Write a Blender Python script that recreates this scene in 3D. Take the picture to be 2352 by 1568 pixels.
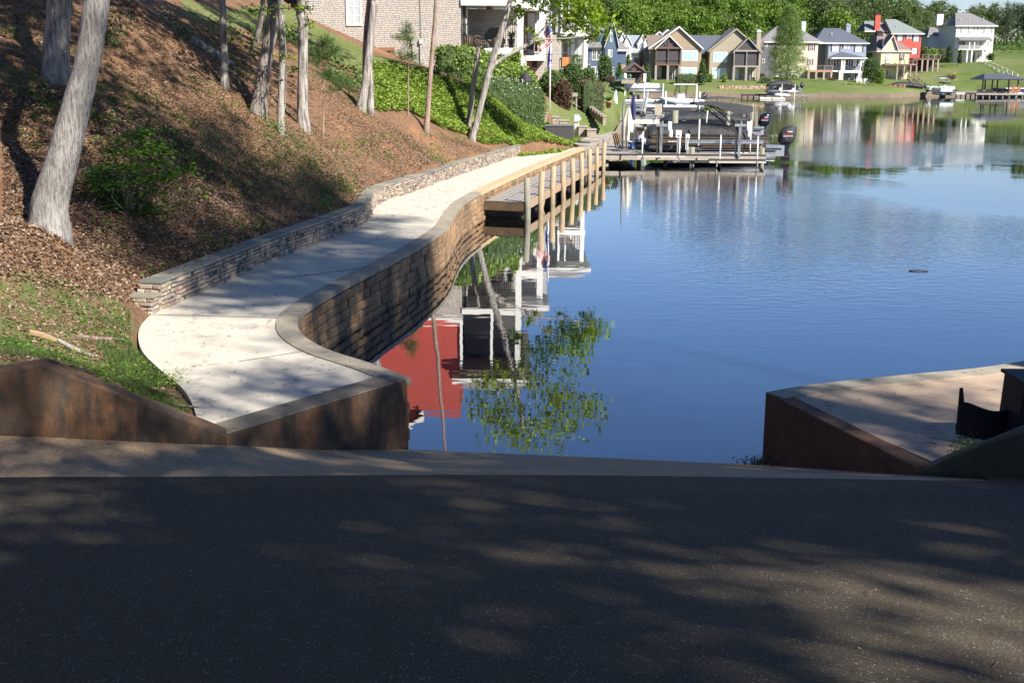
import bpy, math, random
import numpy as np
from mathutils import Vector, Matrix
random.seed(11); rng = np.random.default_rng(11)
SC = bpy.context.scene; COL = SC.collection
for _o in list(bpy.data.objects): bpy.data.objects.remove(_o)

# ------------------------------------------------------------ camera, sky, sun, exposure
EYE = 5.2
PITCH = 12.74
ROLL = 0.006
FOC = 2764.0                      # focal length in units of a 2352 px wide picture
cam = bpy.data.cameras.new('camera'); cam.lens = FOC/2352*36; cam.sensor_width = 36
cam.clip_start = .1; cam.clip_end = 3000
camo = bpy.data.objects.new('camera', cam); COL.objects.link(camo)
CM = Matrix.Translation((0, 0, EYE)) @ Matrix.Rotation(math.radians(90-PITCH), 4, 'X') @ Matrix.Rotation(ROLL, 4, 'Z')
camo.matrix_world = CM
SC.camera = camo
SUN_EL, SUN_AZ = 40.0, 136.5      # azimuth clockwise from +Y
sd = Vector((math.sin(math.radians(SUN_AZ))*math.cos(math.radians(SUN_EL)),
             math.cos(math.radians(SUN_AZ))*math.cos(math.radians(SUN_EL)), math.sin(math.radians(SUN_EL))))
w = bpy.data.worlds.new('World'); SC.world = w; w.use_nodes = True
wn = w.node_tree.nodes; wl = w.node_tree.links
sky = wn.new('ShaderNodeTexSky'); sky.sky_type = 'NISHITA'; sky.sun_disc = False
sky.sun_elevation = math.radians(SUN_EL); sky.sun_rotation = math.radians(SUN_AZ)
sky.altitude = 200; sky.air_density = 1.0; sky.dust_density = 0.2; sky.ozone_density = 1.6
bg = wn['Background']; bg.inputs[1].default_value = 0.058
hs = wn.new('ShaderNodeHueSaturation'); hs.inputs['Saturation'].default_value = 1.2
gm = wn.new('ShaderNodeMix'); gm.data_type = 'RGBA'; gm.blend_type = 'MULTIPLY'; gm.inputs[0].default_value = 1; gm.inputs[7].default_value = (1.0, 1.0, 1.24, 1)
wl.new(sky.outputs[0], hs.inputs['Color']); wl.new(hs.outputs[0], gm.inputs[6]); wl.new(gm.outputs[2], bg.inputs[0])
sl = bpy.data.lights.new('sun', 'SUN'); sl.energy = 5.0; sl.angle = math.radians(.8); sl.color = (1, .94, .84)
so = bpy.data.objects.new('sun', sl); COL.objects.link(so)
so.rotation_euler = sd.to_track_quat('Z', 'Y').to_euler(); so.location = (0, 0, 60)
SC.view_settings.view_transform = 'Standard'; SC.view_settings.look = 'None'
SC.view_settings.exposure = 0.98; SC.view_settings.gamma = 1
SC.cycles.max_bounces = 6; SC.cycles.transparent_max_bounces = 12; SC.cycles.use_denoising = True
SC.cycles.caustics_reflective = False; SC.cycles.caustics_refractive = False

# ------------------------------------------------------------ picture <-> place
CR = CM.to_3x3()
def ray(px, py):
    return (CR @ Vector(((px-1176)/FOC, -(py-784)/FOC, -1)))
def fz(d):                         # distances beyond the cove are stretched to where the far waterline lies
    return d if d < 155 else d*(1+.13*min(1, (d-155)/30))
def P(px, py, d):                  # point on that sight line at distance y = d
    d = fz(d); r = ray(px, py); t = d/r.y
    return Vector((r.x*t, d, EYE+r.z*t))
def G(px, py, z=0.0):              # point on that sight line at height z
    r = ray(px, py); t = (z-EYE)/r.z
    return Vector((r.x*t, r.y*t, z))

# ------------------------------------------------------------ helpers
def tag(o, label=None, cat=None, group=None, kind=None):
    if label: o['label'] = label
    if cat: o['category'] = cat
    if group: o['group'] = group
    if kind: o['kind'] = kind
    elif cat and 'kind' not in o: o['kind'] = 'thing'
    return o
def empty(name, loc=(0, 0, 0), rz=0, label=None, cat=None, group=None):
    o = bpy.data.objects.new(name, None); COL.objects.link(o); o.empty_display_size = .2
    o.location = loc; o.rotation_euler = (0, 0, rz)
    return tag(o, label, cat, group)
class MB:
    def __init__(s): s.v = []; s.f = []; s.mi = []; s.c = 0
    def add(s, vs, fs):
        b = len(s.v); s.v += [tuple(q) for q in vs]
        for q in fs: s.f.append([i+b for i in q]); s.mi.append(s.c)
        return s
    def box(s, x0, x1, y0, y1, z0, z1):
        if x0 > x1: x0, x1 = x1, x0
        if y0 > y1: y0, y1 = y1, y0
        if z0 > z1: z0, z1 = z1, z0
        return s.add([(x0,y0,z0),(x1,y0,z0),(x1,y1,z0),(x0,y1,z0),(x0,y0,z1),(x1,y0,z1),(x1,y1,z1),(x0,y1,z1)],
              [(0,3,2,1),(4,5,6,7),(0,1,5,4),(1,2,6,5),(2,3,7,6),(3,0,4,7)])
    def bar(s, a, b, w, h=None, up=(0, 0, 1)):      # rectangular bar from a to b
        h = h or w; a = Vector(a); b = Vector(b); d = (b-a).normalized(); u = Vector(up)
        if abs(d.dot(u)) > .95: u = Vector((0, 1, 0))
        x = d.cross(u).normalized(); y = x.cross(d).normalized(); x *= w/2; y *= h/2
        return s.add([a-x-y, a+x-y, a+x+y, a-x+y, b-x-y, b+x-y, b+x+y, b-x+y],
              [(0,3,2,1),(4,5,6,7),(0,1,5,4),(1,2,6,5),(2,3,7,6),(3,0,4,7)])
    def prism(s, pts, z0, z1):                      # polygon in plan
        n = len(pts); a = sum(pts[i][0]*pts[(i+1)%n][1]-pts[(i+1)%n][0]*pts[i][1] for i in range(n))
        if a < 0: pts = pts[::-1]
        g = (lambda i: z1[i]) if False else None
        return s.add([(p[0],p[1],z0) for p in pts]+[(p[0],p[1],z1) for p in pts],
              [list(range(n))[::-1], list(range(n, 2*n))]+[(i,(i+1)%n,(i+1)%n+n,i+n) for i in range(n)])
    def prismy(s, pts, y0, y1):                     # polygon in x,z pushed along y
        n = len(pts); a = sum(pts[i][0]*pts[(i+1)%n][1]-pts[(i+1)%n][0]*pts[i][1] for i in range(n))
        if a < 0: pts = pts[::-1]
        return s.add([(p[0],y0,p[1]) for p in pts]+[(p[0],y1,p[1]) for p in pts],
              [list(range(n)), list(range(n, 2*n))[::-1]]+[((i+1)%n,i,i+n,(i+1)%n+n) for i in range(n)])
    def tube(s, pts, rs, n=8, squash=1.0, cap=True):
        pts = [Vector(p) for p in pts]
        if not hasattr(rs, '__len__'): rs = [rs]*len(pts)
        b = len(s.v); u = None
        for i, p in enumerate(pts):
            d = (pts[min(i+1, len(pts)-1)]-pts[max(i-1, 0)]).normalized()
            if u is None:
                u = Vector((1, 0, 0)) if abs(d.x) < .8 else Vector((0, 1, 0))
            u = (u-d*u.dot(d)).normalized(); q = d.cross(u)
            for k in range(n):
                t = 2*math.pi*k/n; s.v.append(tuple(p+u*rs[i]*math.cos(t)+q*rs[i]*squash*math.sin(t)))
        for i in range(len(pts)-1):
            for k in range(n):
                s.f.append([b+i*n+k, b+i*n+(k+1)%n, b+(i+1)*n+(k+1)%n, b+(i+1)*n+k]); s.mi.append(s.c)
        if cap:
            s.f.append([b+k for k in range(n)][::-1]); s.mi.append(s.c)
            s.f.append([b+(len(pts)-1)*n+k for k in range(n)]); s.mi.append(s.c)
        return s
    def lathe(s, c, prof, n=16, sx=1, sy=1):        # prof: (r, z)
        c = Vector(c); b = len(s.v)
        for r, z in prof:
            for k in range(n):
                t = 2*math.pi*k/n; s.v.append((c.x+r*sx*math.cos(t), c.y+r*sy*math.sin(t), c.z+z))
        for i in range(len(prof)-1):
            for k in range(n):
                s.f.append([b+i*n+k, b+i*n+(k+1)%n, b+(i+1)*n+(k+1)%n, b+(i+1)*n+k]); s.mi.append(s.c)
        s.f.append([b+k for k in range(n)][::-1]); s.mi.append(s.c)
        s.f.append([b+(len(prof)-1)*n+k for k in range(n)]); s.mi.append(s.c)
        return s
    def loft(s, rings):                             # rings of equal length, closed
        b = len(s.v); n = len(rings[0])
        for r in rings: s.v += [tuple(p) for p in r]
        for i in range(len(rings)-1):
            for k in range(n):
                s.f.append([b+i*n+k, b+i*n+(k+1)%n, b+(i+1)*n+(k+1)%n, b+(i+1)*n+k]); s.mi.append(s.c)
        s.f.append([b+k for k in range(n)][::-1]); s.mi.append(s.c)
        s.f.append([b+(len(rings)-1)*n+k for k in range(n)]); s.mi.append(s.c)
        return s
    def grid(s, rows, thick=0):                     # rows of points -> sheet
        b = len(s.v); m = len(rows[0])
        for r in rows: s.v += [tuple(p) for p in r]
        for i in range(len(rows)-1):
            for k in range(m-1):
                s.f.append([b+i*m+k, b+i*m+k+1, b+(i+1)*m+k+1, b+(i+1)*m+k]); s.mi.append(s.c)
        return s
    def build(s, name, mats, parent=None, smooth=False, bevel=0):
        me = bpy.data.meshes.new(name); me.from_pydata(s.v, [], s.f)
        if not isinstance(mats, (list, tuple)): mats = [mats]
        for m in mats: me.materials.append(m)
        if len(mats) > 1: me.polygons.foreach_set('material_index', s.mi)
        if smooth: me.polygons.foreach_set('use_smooth', [True]*len(me.polygons))
        me.update(); o = bpy.data.objects.new(name, me); COL.objects.link(o)
        if parent: o.parent = parent
        if bevel:
            b = o.modifiers.new('bevel', 'BEVEL'); b.width = bevel; b.segments = 2; b.limit_method = 'ANGLE'
        return o

def lin(c):
    if isinstance(c, str):
        c = [int(c[i:i+2], 16)/255 for i in (0, 2, 4)]
        return tuple(x/12.92 if x < .04045 else ((x+.055)/1.055)**2.4 for x in c)+(1,)
    return tuple(c)+(1,) if len(c) == 3 else tuple(c)
def N(t, k, **kw):
    n = t.nodes.new(k)
    for a, b in kw.items():
        if a.startswith('i_'):
            key = a[2:]; key = int(key) if key.isdigit() else key.replace('_', ' ')
            n.inputs[key].default_value = b
        else: setattr(n, a, b)
    return n
def mixc(t, fac, a, b, mode='MIX'):
    m = t.nodes.new('ShaderNodeMix'); m.data_type = 'RGBA'; m.blend_type = mode
    for sock, val in ((m.inputs[0], fac), (m.inputs[6], a), (m.inputs[7], b)):
        if hasattr(val, 'is_linked') or isinstance(val, bpy.types.NodeSocket): t.links.new(val, sock)
        elif isinstance(val, (int, float)): sock.default_value = val
        else: sock.default_value = lin(val)
    return m.outputs[2]
def ramp(t, fac, stops):
    r = t.nodes.new('ShaderNodeValToRGB'); e = r.color_ramp.elements
    while len(e) < len(stops): e.new(.5)
    for i, (p_, c) in enumerate(stops):
        e[i].position = p_; e[i].color = lin(c) if not isinstance(c, (int, float)) else (c, c, c, 1)
    t.links.new(fac, r.inputs[0]); return r.outputs[0]
def noise(t, vec, scale, detail=4, rough=.6, scl=None):
    if scl is not None:
        mp = N(t, 'ShaderNodeMapping'); mp.inputs['Scale'].default_value = scl; t.links.new(vec, mp.inputs[0]); vec = mp.outputs[0]
    n = N(t, 'ShaderNodeTexNoise', i_Scale=scale, i_Detail=detail, i_Roughness=rough); t.links.new(vec, n.inputs['Vector'])
    return n.outputs['Fac']
def newmat(name):
    m = bpy.data.materials.new(name); m.use_nodes = True; t = m.node_tree
    return m, t, t.nodes['Principled BSDF'], t.nodes.new('ShaderNodeNewGeometry').outputs['Position']
def bump(t, h, bsdf, strength=.5, dist=.02):
    b = N(t, 'ShaderNodeBump'); b.inputs['Strength'].default_value = strength; b.inputs['Distance'].default_value = dist
    t.links.new(h, b.inputs['Height']); t.links.new(b.outputs[0], bsdf.inputs['Normal']); return b
def mat(name, c1, rough=.7, c2=None, scale=3, scl=None, metal=0, bmp=0, bscale=None, bdist=.02, detail=5, spec=None, coat=0):
    m, t, b, pos = newmat(name)
    if c2 is None: b.inputs['Base Color'].default_value = lin(c1)
    else:
        f = ramp(t, noise(t, pos, scale, detail, .65, scl), [(.3, 0.), (.7, 1.)])
        t.links.new(mixc(t, f, c1, c2), b.inputs['Base Color'])
    b.inputs['Roughness'].default_value = rough; b.inputs['Metallic'].default_value = metal
    if spec is not None: b.inputs['Specular IOR Level'].default_value = spec
    if bmp: bump(t, noise(t, pos, bscale or scale*3, 6, .7, scl), b, bmp, bdist)
    return m
def siding(name, c, c2=None, pitch=.18, rough=.6, vertical=False):   # lap boards
    m, t, b, pos = newmat(name)
    wv = N(t, 'ShaderNodeTexWave', wave_type='BANDS', bands_direction='X' if vertical else 'Z', wave_profile='SAW')
    wv.inputs['Scale'].default_value = 1/pitch*.159*6.283/ (2*math.pi) * 1.0 * 6.283/6.283 / 1.0
    wv.inputs['Scale'].default_value = .314/pitch
    t.links.new(pos, wv.inputs['Vector'])
    n = noise(t, pos, 1.2, 4)
    c2 = c2 or tuple(x*.86 for x in lin(c)[:3])
    base = mixc(t, n, c, c2)
    dk = ramp(t, wv.outputs['Fac'], [(0., .62), (.12, 1.)])
    t.links.new(mixc(t, 1.0, base, dk, 'MULTIPLY'), b.inputs['Base Color'])
    b.inputs['Roughness'].default_value = rough
    bump(t, wv.outputs['Fac'], b, .4, .02); return m
def shingle(name, c, c2):
    m, t, b, pos = newmat(name)
    n = noise(t, pos, 2.2, 6, .7, (1, 1, 3)); n2 = noise(t, pos, .25, 3)
    base = mixc(t, ramp(t, n, [(.35, 0.), (.65, 1.)]), c, c2)
    t.links.new(mixc(t, n2, base, tuple(x*.8 for x in lin(c)[:3])), b.inputs['Base Color'])
    b.inputs['Roughness'].default_value = .9; bump(t, n, b, .5, .03); return m
def attrmat(name, stops, rough=.85, bmp=.0, bs=20, bd=.01, grime=None):
    m, t, b, pos = newmat(name)
    a = N(t, 'ShaderNodeAttribute', attribute_name='v')
    col = ramp(t, a.outputs['Fac'], stops)
    n = noise(t, pos, bs, 5, .7)
    col = mixc(t, .55, col, mixc(t, n, (.35, .35, .35), (1, 1, 1)), 'MULTIPLY')
    if grime:
        g = ramp(t, noise(t, pos, 1.3, 5, .7, (1, 1, .35)), [(.4, 0.), (.65, 1.)])
        col = mixc(t, g, col, grime)
    t.links.new(col, b.inputs['Base Color']); b.inputs['Roughness'].default_value = rough
    if bmp: bump(t, n, b, bmp, bd)
    return m
def leafmat(name, stops, trans=.4, rough=.55):
    m, t, b, pos = newmat(name)
    a = N(t, 'ShaderNodeAttribute', attribute_name='v')
    col = ramp(t, a.outputs['Fac'], stops)
    d = N(t, 'ShaderNodeBsdfTranslucent'); t.links.new(mixc(t, .5, col, (.16, .3, .02)), d.inputs[0])
    t.links.new(col, b.inputs['Base Color']); b.inputs['Roughness'].default_value = rough
    b.inputs['Specular IOR Level'].default_value = .3
    mx = N(t, 'ShaderNodeMixShader'); mx.inputs[0].default_value = trans
    t.links.new(b.outputs[0], mx.inputs[1]); t.links.new(d.outputs[0], mx.inputs[2])
    t.links.new(mx.outputs[0], t.nodes['Material Output'].inputs[0]); return m
def setv(me, v, domain='FACE'):
    a = me.attributes.new('v', 'FLOAT', domain); a.data.foreach_set('value', np.asarray(v, dtype=np.float32))
def quads(name, V, m, v=None, parent=None):         # V: (N,4,3)
    n = len(V); me = bpy.data.meshes.new(name)
    me.vertices.add(n*4); me.vertices.foreach_set('co', V.astype(np.float32).ravel())
    me.loops.add(n*4); me.loops.foreach_set('vertex_index', np.arange(n*4, dtype=np.int32))
    me.polygons.add(n); me.polygons.foreach_set('loop_start', np.arange(n, dtype=np.int32)*4)
    me.polygons.foreach_set('loop_total', np.full(n, 4, dtype=np.int32))
    me.materials.append(m); setv(me, v if v is not None else rng.random(n)); me.update(); me.validate()
    o = bpy.data.objects.new(name, me); COL.objects.link(o)
    if parent: o.parent = parent
    return o
def leafV(Pt, size, flat=0., aspect=.6, nrm=None):  # rhombic leaves at points
    n = len(Pt); size = np.broadcast_to(size, (n,))[:, None]*rng.uniform(.6, 1.3, (n, 1))
    nn = rng.normal(size=(n, 3)); nn /= np.linalg.norm(nn, axis=1)[:, None]
    if nrm is not None: nn = nn*(1-flat)+nrm*flat*1.3
    else: nn[:, 2] = np.abs(nn[:, 2])+flat
    nn /= np.linalg.norm(nn, axis=1)[:, None]
    a = np.cross(nn, rng.normal(size=(n, 3))); a /= np.linalg.norm(a, axis=1)[:, None]; b = np.cross(nn, a)
    a *= size/2; b *= size/2*aspect
    return np.stack([Pt-a, Pt+b-a*.1, Pt+a, Pt-b-a*.1], 1)
def bladeV(Pt, h, wd, lean=.35):                    # upright tapered blades
    n = len(Pt); h = np.broadcast_to(h, (n,))[:, None]*rng.uniform(.5, 1.3, (n, 1))
    t = rng.uniform(0, 2*np.pi, n); a = np.stack([np.cos(t), np.sin(t), np.zeros(n)], 1)*wd/2
    l = rng.normal(size=(n, 3))*lean; l[:, 2] = 1; l *= h
    return np.stack([Pt-a, Pt+a, Pt+l+a*.15, Pt+l-a*.15], 1)
def vnoise(X, Y, s, seed=0):
    r = np.random.default_rng(seed); z = 0
    for k in range(6):
        a = r.uniform(0, 6.28); f = (1.6**k)/s; ph = r.uniform(0, 6.28)
        z = z+np.sin((X*np.cos(a)+Y*np.sin(a))*f+ph+1.5*np.sin((X*np.sin(a)-Y*np.cos(a))*f*.7+ph*2))/(1.35**k)
    return z/2.2
def inpoly(X, Y, poly):
    r = np.zeros(np.shape(X), bool); n = len(poly)
    for i in range(n):
        x0, y0 = poly[i][:2]; x1, y1 = poly[(i+1)%n][:2]
        if y0 == y1: continue
        c = ((Y < y0) != (Y < y1)) & (X < (x1-x0)*(Y-y0)/(y1-y0)+x0); r ^= c
    return r
def distpoly(X, Y, line, closed=False):
    d = np.full(np.shape(X), 1e9); n = len(line)
    for i in range(n if closed else n-1):
        x0, y0 = line[i][:2]; x1, y1 = line[(i+1)%n][:2]
        dx, dy = x1-x0, y1-y0; L = dx*dx+dy*dy+1e-9
        t = np.clip(((X-x0)*dx+(Y-y0)*dy)/L, 0, 1); d = np.minimum(d, np.hypot(X-x0-t*dx, Y-y0-t*dy))
    return d
def smooth(pts, n=6):                               # Catmull-Rom through points
    pts = [Vector(p) for p in pts]; out = []
    for i in range(len(pts)-1):
        p0, p1, p2, p3 = pts[max(i-1, 0)], pts[i], pts[i+1], pts[min(i+2, len(pts)-1)]
        for k in range(n):
            t = k/n; out.append(.5*((2*p1)+(p2-p0)*t+(2*p0-5*p1+4*p2-p3)*t*t+(3*p1-p0-3*p2+p3)*t**3))
    out.append(pts[-1]); return out
def offset(line, d):                                # shift a plan polyline to its left by d
    o = []
    for i, p in enumerate(line):
        a = line[max(i-1, 0)]; b = line[min(i+1, len(line)-1)]
        t = Vector((b.x-a.x, b.y-a.y, 0)).normalized(); o.append(Vector((p.x-t.y*d, p.y+t.x*d, p.z)))
    return o
def resample(line, step):
    out = [line[0].copy()]; acc = 0
    for a, b in zip(line, line[1:]):
        L = (b-a).length; 
        while acc+L >= step:
            t = (step-acc)/L; a = a.lerp(b, t); out.append(a.copy()); L = (b-a).length; acc = 0
        acc += L
    out.append(line[-1].copy()); return out
# ------------------------------------------------------------ key lines of the shore
PZ = 1.0
SEA = smooth([G(x, y, PZ) for x, y in [(935,870),(850,838),(740,802),(684,766),(677,732),(702,704),(770,663),(850,621),(901,595),(957,565),(1000,538),(1026,516),(1041,490),(1062,465),(1107,438)]], 5)
SEA2 = smooth([G(x, y, PZ) for x, y in [(1107,438),(1180,404),(1250,374),(1300,355),(1345,338)]], 3)
PLEFT = smooth([G(x, y, PZ) for x, y in [(515,992),(466,984),(440,921),(414,884),(372,850),(332,812),(318,779),(322,749),(345,722),(367,711)]], 4)
WALLF = smooth([G(x, y, PZ) for x, y in [(367,711),(485,659),(631,595),(721,561),(807,526),(846,504),(858,478),(884,462),(950,440),(1060,400),(1195,356)]], 5)
def farp(x, y, z=None):
    k = fz(y)/y; return Vector((x*k, y*k, PZ if z is None else EYE+(z-EYE)*k))
SHORE = [G(1345,338,PZ), G(1366,331,PZ), G(1408,310,PZ)]+[Vector(p) for p in [(7.6,85,PZ),(9,98,PZ),(12,120,PZ),(15,150,PZ)]]+[farp(18,185),farp(24,212)]
FAR = [farp(p[0], p[1]) for p in [(24,212,PZ),(45,217,PZ),(68,221,PZ),(84,240,PZ),(96,255,PZ),(101,248,PZ),(99,232,PZ),(112,226,PZ),(150,215,PZ),(260,190,PZ)]]
# foot of the ramp walls: px, d on the ramp surface
FOOT = [(-1600,930,14.2),(-900,965,13.4),(0,1000,12.8),(110,1004,12.85),(250,1011,12.95),(515,1022,13.25),(740,1033,14.9)]
FOOTP = [P(*q) for q in FOOT]+[G(940,1032,0)]
WATL = [G(x, y, 0) for x, y in [(940,1032),(1300,1047),(1600,1061),(1756,1067)]]
FOOTR = [WATL[-1], P(1900,1076,14.5), P(2102,1091,12.75), P(2352,1106,12.15), P(3300,1160,11.6)]
def tanz(px, py, d): return P(px, py, d).z
# ------------------------------------------------------------ ground height
CTRL = [P(*q) for q in [(0,0,33),(0,300,25),(0,520,20.5),(0,700,16.8),(130,185,28.5),(115,520,19.5),(200,600,19.8),(300,480,24),(400,330,29),(200,250,27),
  (300,100,34),(300,0,38),(430,20,48),(430,100,42),(600,100,50),(600,40,60),(515,200,37),(645,300,36.5),(590,265,37),(697,290,39),(838,255,47),(937,260,51),(980,305,51),
  (1082,325,56.5),(705,48,69),(760,80,68),(830,115,68),(700,150,52),(850,180,58),(950,190,60),(1050,215,60),(1110,215,63),(1000,170,69),(1180,276,66),(1110,330,58),
  (1180,340,59.5),(1250,318,68),(1300,245,92),(1260,305,76),(1345,300,80),(1400,283,86),(1340,255,92),(-500,0,26),(-500,400,18),(-900,500,14),(-500,760,14),
  (1010,385,50),(1130,160,76),(1200,175,88),(1340,166,102),(1240,200,96),(1391,260,108),(1398,240,140),(1348,188,150),(1340,200,115),(1410,222,170),(1470,187,190)]]
CTRL += [farp(*p) for p in [(-30,40,17),(-40,80,20),(-25,100,15),(-10,110,7.5),(-30,140,14),(0,150,7),(-40,180,14),(0,200,6),(12,200,3.0),
  (30,230,3.0),(60,235,3.1),(90,262,2.7),(20,320,7),(60,320,7),(100,340,9),(-30,300,12),(107,250,3.2),(110,268,4.8),(106,285,6.3),(118,300,7.9),(150,300,9.5),(150,260,6),(150,235,3),(145,340,11),(220,300,12),(220,240,6),(100,420,14),(0,420,14),(220,420,16),(100,520,16),(-60,260,16)]]
CTRL += [G(0,858,1.95)+Vector((0,.5,0)), P(110,835,12.95)+Vector((0,.5,-.05)), P(-500,800,13.4), P(250,900,13.3)+Vector((0,.2,-.04)), P(400,958,13.4)+Vector((0,.2,-.05))]
for i, p in enumerate(PLEFT[4::4]): CTRL.append(Vector((p.x-.1, p.y, .93)))
CTRL += [Vector((p.x, p.y, 1.42)) for p in offset(WALLF, .55)[::5]]
CTRL += [Vector((p.x, p.y, .93)) for p in SEA[::8]] + [Vector((p.x, p.y, .93)) for p in SEA2[::4]]
CTRL += [Vector((p.x, p.y, .95)) for p in SHORE[2:]+FAR]
_C = np.array([tuple(p) for p in CTRL]); _n = len(_C)
def _phi(r2): return .5*r2*np.log(r2+1e-9)
_D = ((_C[:, None, :2]-_C[None, :, :2])**2).sum(2)
_A = np.zeros((_n+3, _n+3)); _A[:_n, :_n] = _phi(_D)-np.eye(_n)*(-.8); _A[:_n, _n] = 1; _A[:_n, _n+1:] = _C[:, :2]; _A[_n, :_n] = 1; _A[_n+1:, :_n] = _C[:, :2].T
_W = np.linalg.solve(_A, np.concatenate([_C[:, 2], [0, 0, 0]]))
PATHPOLY = [(p.x, p.y) for p in PLEFT[1:]]+[(p.x, p.y) for p in offset(WALLF, .2)]+[(p.x, p.y) for p in (SEA+SEA2)[::-1]]
LANDEDGE = [(p.x, p.y+.14) for p in FOOTP[:5]]+[(G(505,985,PZ).x, G(505,985,PZ).y+.15), (SEA[0].x-.3, SEA[0].y+.35)]+[(p.x-.12, p.y+.1) for p in SEA[3:]]+[(p.x, p.y) for p in (SEA2+SHORE+FAR)]
WATERPOLY = LANDEDGE+[(260,-60),(-60,-60)]
def H0(X, Y):
    X = np.asarray(X, float); Y = np.asarray(Y, float); z = _W[_n]+_W[_n+1]*X+_W[_n+2]*Y
    for i in range(_n): z = z+_W[i]*_phi((X-_C[i, 0])**2+(Y-_C[i, 1])**2)
    return z
def H(X, Y, fine=True):
    X = np.asarray(X, float); Y = np.asarray(Y, float); z = H0(X, Y)
    dp = distpoly(X, Y, PATHPOLY, True); ip = inpoly(X, Y, PATHPOLY)
    k = np.clip(dp/1.2, 0, 1)*np.clip((60-Y)/25, .15, 1)
    z = z+k*(.10*vnoise(X, Y, 1.1, 3)+.035*vnoise(X, Y, .3, 4))
    z = np.where(ip, .86, z)
    s = distpoly(X, Y, LANDEDGE); inw = inpoly(X, Y, WATERPOLY); s = np.where(inw, -s, s)
    wd = np.clip(Y*.009, .12, 2.2); f = np.clip(s/wd, 0, 1); z = -1.6+(z+1.6)*f
    return z
def Hs(x, y): return float(H(np.array([x]), np.array([y]))[0])
def hit(px, py, d0=8, d1=420):                       # where that sight line meets the ground
    r = ray(px, py); d = np.geomspace(d0, d1, 900); t = d/r.y
    X, Y, Z = r.x*t, d, EYE+r.z*t; b = np.nonzero(Z < H(X, Y))[0]
    i = b[0] if len(b) else -1
    return Vector((X[i], Y[i], float(H(X[i:i+1] if i >= 0 else X[-1:], Y[i:i+1] if i >= 0 else Y[-1:])[0])))
def onground(x, y, dz=0): return Vector((x, y, Hs(x, y)+dz))
def samp(poly, n):                                   # n random ground points in a world polygon
    xs = [p[0] for p in poly]; ys = [p[1] for p in poly]; out = []; c = 0
    while c < n:
        q = np.stack([rng.uniform(min(xs), max(xs), n), rng.uniform(min(ys), max(ys), n)], 1)
        q = q[inpoly(q[:, 0], q[:, 1], poly)]; out.append(q); c += len(q)
        if len(q) == 0: break
    q = np.concatenate(out)[:n]
    return np.stack([q[:, 0], q[:, 1], H(q[:, 0], q[:, 1])], 1)
def WP(*pp): return [tuple(hit(x, y)[:2]) for x, y in pp]   # picture outline -> world outline

# ------------------------------------------------------------ ground sheet
def lawn_mask(X, Y):
    m = np.zeros(X.shape)
    m = np.maximum(m, np.clip((Y-92)/6, 0, 1)); m = np.maximum(m, np.clip((X-2.2)/.8, 0, 1)*np.clip((Y-69)/2, 0, 1))
    for poly, soft in LAWNS:
        i = inpoly(X, Y, poly); d = distpoly(X, Y, poly, True); m = np.maximum(m, np.where(i, 1, np.clip(1-d/soft, 0, 1))*(.55 if soft == .35 else 1))
    return m
LAWNS = [(WP((430,2),(560,30),(640,8),(760,78),(830,112),(900,150),(1000,172),(1010,188),(900,178),(800,150),(740,120),(600,62),(440,40)), .6),
         (WP((1265,245),(1330,205),(1420,240),(1415,290),(1340,302),(1300,285),(1262,262)), .5),
         (WP((0,640),(120,640),(240,690),(300,720),(300,790),(360,860),(430,940),(440,965),(300,930),(150,850),(0,830)), .35)]
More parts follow.
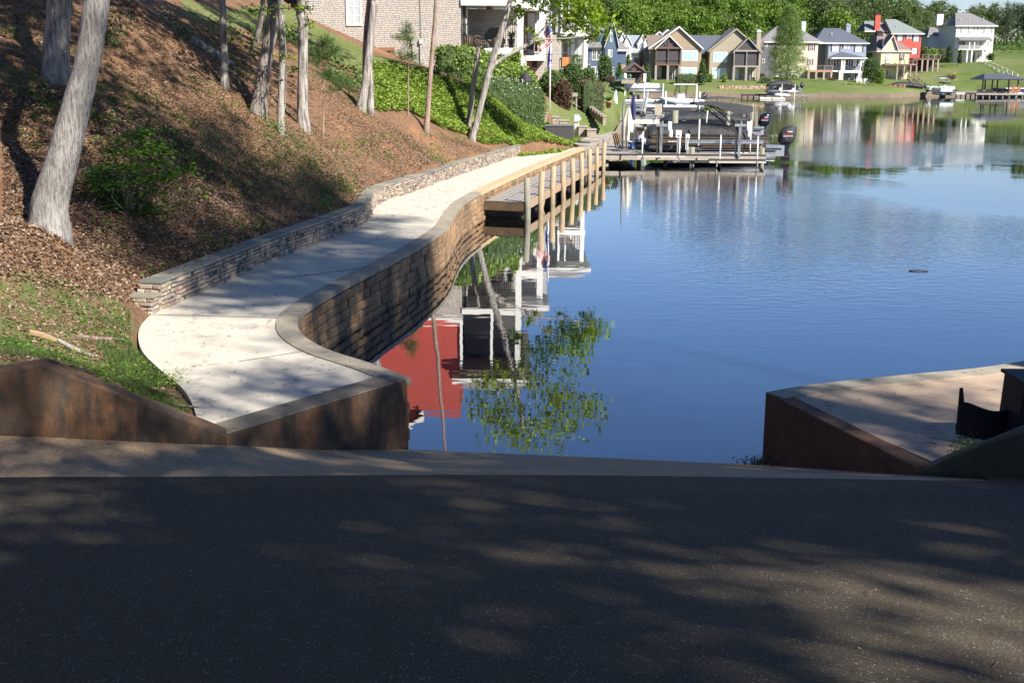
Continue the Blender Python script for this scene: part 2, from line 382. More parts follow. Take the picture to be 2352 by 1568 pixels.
def make_ground():
    ang = np.radians(np.concatenate([np.linspace(-62, -29, 50, endpoint=False), np.linspace(-29, 9, 260, endpoint=False), np.linspace(9, 38, 110)]))
    dd = np.concatenate([np.geomspace(10.5, 100, 260, endpoint=False), np.geomspace(100, 700, 130)])
    A, D = np.meshgrid(ang, dd); X = np.tan(A)*D; Y = D
    Z = H(X, Y); V = np.stack([X, Y, Z], 2).reshape(-1, 3); m, n = A.shape
    idx = np.arange(m*n).reshape(m, n); F = np.stack([idx[:-1, :-1], idx[:-1, 1:], idx[1:, 1:], idx[1:, :-1]], 2).reshape(-1, 4)
    inw = inpoly(X, Y, WATERPOLY).ravel(); keep = ~(inw[F].all(1) & (V[F][:, :, 2] < -1.5).all(1)); F = F[keep]
    me = bpy.data.meshes.new('ground'); me.vertices.add(len(V)); me.vertices.foreach_set('co', V.astype(np.float32).ravel())
    me.loops.add(len(F)*4); me.loops.foreach_set('vertex_index', F.astype(np.int32).ravel())
    me.polygons.add(len(F)); me.polygons.foreach_set('loop_start', np.arange(len(F), dtype=np.int32)*4); me.polygons.foreach_set('loop_total', np.full(len(F), 4, dtype=np.int32))
    me.polygons.foreach_set('use_smooth', np.ones(len(F), bool))
    setv(me, lawn_mask(X, Y).ravel(), 'POINT'); me.update(); me.validate()
    o = bpy.data.objects.new('ground', me); COL.objects.link(o)
    m_, t, b, pos = newmat('wooded_ground')
    a = N(t, 'ShaderNodeAttribute', attribute_name='v').outputs['Fac']
    soil = mixc(t, ramp(t, noise(t, pos, .9, 5), [(.35, 0.), (.65, 1.)]), (.27, .145, .08), (.16, .095, .058))
    lit = mixc(t, ramp(t, noise(t, pos, 9, 6, .75), [(.42, 0.), (.6, 1.)]), (.10, .06, .038), (.25, .155, .095))
    brown = mixc(t, ramp(t, noise(t, pos, .7, 5, .7), [(.40, 0.), (.60, 1.)]), lit, soil)
    g1 = mixc(t, ramp(t, noise(t, pos, .35, 5), [(.35, 0.), (.7, 1.)]), (.095, .15, .035), (.17, .215, .055))
    g2 = mixc(t, ramp(t, noise(t, pos, .06, 4), [(.42, 0.), (.68, 1.)]), g1, (.27, .25, .12))
    g3 = mixc(t, ramp(t, noise(t, pos, 6, 5, .7), [(.3, 0.), (.7, 1.)]), g2, (.075, .11, .03))
    e = N(t, 'ShaderNodeMath', operation='ADD'); t.links.new(a, e.inputs[0])
    e2 = N(t, 'ShaderNodeMath', operation='MULTIPLY_ADD'); t.links.new(noise(t, pos, 3, 5), e2.inputs[0]); e2.inputs[1].default_value = .9; e2.inputs[2].default_value = -.5
    t.links.new(e2.outputs[0], e.inputs[1])
    t.links.new(mixc(t, ramp(t, e.outputs[0], [(.35, 0.), (.6, 1.)]), brown, g3), b.inputs['Base Color'])
    b.inputs['Roughness'].default_value = .95; b.inputs['Specular IOR Level'].default_value = .15
    bump(t, noise(t, pos, 14, 6, .8), b, .8, .05)
    me.materials.append(m_); tag(o, kind='structure'); return o
make_ground()

# ------------------------------------------------------------ water
def make_water():
    o = MB().grid([[(-70, 12.0, 0), (300, 12.0, 0)], [(-70, 320, 0), (300, 320, 0)]]).build('water', [])
    m, t, b, pos = newmat('lake_water')
    sep = N(t, 'ShaderNodeSeparateXYZ'); t.links.new(pos, sep.inputs[0])
    def mr(v, a, b_, c=0, d=1):
        q = N(t, 'ShaderNodeMapRange'); q.inputs[1].default_value = a; q.inputs[2].default_value = b_; q.inputs[3].default_value = c; q.inputs[4].default_value = d
        t.links.new(v, q.inputs[0]); return q.outputs[0]
    def mul(a, b_, op='MULTIPLY'):
        q = N(t, 'ShaderNodeMath', operation=op)
        for i, v in enumerate((a, b_)):
            if isinstance(v, (int, float)): q.inputs[i].default_value = v
            else: t.links.new(v, q.inputs[i])
        return q.outputs[0]
    # wind ripples out on the lake, calm by the walls
    calm = mr(mul(sep.outputs[0], mul(sep.outputs[1], .10), 'SUBTRACT'), -.8, 2.5)
    patch = mr(noise(t, pos, .045, 3, .5, (1, .6, 1)), .42, .58)
    farc = mr(sep.outputs[1], 60, 95, 1, .12); nearc = mr(sep.outputs[1], 21, 34, .0, 1)
    amp = mul(mul(mul(calm, patch), mul(farc, nearc)), 1.0)
    h1 = noise(t, pos, 2.6, 3, .55, (.8, 1.5, 1)); h2 = noise(t, pos, .55, 3, .5, (.7, 1.3, 1)); h3 = noise(t, pos, 1.5, 2, .5, (.35, 1.6, 1))
    hh = mul(mul(h1, mul(amp, .030)), mul(h2, .0035), 'ADD'); hh = mul(hh, mul(h3, .0008), 'ADD')
    bp = N(t, 'ShaderNodeBump'); bp.inputs['Strength'].default_value = 1; bp.inputs['Distance'].default_value = 1.0; t.links.new(hh, bp.inputs['Height'])
    fr = N(t, 'ShaderNodeFresnel'); fr.inputs['IOR'].default_value = 1.5; t.links.new(bp.outputs[0], fr.inputs['Normal'])
    fac = mul(mul(fr.outputs[0], 1.7), 0.15, 'ADD')
    gl = N(t, 'ShaderNodeBsdfGlossy'); gl.inputs['Roughness'].default_value = .012; t.links.new(bp.outputs[0], gl.inputs['Normal'])
    murk = N(t, 'ShaderNodeBsdfDiffuse'); murk.inputs[0].default_value = (.008, .028, .055, 1)
    tr = N(t, 'ShaderNodeBsdfTransparent'); tr.inputs[0].default_value = (.75, .62, .42, 1)
    # depth of the water over the ramp grows with distance from its edge
    shallow = mr(sep.outputs[1], 15.6, 21.5, .95, 0)
    mx1 = N(t, 'ShaderNodeMixShader'); t.links.new(shallow, mx1.inputs[0]); t.links.new(murk.outputs[0], mx1.inputs[1]); t.links.new(tr.outputs[0], mx1.inputs[2])
    mx2 = N(t, 'ShaderNodeMixShader'); t.links.new(fac, mx2.inputs[0]); t.links.new(mx1.outputs[0], mx2.inputs[1]); t.links.new(gl.outputs[0], mx2.inputs[2])
    t.links.new(mx2.outputs[0], t.nodes['Material Output'].inputs[0])
    o.data.materials.append(m); tag(o, kind='structure')
make_water()

# ------------------------------------------------------------ asphalt and concrete ramp
def make_ramp():
    cols = [(-1600,14.2,930),(-900,13.4,965)]
    px = [-1600,-900,0,110,250,515,740,940,1300,1600,1756,1900,2102,2352,3300]
    C = FOOTP[:7]+[G(940,1032,0)]+[G(1300,1047,0),G(1600,1061,0),G(1756,1067,0)]+FOOTR[1:]
    bpy_ = [1105,1104,1101,1100,1100,1099,1097,1095,1096,1099,1102,1104,1107,1110,1125]
    B = [P(x, y, 11.65) for x, y in zip(px, bpy_)]
    for i, x in enumerate(px):                                   # keep the concrete above its edge line
        if C[i].y < B[i].y+.2: C[i].y = B[i].y+.2
    m = MB(); rows = []
    for k in range(9):
        rows.append([b.lerp(c, k/8) for b, c in zip(B, C)])
    ends = []
    for b, c in zip(B, C): ends.append(Vector((c.x, c.y+8, c.z-2.6)))
    rows.append([c.lerp(e, .3) for c, e in zip(C, ends)]); rows.append(ends)
    def dens(r):                                                 # denser columns
        o = []
        for a, b in zip(r, r[1:]): o += [a.lerp(b, k/6) for k in range(6)]
        return o+[r[-1]]
    rows = [dens(r) for r in rows]
    m.grid(rows)
    mc, t, b, pos = newmat('ramp_concrete')
    n1 = noise(t, pos, .8, 5, .6, (1, 2.2, 1)); n2 = noise(t, pos, 22, 5, .75); n3 = noise(t, pos, 130, 2, .6)
    c = mixc(t, ramp(t, n1, [(.35, 0.), (.68, 1.)]), (.33, .235, .145), (.20, .14, .085))
    c = mixc(t, ramp(t, n2, [(.4, 0.), (.7, 1.)]), c, (.50, .35, .21)); c = mixc(t, ramp(t, n3, [(.64, 0.), (.7, 1.)]), c, (.5, .46, .4))
    sep = N(t, 'ShaderNodeSeparateXYZ'); t.links.new(pos, sep.inputs[0])
    q = N(t, 'ShaderNodeMapRange'); q.inputs[1].default_value = .1; q.inputs[2].default_value = -.5; t.links.new(sep.outputs[2], q.inputs[0])
    c = mixc(t, q.outputs[0], c, (.50, .27, .12))
    t.links.new(c, b.inputs['Base Color']); b.inputs['Roughness'].default_value = .85; bump(t, n3, b, .4, .006)
    o = m.build('ramp', mc, smooth=True); tag(o, kind='structure')
    mt, t, b, pos = newmat('asphalt')
    n1 = noise(t, pos, .5, 4); n3 = noise(t, pos, 75, 3, .7); n4 = noise(t, pos, 26, 3, .6); n5 = noise(t, pos, 1.6, 5, .7)
    c = mixc(t, n1, (.066, .050, .032), (.094, .073, .049)); c = mixc(t, ramp(t, n3, [(.50, 0.), (.64, 1.)]), c, (.15, .134, .11))
    vo = N(t, 'ShaderNodeTexVoronoi', i_Scale=46.0); t.links.new(pos, vo.inputs['Vector'])
    sp = mixc(t, ramp(t, noise(t, pos, 14, 3), [(.48, 0.), (.60, 1.)]), (0, 0, 0), (1, 1, 1))
    c = mixc(t, ramp(t, vo.outputs['Distance'], [(.14, 1.), (.22, 0.)]), c, mixc(t, sp, c, (.62, .58, .52)))
    c = mixc(t, ramp(t, n5, [(.62, 0.), (.78, .55)]), c, (.14, .075, .045))
    t.links.new(c, b.inputs['Base Color']); b.inputs['Roughness'].default_value = .9; b.inputs['Specular IOR Level'].default_value = .15
    ad = mixc(t, .5, n3, n4); bump(t, ad, b, .6, .012)
    m = MB(); rows = []
    S0 = [Vector((x, -25, 5.6)) for x in np.linspace(-40, 40, 15)]; S1 = [Vector((x*.6, 0, 3.55)) for x in np.linspace(-40, 40, 15)]
    Bt = [v+Vector((0, .04, .012)) for v in B]
    rows = [S0, [a.lerp(b_, .5) for a, b_ in zip(S0, S1)], S1]
    for k in range(1, 13):
        f = k/12; rows.append([a.lerp(b_, f)+Vector((0, 0, -.10*math.sin(f*math.pi))) for a, b_ in zip(S1, Bt)])
    rows = [dens(r) for r in rows]
    rows.append([v+Vector((0, .01, -.08)) for v in rows[-1]])
    o = m.grid(rows).build('asphalt_road', mt, smooth=True); tag(o, kind='structure')
    return B
BEDGE = make_ramp()

# ------------------------------------------------------------ concrete walkway, sea wall, wing walls
M = {}
def conc(name, c1, c2, stain, sc=1.0):
    m, t, b, pos = newmat(name)
    n1 = noise(t, pos, 1.1*sc, 6, .65); n2 = noise(t, pos, 12, 5, .7); n3 = noise(t, pos, 60, 3, .7)
    c = mixc(t, ramp(t, n1, [(.3, 0.), (.7, 1.)]), c1, c2); c = mixc(t, ramp(t, n2, [(.58, 0.), (.75, 1.)]), c, stain); n4 = noise(t, pos, 3.2, 7, .8); c = mixc(t, ramp(t, n4, [(.56, 0.), (.70, .75)]), c, tuple(x*.45 for x in stain)); c = mixc(t, ramp(t, n3, [(.60, 0.), (.72, .5)]), c, tuple(x*.5 for x in c2))
    t.links.new(c, b.inputs['Base Color']); b.inputs['Roughness'].default_value = .85; bump(t, n3, b, .3, .005); return m
M['slab'] = conc('pale_concrete', (.60, .55, .46), (.51, .47, .40), (.45, .36, .25))
M['darkcap'] = conc('dark_weathered_concrete', (.20, .17, .13), (.13, .11, .085), (.06, .052, .042), 2.5)
M['cap'] = conc('weathered_concrete', (.40, .35, .27), (.25, .22, .17), (.09, .08, .06), 2)
def stained(name, top, mid, low):
    m, t, b, pos = newmat(name)
    drip = noise(t, pos, 2.4, 7, .75, (1, 1, .3)); bl = noise(t, pos, .9, 5, .6)
    c = mixc(t, ramp(t, bl, [(.35, 0.), (.6, 1.)]), mid, low); c = mixc(t, ramp(t, drip, [(.42, 0.), (.58, 1.)]), c, top)
    n3 = noise(t, pos, 45, 4, .75); c = mixc(t, ramp(t, n3, [(.62, 0.), (.72, .7)]), c, (.36, .29, .21)); n6 = noise(t, pos, 7, 6, .75); c = mixc(t, ramp(t, n6, [(.50, 0.), (.66, .8)]), c, (.05, .038, .028))
    t.links.new(c, b.inputs['Base Color']); b.inputs['Roughness'].default_value = .9; bump(t, n3, b, .35, .01); return m
M['stain'] = stained('stained_concrete', (.055, .042, .032), (.24, .11, .045), (.10, .06, .036))
M['stain2'] = stained('rust_stained_concrete', (.12, .06, .035), (.20, .085, .04), (.11, .055, .03))

def strip(name, line, w, z0, z1, m, parent=None, dz=None):      # solid band to the left of a plan line
    o = offset(line, w); mb = MB(); rings = []
    for i, (a, b) in enumerate(zip(line, o)):
        t = z1 if dz is None else z1+dz[i]
        rings.append([(a.x, a.y, z0), (a.x, a.y, t), (b.x, b.y, t), (b.x, b.y, z0)])
    mb.loft(rings); return mb.build(name, m, parent)
SL = SEA+SEA2[1:]
SLi = offset(SL, .29)
wk = empty('concrete_walkway', SEA[0]*1.0, 0, 'pale concrete walkway curving along the lake between stone wall and sea wall', 'walkway'); wk['kind'] = 'structure'
wk.location = (0, 0, 0)
inner = [(p.x, p.y) for p in PLEFT]+[(p.x, p.y) for p in offset(WALLF, .1)]
cut = G(868, 872, PZ)
poly = inner+[(p.x, p.y) for p in SLi[::-1]]
ob = MB().prism(poly, -.6, PZ-.012).build('slab', M['slab'], wk)
jm = mat('joint_dirt', (.10, .085, .06), .95)
jb = MB()
for a, b in [((548,830),(700,806)), ((345,722),(640,730)), ((640,640),(860,612))]:
    jb.bar(G(*a, PZ-.009), G(*b, PZ-.009), .018, .006)
tw = G(507,912,PZ), G(512,990,PZ)
jb.build('expansion_joint', jm, wk)
sw = empty('sea_wall', (0,0,0), 0, 'curved sea wall of tan cast blocks with a concrete cap below the walkway', 'sea wall')
strip('wall_core', SL, .40, -1.8, PZ-.05, mat('block_shadow', (.12, .08, .05), .95), sw)
cz = [.012*math.sin(i*1.7) for i in range(len(SL))]
capl = SL[1:]; strip('cap', offset(SEA, -.06), .36, PZ-.10, PZ+.008, M['cap'], sw); strip('tan_cap', offset(SEA[-2:]+SEA2[1:], -.062), .362, PZ-.13, PZ+.011, mat('tan_cap_blocks', (.56,.43,.27), .85, (.46,.33,.19), 4, bmp=.4), sw)
def blocks(name, line, z0, courses, h, L, out, m, parent, jit=.012, gap=.008, stops=None):
    mb = MB(); vals = []
    dense = resample([Vector((p.x, p.y, 0)) for p in line], .05)
    for c in range(courses):
        i = -int(random.random()*L/.05); zz = z0+c*h
        while i < len(dense)-2:
            n = max(2, int(L*random.uniform(.45, 1.6)/.05)); a = dense[max(i, 0)]; b = dense[max(0, min(i+n, len(dense)-1))]; i += n
            if i <= 1: continue
            if (b-a).length < .06: continue
            d = (b-a).normalized(); nn = Vector((d.y, -d.x, 0))
            o = out+random.uniform(-jit, jit*1.6); a2 = a+d*gap; b2 = b-d*gap; zb = zz+gap+random.uniform(-.004, .004); zt = zz+h-gap+random.uniform(-.006, .006)
            e = min(.022, h*.18)
            q = [a2+nn*-.04, b2+nn*-.04, b2+nn*(o-e), a2+nn*(o-e)]
            f = [a2+d*e+nn*(o+random.uniform(-jit, jit)), b2-d*e+nn*(o+random.uniform(-jit, jit))]
            vs = [(q[0].x, q[0].y, zb), (q[1].x, q[1].y, zb), (q[1].x, q[1].y, zt), (q[0].x, q[0].y, zt),
                  (q[3].x, q[3].y, zb), (q[2].x, q[2].y, zb), (q[2].x, q[2].y, zt), (q[3].x, q[3].y, zt),
                  (f[0].x, f[0].y, zb+e), (f[1].x, f[1].y, zb+e), (f[1].x, f[1].y, zt-e), (f[0].x, f[0].y, zt-e)]
            mb.add(vs, [(8,9,10,11),(4,5,9,8),(5,6,10,9),(6,7,11,10),(7,4,8,11),(0,4,7,3),(1,2,6,5),(3,7,6,2),(0,1,5,4)])
            vals += [random.random()]*9
    o = mb.build(name, m, parent); setv(o.data, vals); return o
M['block'] = attrmat('cast_block', [(0, (.38, .225, .115)), (.4, (.45, .28, .15)), (.75, (.32, .19, .10)), (1, (.48, .33, .19))], .9, .6, 16, .02, grime=(.12, .085, .05))
blocks('blocks', SL, -1.04, 10, .19, .42, .035, M['block'], sw, .017, .009)
# pier end: smooth stained wall along the ramp
c0, c1 = G(935, 870, PZ), G(518, 996, PZ)
def wallrun(name, line, w, ztop, m, parent, zb=-2.0):
    o = offset(line, w); rings = []
    for i, (a, b) in enumerate(zip(line, o)): rings.append([(a.x,a.y,zb),(a.x,a.y,ztop[i]),(b.x,b.y,ztop[i]),(b.x,b.y,zb)])
    mb = MB().loft(rings); return mb.build(name, m, parent, bevel=.018)
wl1 = empty('ramp_wall', (0,0,0), 0, 'stained concrete wall along the left side of the boat ramp', 'retaining wall')
foot = [P(520,1022,13.25), G(940,1032,0)]; foot[0].z = foot[1].z = 0
line = [c1.copy(), c1.lerp(c0,.35), c1.lerp(c0,.7), c0.copy()]
wallrun('wall', line, .34, [PZ-.018]*4, M['stain'], wl1)
wallrun('cap', [v+Vector((0,-.015,0)) for v in line], .42, [PZ+.014]*4, M['darkcap'], wl1, PZ-.02)
# left wing wall: rises from the walkway corner toward the left
wg = empty('wing_wall', (0,0,0), 0, 'rust stained concrete wing wall sloping down to the walkway corner at left', 'retaining wall')
tops = [(-1600,800,14.2),(-900,815,13.4),(0,852,12.8),(110,835,12.85),(250,893,12.95),(400,950,13.1),(522,998,13.25)]
feet = [(-1600,930,14.2),(-900,965,13.4),(0,1000,12.8),(110,1004,12.85),(250,1011,12.95),(400,1017,13.1),(522,1023,13.25)]
line = []; zt = []
for (x, y, d), (fx, fy, fd) in zip(tops, feet):
    a = P(fx, fy, fd); line.append(Vector((a.x, a.y, 0))); zt.append(P(x, y, d).z)
zt[0] = zt[1] = zt[2] = P(0,852,12.8).z; zt[3] = max(zt[3], zt[2]+.02)
rings = []
offl = offset(line, .26)
mb = MB(); mb.loft([[(a.x,a.y,-.8),(a.x,a.y,z-.02),(a.x,a.y+.02,z),(b.x,b.y,z+.01),(b.x,b.y,-.8)] for a,b,z in zip(line,offl,zt)])
mb.build('wall', M['stain'], wg, bevel=.02)
wp = mat('form_line', (.36, .27, .19), .9, (.25,.18,.12), 20); sc_ = MB()
sc_.bar(P(0,982,12.79), P(118,955,12.82), .012, .008); sc_.bar(P(123,955,12.83), P(123,977,12.83), .01, .008); sc_.bar(P(60,990,12.8), P(122,978,12.83), .01,.008)
# right pier
rp = empty('right_pier', (0,0,0), 0, 'concrete pier on the right of the ramp with orange stained slab top', 'pier')
RZ = .93
R0 = G(1759,901,RZ); R1 = P(2100,1087,12.75); R1.z = RZ-.02
ru = smooth([G(x,y,RZ) for x,y in [(1759,901),(1860,884),(1990,870),(2120,857),(2240,846),(2352,829),(2500,800),(2900,740)]], 3)
rpoly = [(p.x,p.y) for p in ru]+[(26, 22),(22,9),(5.6,12.1),(R1.x+.3,R1.y+.02)]
rin = [(R0.x+.25,R0.y+.1)]
MB().prism([(R0.x+.2,R0.y-.2),(ru[2].x,ru[2].y-.3)]+[(p.x,p.y-.3) for p in ru[3:]]+[(26,22),(22,9),(5.4,12.3),(R1.x+.3,R1.y+.1)], -.5, RZ-.012).build('slab', conc('orange_dusted_concrete', (.46,.34,.24), (.36,.28,.21), (.46,.24,.12), 1.5), rp)
strip('water_wall', ru[::-1], .36, -1.8, RZ+.006, M['cap'], rp)
a = Vector((R0.x,R0.y,0)); b = Vector((R1.x,R1.y,0)); line = [a, a.lerp(b,.5), b]
wallrun('ramp_side_wall', line, .26, [RZ,RZ,RZ-.01], M['stain2'], rp)
wr = empty('right_wing_wall', (0,0,0), 0, 'dark mossy concrete wing wall at the right edge of the ramp', 'retaining wall'); wr.name = 'wing_wall'
tops = [(2104,1086,12.75),(2180,1048,12.6),(2260,1015,12.4),(2352,988,12.15),(3300,860,11.6)]
feet = [(2104,1091,12.75),(2180,1096,12.6),(2260,1101,12.4),(2352,1106,12.15),(3300,1160,11.6)]
line = [Vector((P(*f).x, P(*f).y, 0)) for f in feet]; zt = [P(*q).z for q in tops]
wallrun('wall', line, .25, zt, mat('mossy_concrete', (.10,.085,.055), .95, (.055,.055,.035), 3, bmp=.4), wr, -.5)
# right bank behind the wing wall
rb = MB(); rows = []
for yy, zz in [(9.5,1.0),(11.8,1.02),(12.35,.98),(12.7,.93)]: rows.append([(x, yy-(x-5)*.02, zz+(x-5.4)*.11 if yy < 12.6 else .9) for x in (5.1,5.6,6.5,8,10,14,30)])
rb.grid(rows); tag(rb.build('right_bank', mat('dark_soil', (.09,.055,.035), .95, (.14,.08,.045), 4, bmp=.6)), kind='structure')

# ------------------------------------------------------------ stacked stone garden wall
gw = empty('stone_wall', (0,0,0), 0, 'low stacked stone garden wall with slate coping beside the walkway', 'stone wall')
GWH = .50
core = strip('wall_core', WALLF, .30, PZ-.2, PZ+GWH-.04, mat('mortar_dark', (.07,.06,.05), .95), gw)
M['ledge'] = attrmat('ledge_stone', [(0,(.50,.41,.30)),(.2,(.36,.30,.25)),(.4,(.28,.20,.18)),(.55,(.56,.47,.36)),(.75,(.22,.20,.22)),(.9,(.45,.33,.22)),(1,(.62,.54,.42))], .85, .7, 25, .015)
blocks('stones', WALLF, PZ-.02, 6, .078, .22, .024, M['ledge'], gw, .022, .007)
back = offset(WALLF, .30)[::-1]; blocks('stones', back, PZ+.2, 3, .078, .22, .022, M['ledge'], gw, .014, .005)
M['slate'] = attrmat('slate_coping', [(0,(.22,.22,.19)),(.4,(.36,.32,.25)),(.7,(.17,.185,.18)),(1,(.44,.38,.29))], .7, .4, 10, .01)
mb = MB(); vals = []
d1 = resample(WALLF, .48)
for a, b in zip(d1, d1[1:]):
    t = (b-a).normalized(); n = Vector((-t.y, t.x, 0)); a_ = a+t*.006; b_ = b-t*.006; z0, z1 = PZ+GWH-.035, PZ+GWH+.012+random.uniform(-.004,.004)
    q = [a_-n*.04, b_-n*.04, b_+n*.36, a_+n*.36]
    mb.add([(p.x,p.y,z0) for p in q]+[(p.x,p.y,z1) for p in q], [(0,3,2,1),(4,5,6,7),(0,1,5,4),(1,2,6,5),(2,3,7,6),(3,0,4,7)]); vals += [random.random()]*6
o = mb.build('coping', M['slate'], gw); setv(o.data, vals)
# end pillar blocks of the wall
a = WALLF[0]; t = (WALLF[1]-WALLF[0]).normalized(); n = Vector((-t.y,t.x,0))
endl = [a-t*.30, a+t*.04]; endf = [a+n*.36-t*.02, a-t*.02-n*.03]
blocks('end_stones', [a+n*.40, a-n*.03], PZ-.02, 6, .078, .18, .03, M['ledge'], gw, .014, .005)
st = [a-t*.33+n*.42, a-t*.33-n*.04]; blocks('end_stones', st, PZ-.04, 4, .078, .18, .03, M['ledge'], gw, .014, .005)
blocks('end_stones', [a-t*.33, a-t*.0], PZ-.04, 4, .078, .18, .03, M['ledge'], gw, .014, .005)
q = [a-t*.37-n*.06, a+t*.02-n*.06, a+t*.02+n*.42, a-t*.37+n*.42]
o = MB().prism([(p.x,p.y) for p in q], PZ+.27, PZ+.31).build('step_coping', mat('slate_step',(.30,.27,.2),.7,(.2,.2,.18),6), gw)
q = [a-t*.31-n*.02, a+t*.02-n*.0, a+t*.02+n*.38, a-t*.31+n*.38]
MB().prism([(p.x,p.y) for p in q], PZ-.2, PZ+.27).build('step_core', mat('mortar_dark2', (.07,.06,.05), .95), gw)
# ------------------------------------------------------------ house kit (outline points are read off the photo, then turned to metres at the house's own distance)
M['white'] = mat('white_trim', (.78,.77,.74), .5, (.70,.69,.66), 3)
M['glass'] = mat('window_glass', (.05,.06,.065), .06, spec=.8)
M['glass_blue'] = mat('window_blind_glass', (.42,.60,.62), .15, (.36,.54,.57), 2, spec=.8)
M['glass_pale'] = mat('window_pale_blind', (.50,.53,.55), .12, (.40,.43,.45), 4, spec=.8)
M['dark'] = mat('dark_interior', (.035,.032,.035), .8, (.06,.055,.05), 1.5)
M['screen'] = mat('insect_screen', (.045,.04,.05), .7, (.065,.06,.065), 1)
M['timber'] = mat('brown_timber', (.17,.10,.075), .7, (.12,.075,.06), 6)
M['greywood'] = mat('grey_timber', (.36,.32,.27), .8, (.27,.24,.21), 8, (1,1,5))
M['shutter'] = mat('dark_shutter', (.045,.045,.07), .6)
M['shutter_red'] = mat('maroon_shutter', (.16,.07,.07), .6)
M['metal_black'] = mat('black_rail', (.02,.02,.022), .45)
M['vent'] = mat('roof_vent', (.6,.6,.6), .4)
def stonemat(name, stops, scale=1.0, mortar=(.10,.09,.08)):
    m, t, b, pos = newmat(name)
    sx = N(t, 'ShaderNodeSeparateXYZ'); t.links.new(pos, sx.inputs[0]); ad = N(t, 'ShaderNodeMath', operation='ADD'); t.links.new(sx.outputs[0], ad.inputs[0]); t.links.new(sx.outputs[1], ad.inputs[1])
    cb = N(t, 'ShaderNodeCombineXYZ'); t.links.new(ad.outputs[0], cb.inputs[0]); t.links.new(sx.outputs[2], cb.inputs[1])
    ns = N(t, 'ShaderNodeTexNoise', i_Scale=2.4*scale, i_Detail=3.0); t.links.new(cb.outputs[0], ns.inputs['Vector'])
    ws = N(t, 'ShaderNodeVectorMath', operation='MULTIPLY_ADD'); t.links.new(ns.outputs['Color'], ws.inputs[0]); ws.inputs[1].default_value = (.34/scale,.20/scale,0); t.links.new(cb.outputs[0], ws.inputs[2])
    br = N(t, 'ShaderNodeTexBrick'); br.offset_frequency = 2; br.squash = .6; br.squash_frequency = 3
    br.inputs['Scale'].default_value = 2.2*scale; br.inputs['Mortar Size'].default_value = .022; br.inputs['Mortar Smooth'].default_value = .3
    br.inputs['Brick Width'].default_value = .8; br.inputs['Row Height'].default_value = .26; br.inputs['Color1'].default_value = (0,0,0,1); br.inputs['Color2'].default_value = (1,1,1,1); br.inputs['Bias'].default_value = 0
    t.links.new(ws.outputs[0], br.inputs['Vector'])
    vo = N(t, 'ShaderNodeTexVoronoi', i_Scale=1.0); mp = N(t, 'ShaderNodeMapping'); mp.inputs['Scale'].default_value = (2.6*scale, 7.5*scale, 1); t.links.new(ws.outputs[0], mp.inputs[0]); t.links.new(mp.outputs[0], vo.inputs['Vector'])
    sp = N(t, 'ShaderNodeSeparateXYZ'); t.links.new(vo.outputs['Color'], sp.inputs[0])
    mx = N(t, 'ShaderNodeMath', operation='MULTIPLY_ADD'); t.links.new(br.outputs['Color'], mx.inputs[0]); mx.inputs[1].default_value = .5; 
    h2 = N(t, 'ShaderNodeMath', operation='MULTIPLY'); t.links.new(sp.outputs[0], h2.inputs[0]); h2.inputs[1].default_value = .5; t.links.new(h2.outputs[0], mx.inputs[2])
    c = mixc(t, ramp(t, noise(t, pos, 9, 5, .7), [(.3,0.),(.9,.5)]), ramp(t, mx.outputs[0], stops), (.5,.46,.42)); 
    c = mixc(t, br.outputs['Fac'], c, mortar)
    t.links.new(c, b.inputs['Base Color']); b.inputs['Roughness'].default_value = .9
    inv = N(t, 'ShaderNodeMath', operation='SUBTRACT'); inv.inputs[0].default_value = 1; t.links.new(br.outputs['Fac'], inv.inputs[1])
    bump(t, inv.outputs[0], b, .8, .05); return m
M['stone'] = stonemat('ledge_stone_facade', [(0,(.33,.32,.31)),(.25,(.50,.46,.42)),(.5,(.52,.42,.34)),(.75,(.36,.36,.37)),(1,(.60,.56,.50))], 1.05, (.14,.13,.12))
M['stone_col'] = stonemat('stone_column', [(0,(.30,.25,.22)),(.5,(.42,.37,.33)),(1,(.22,.19,.18))], 1.6)
M['stone_tan'] = stonemat('tan_stone_column', [(0,(.35,.24,.16)),(.5,(.50,.40,.30)),(1,(.26,.18,.13))], 1.4)
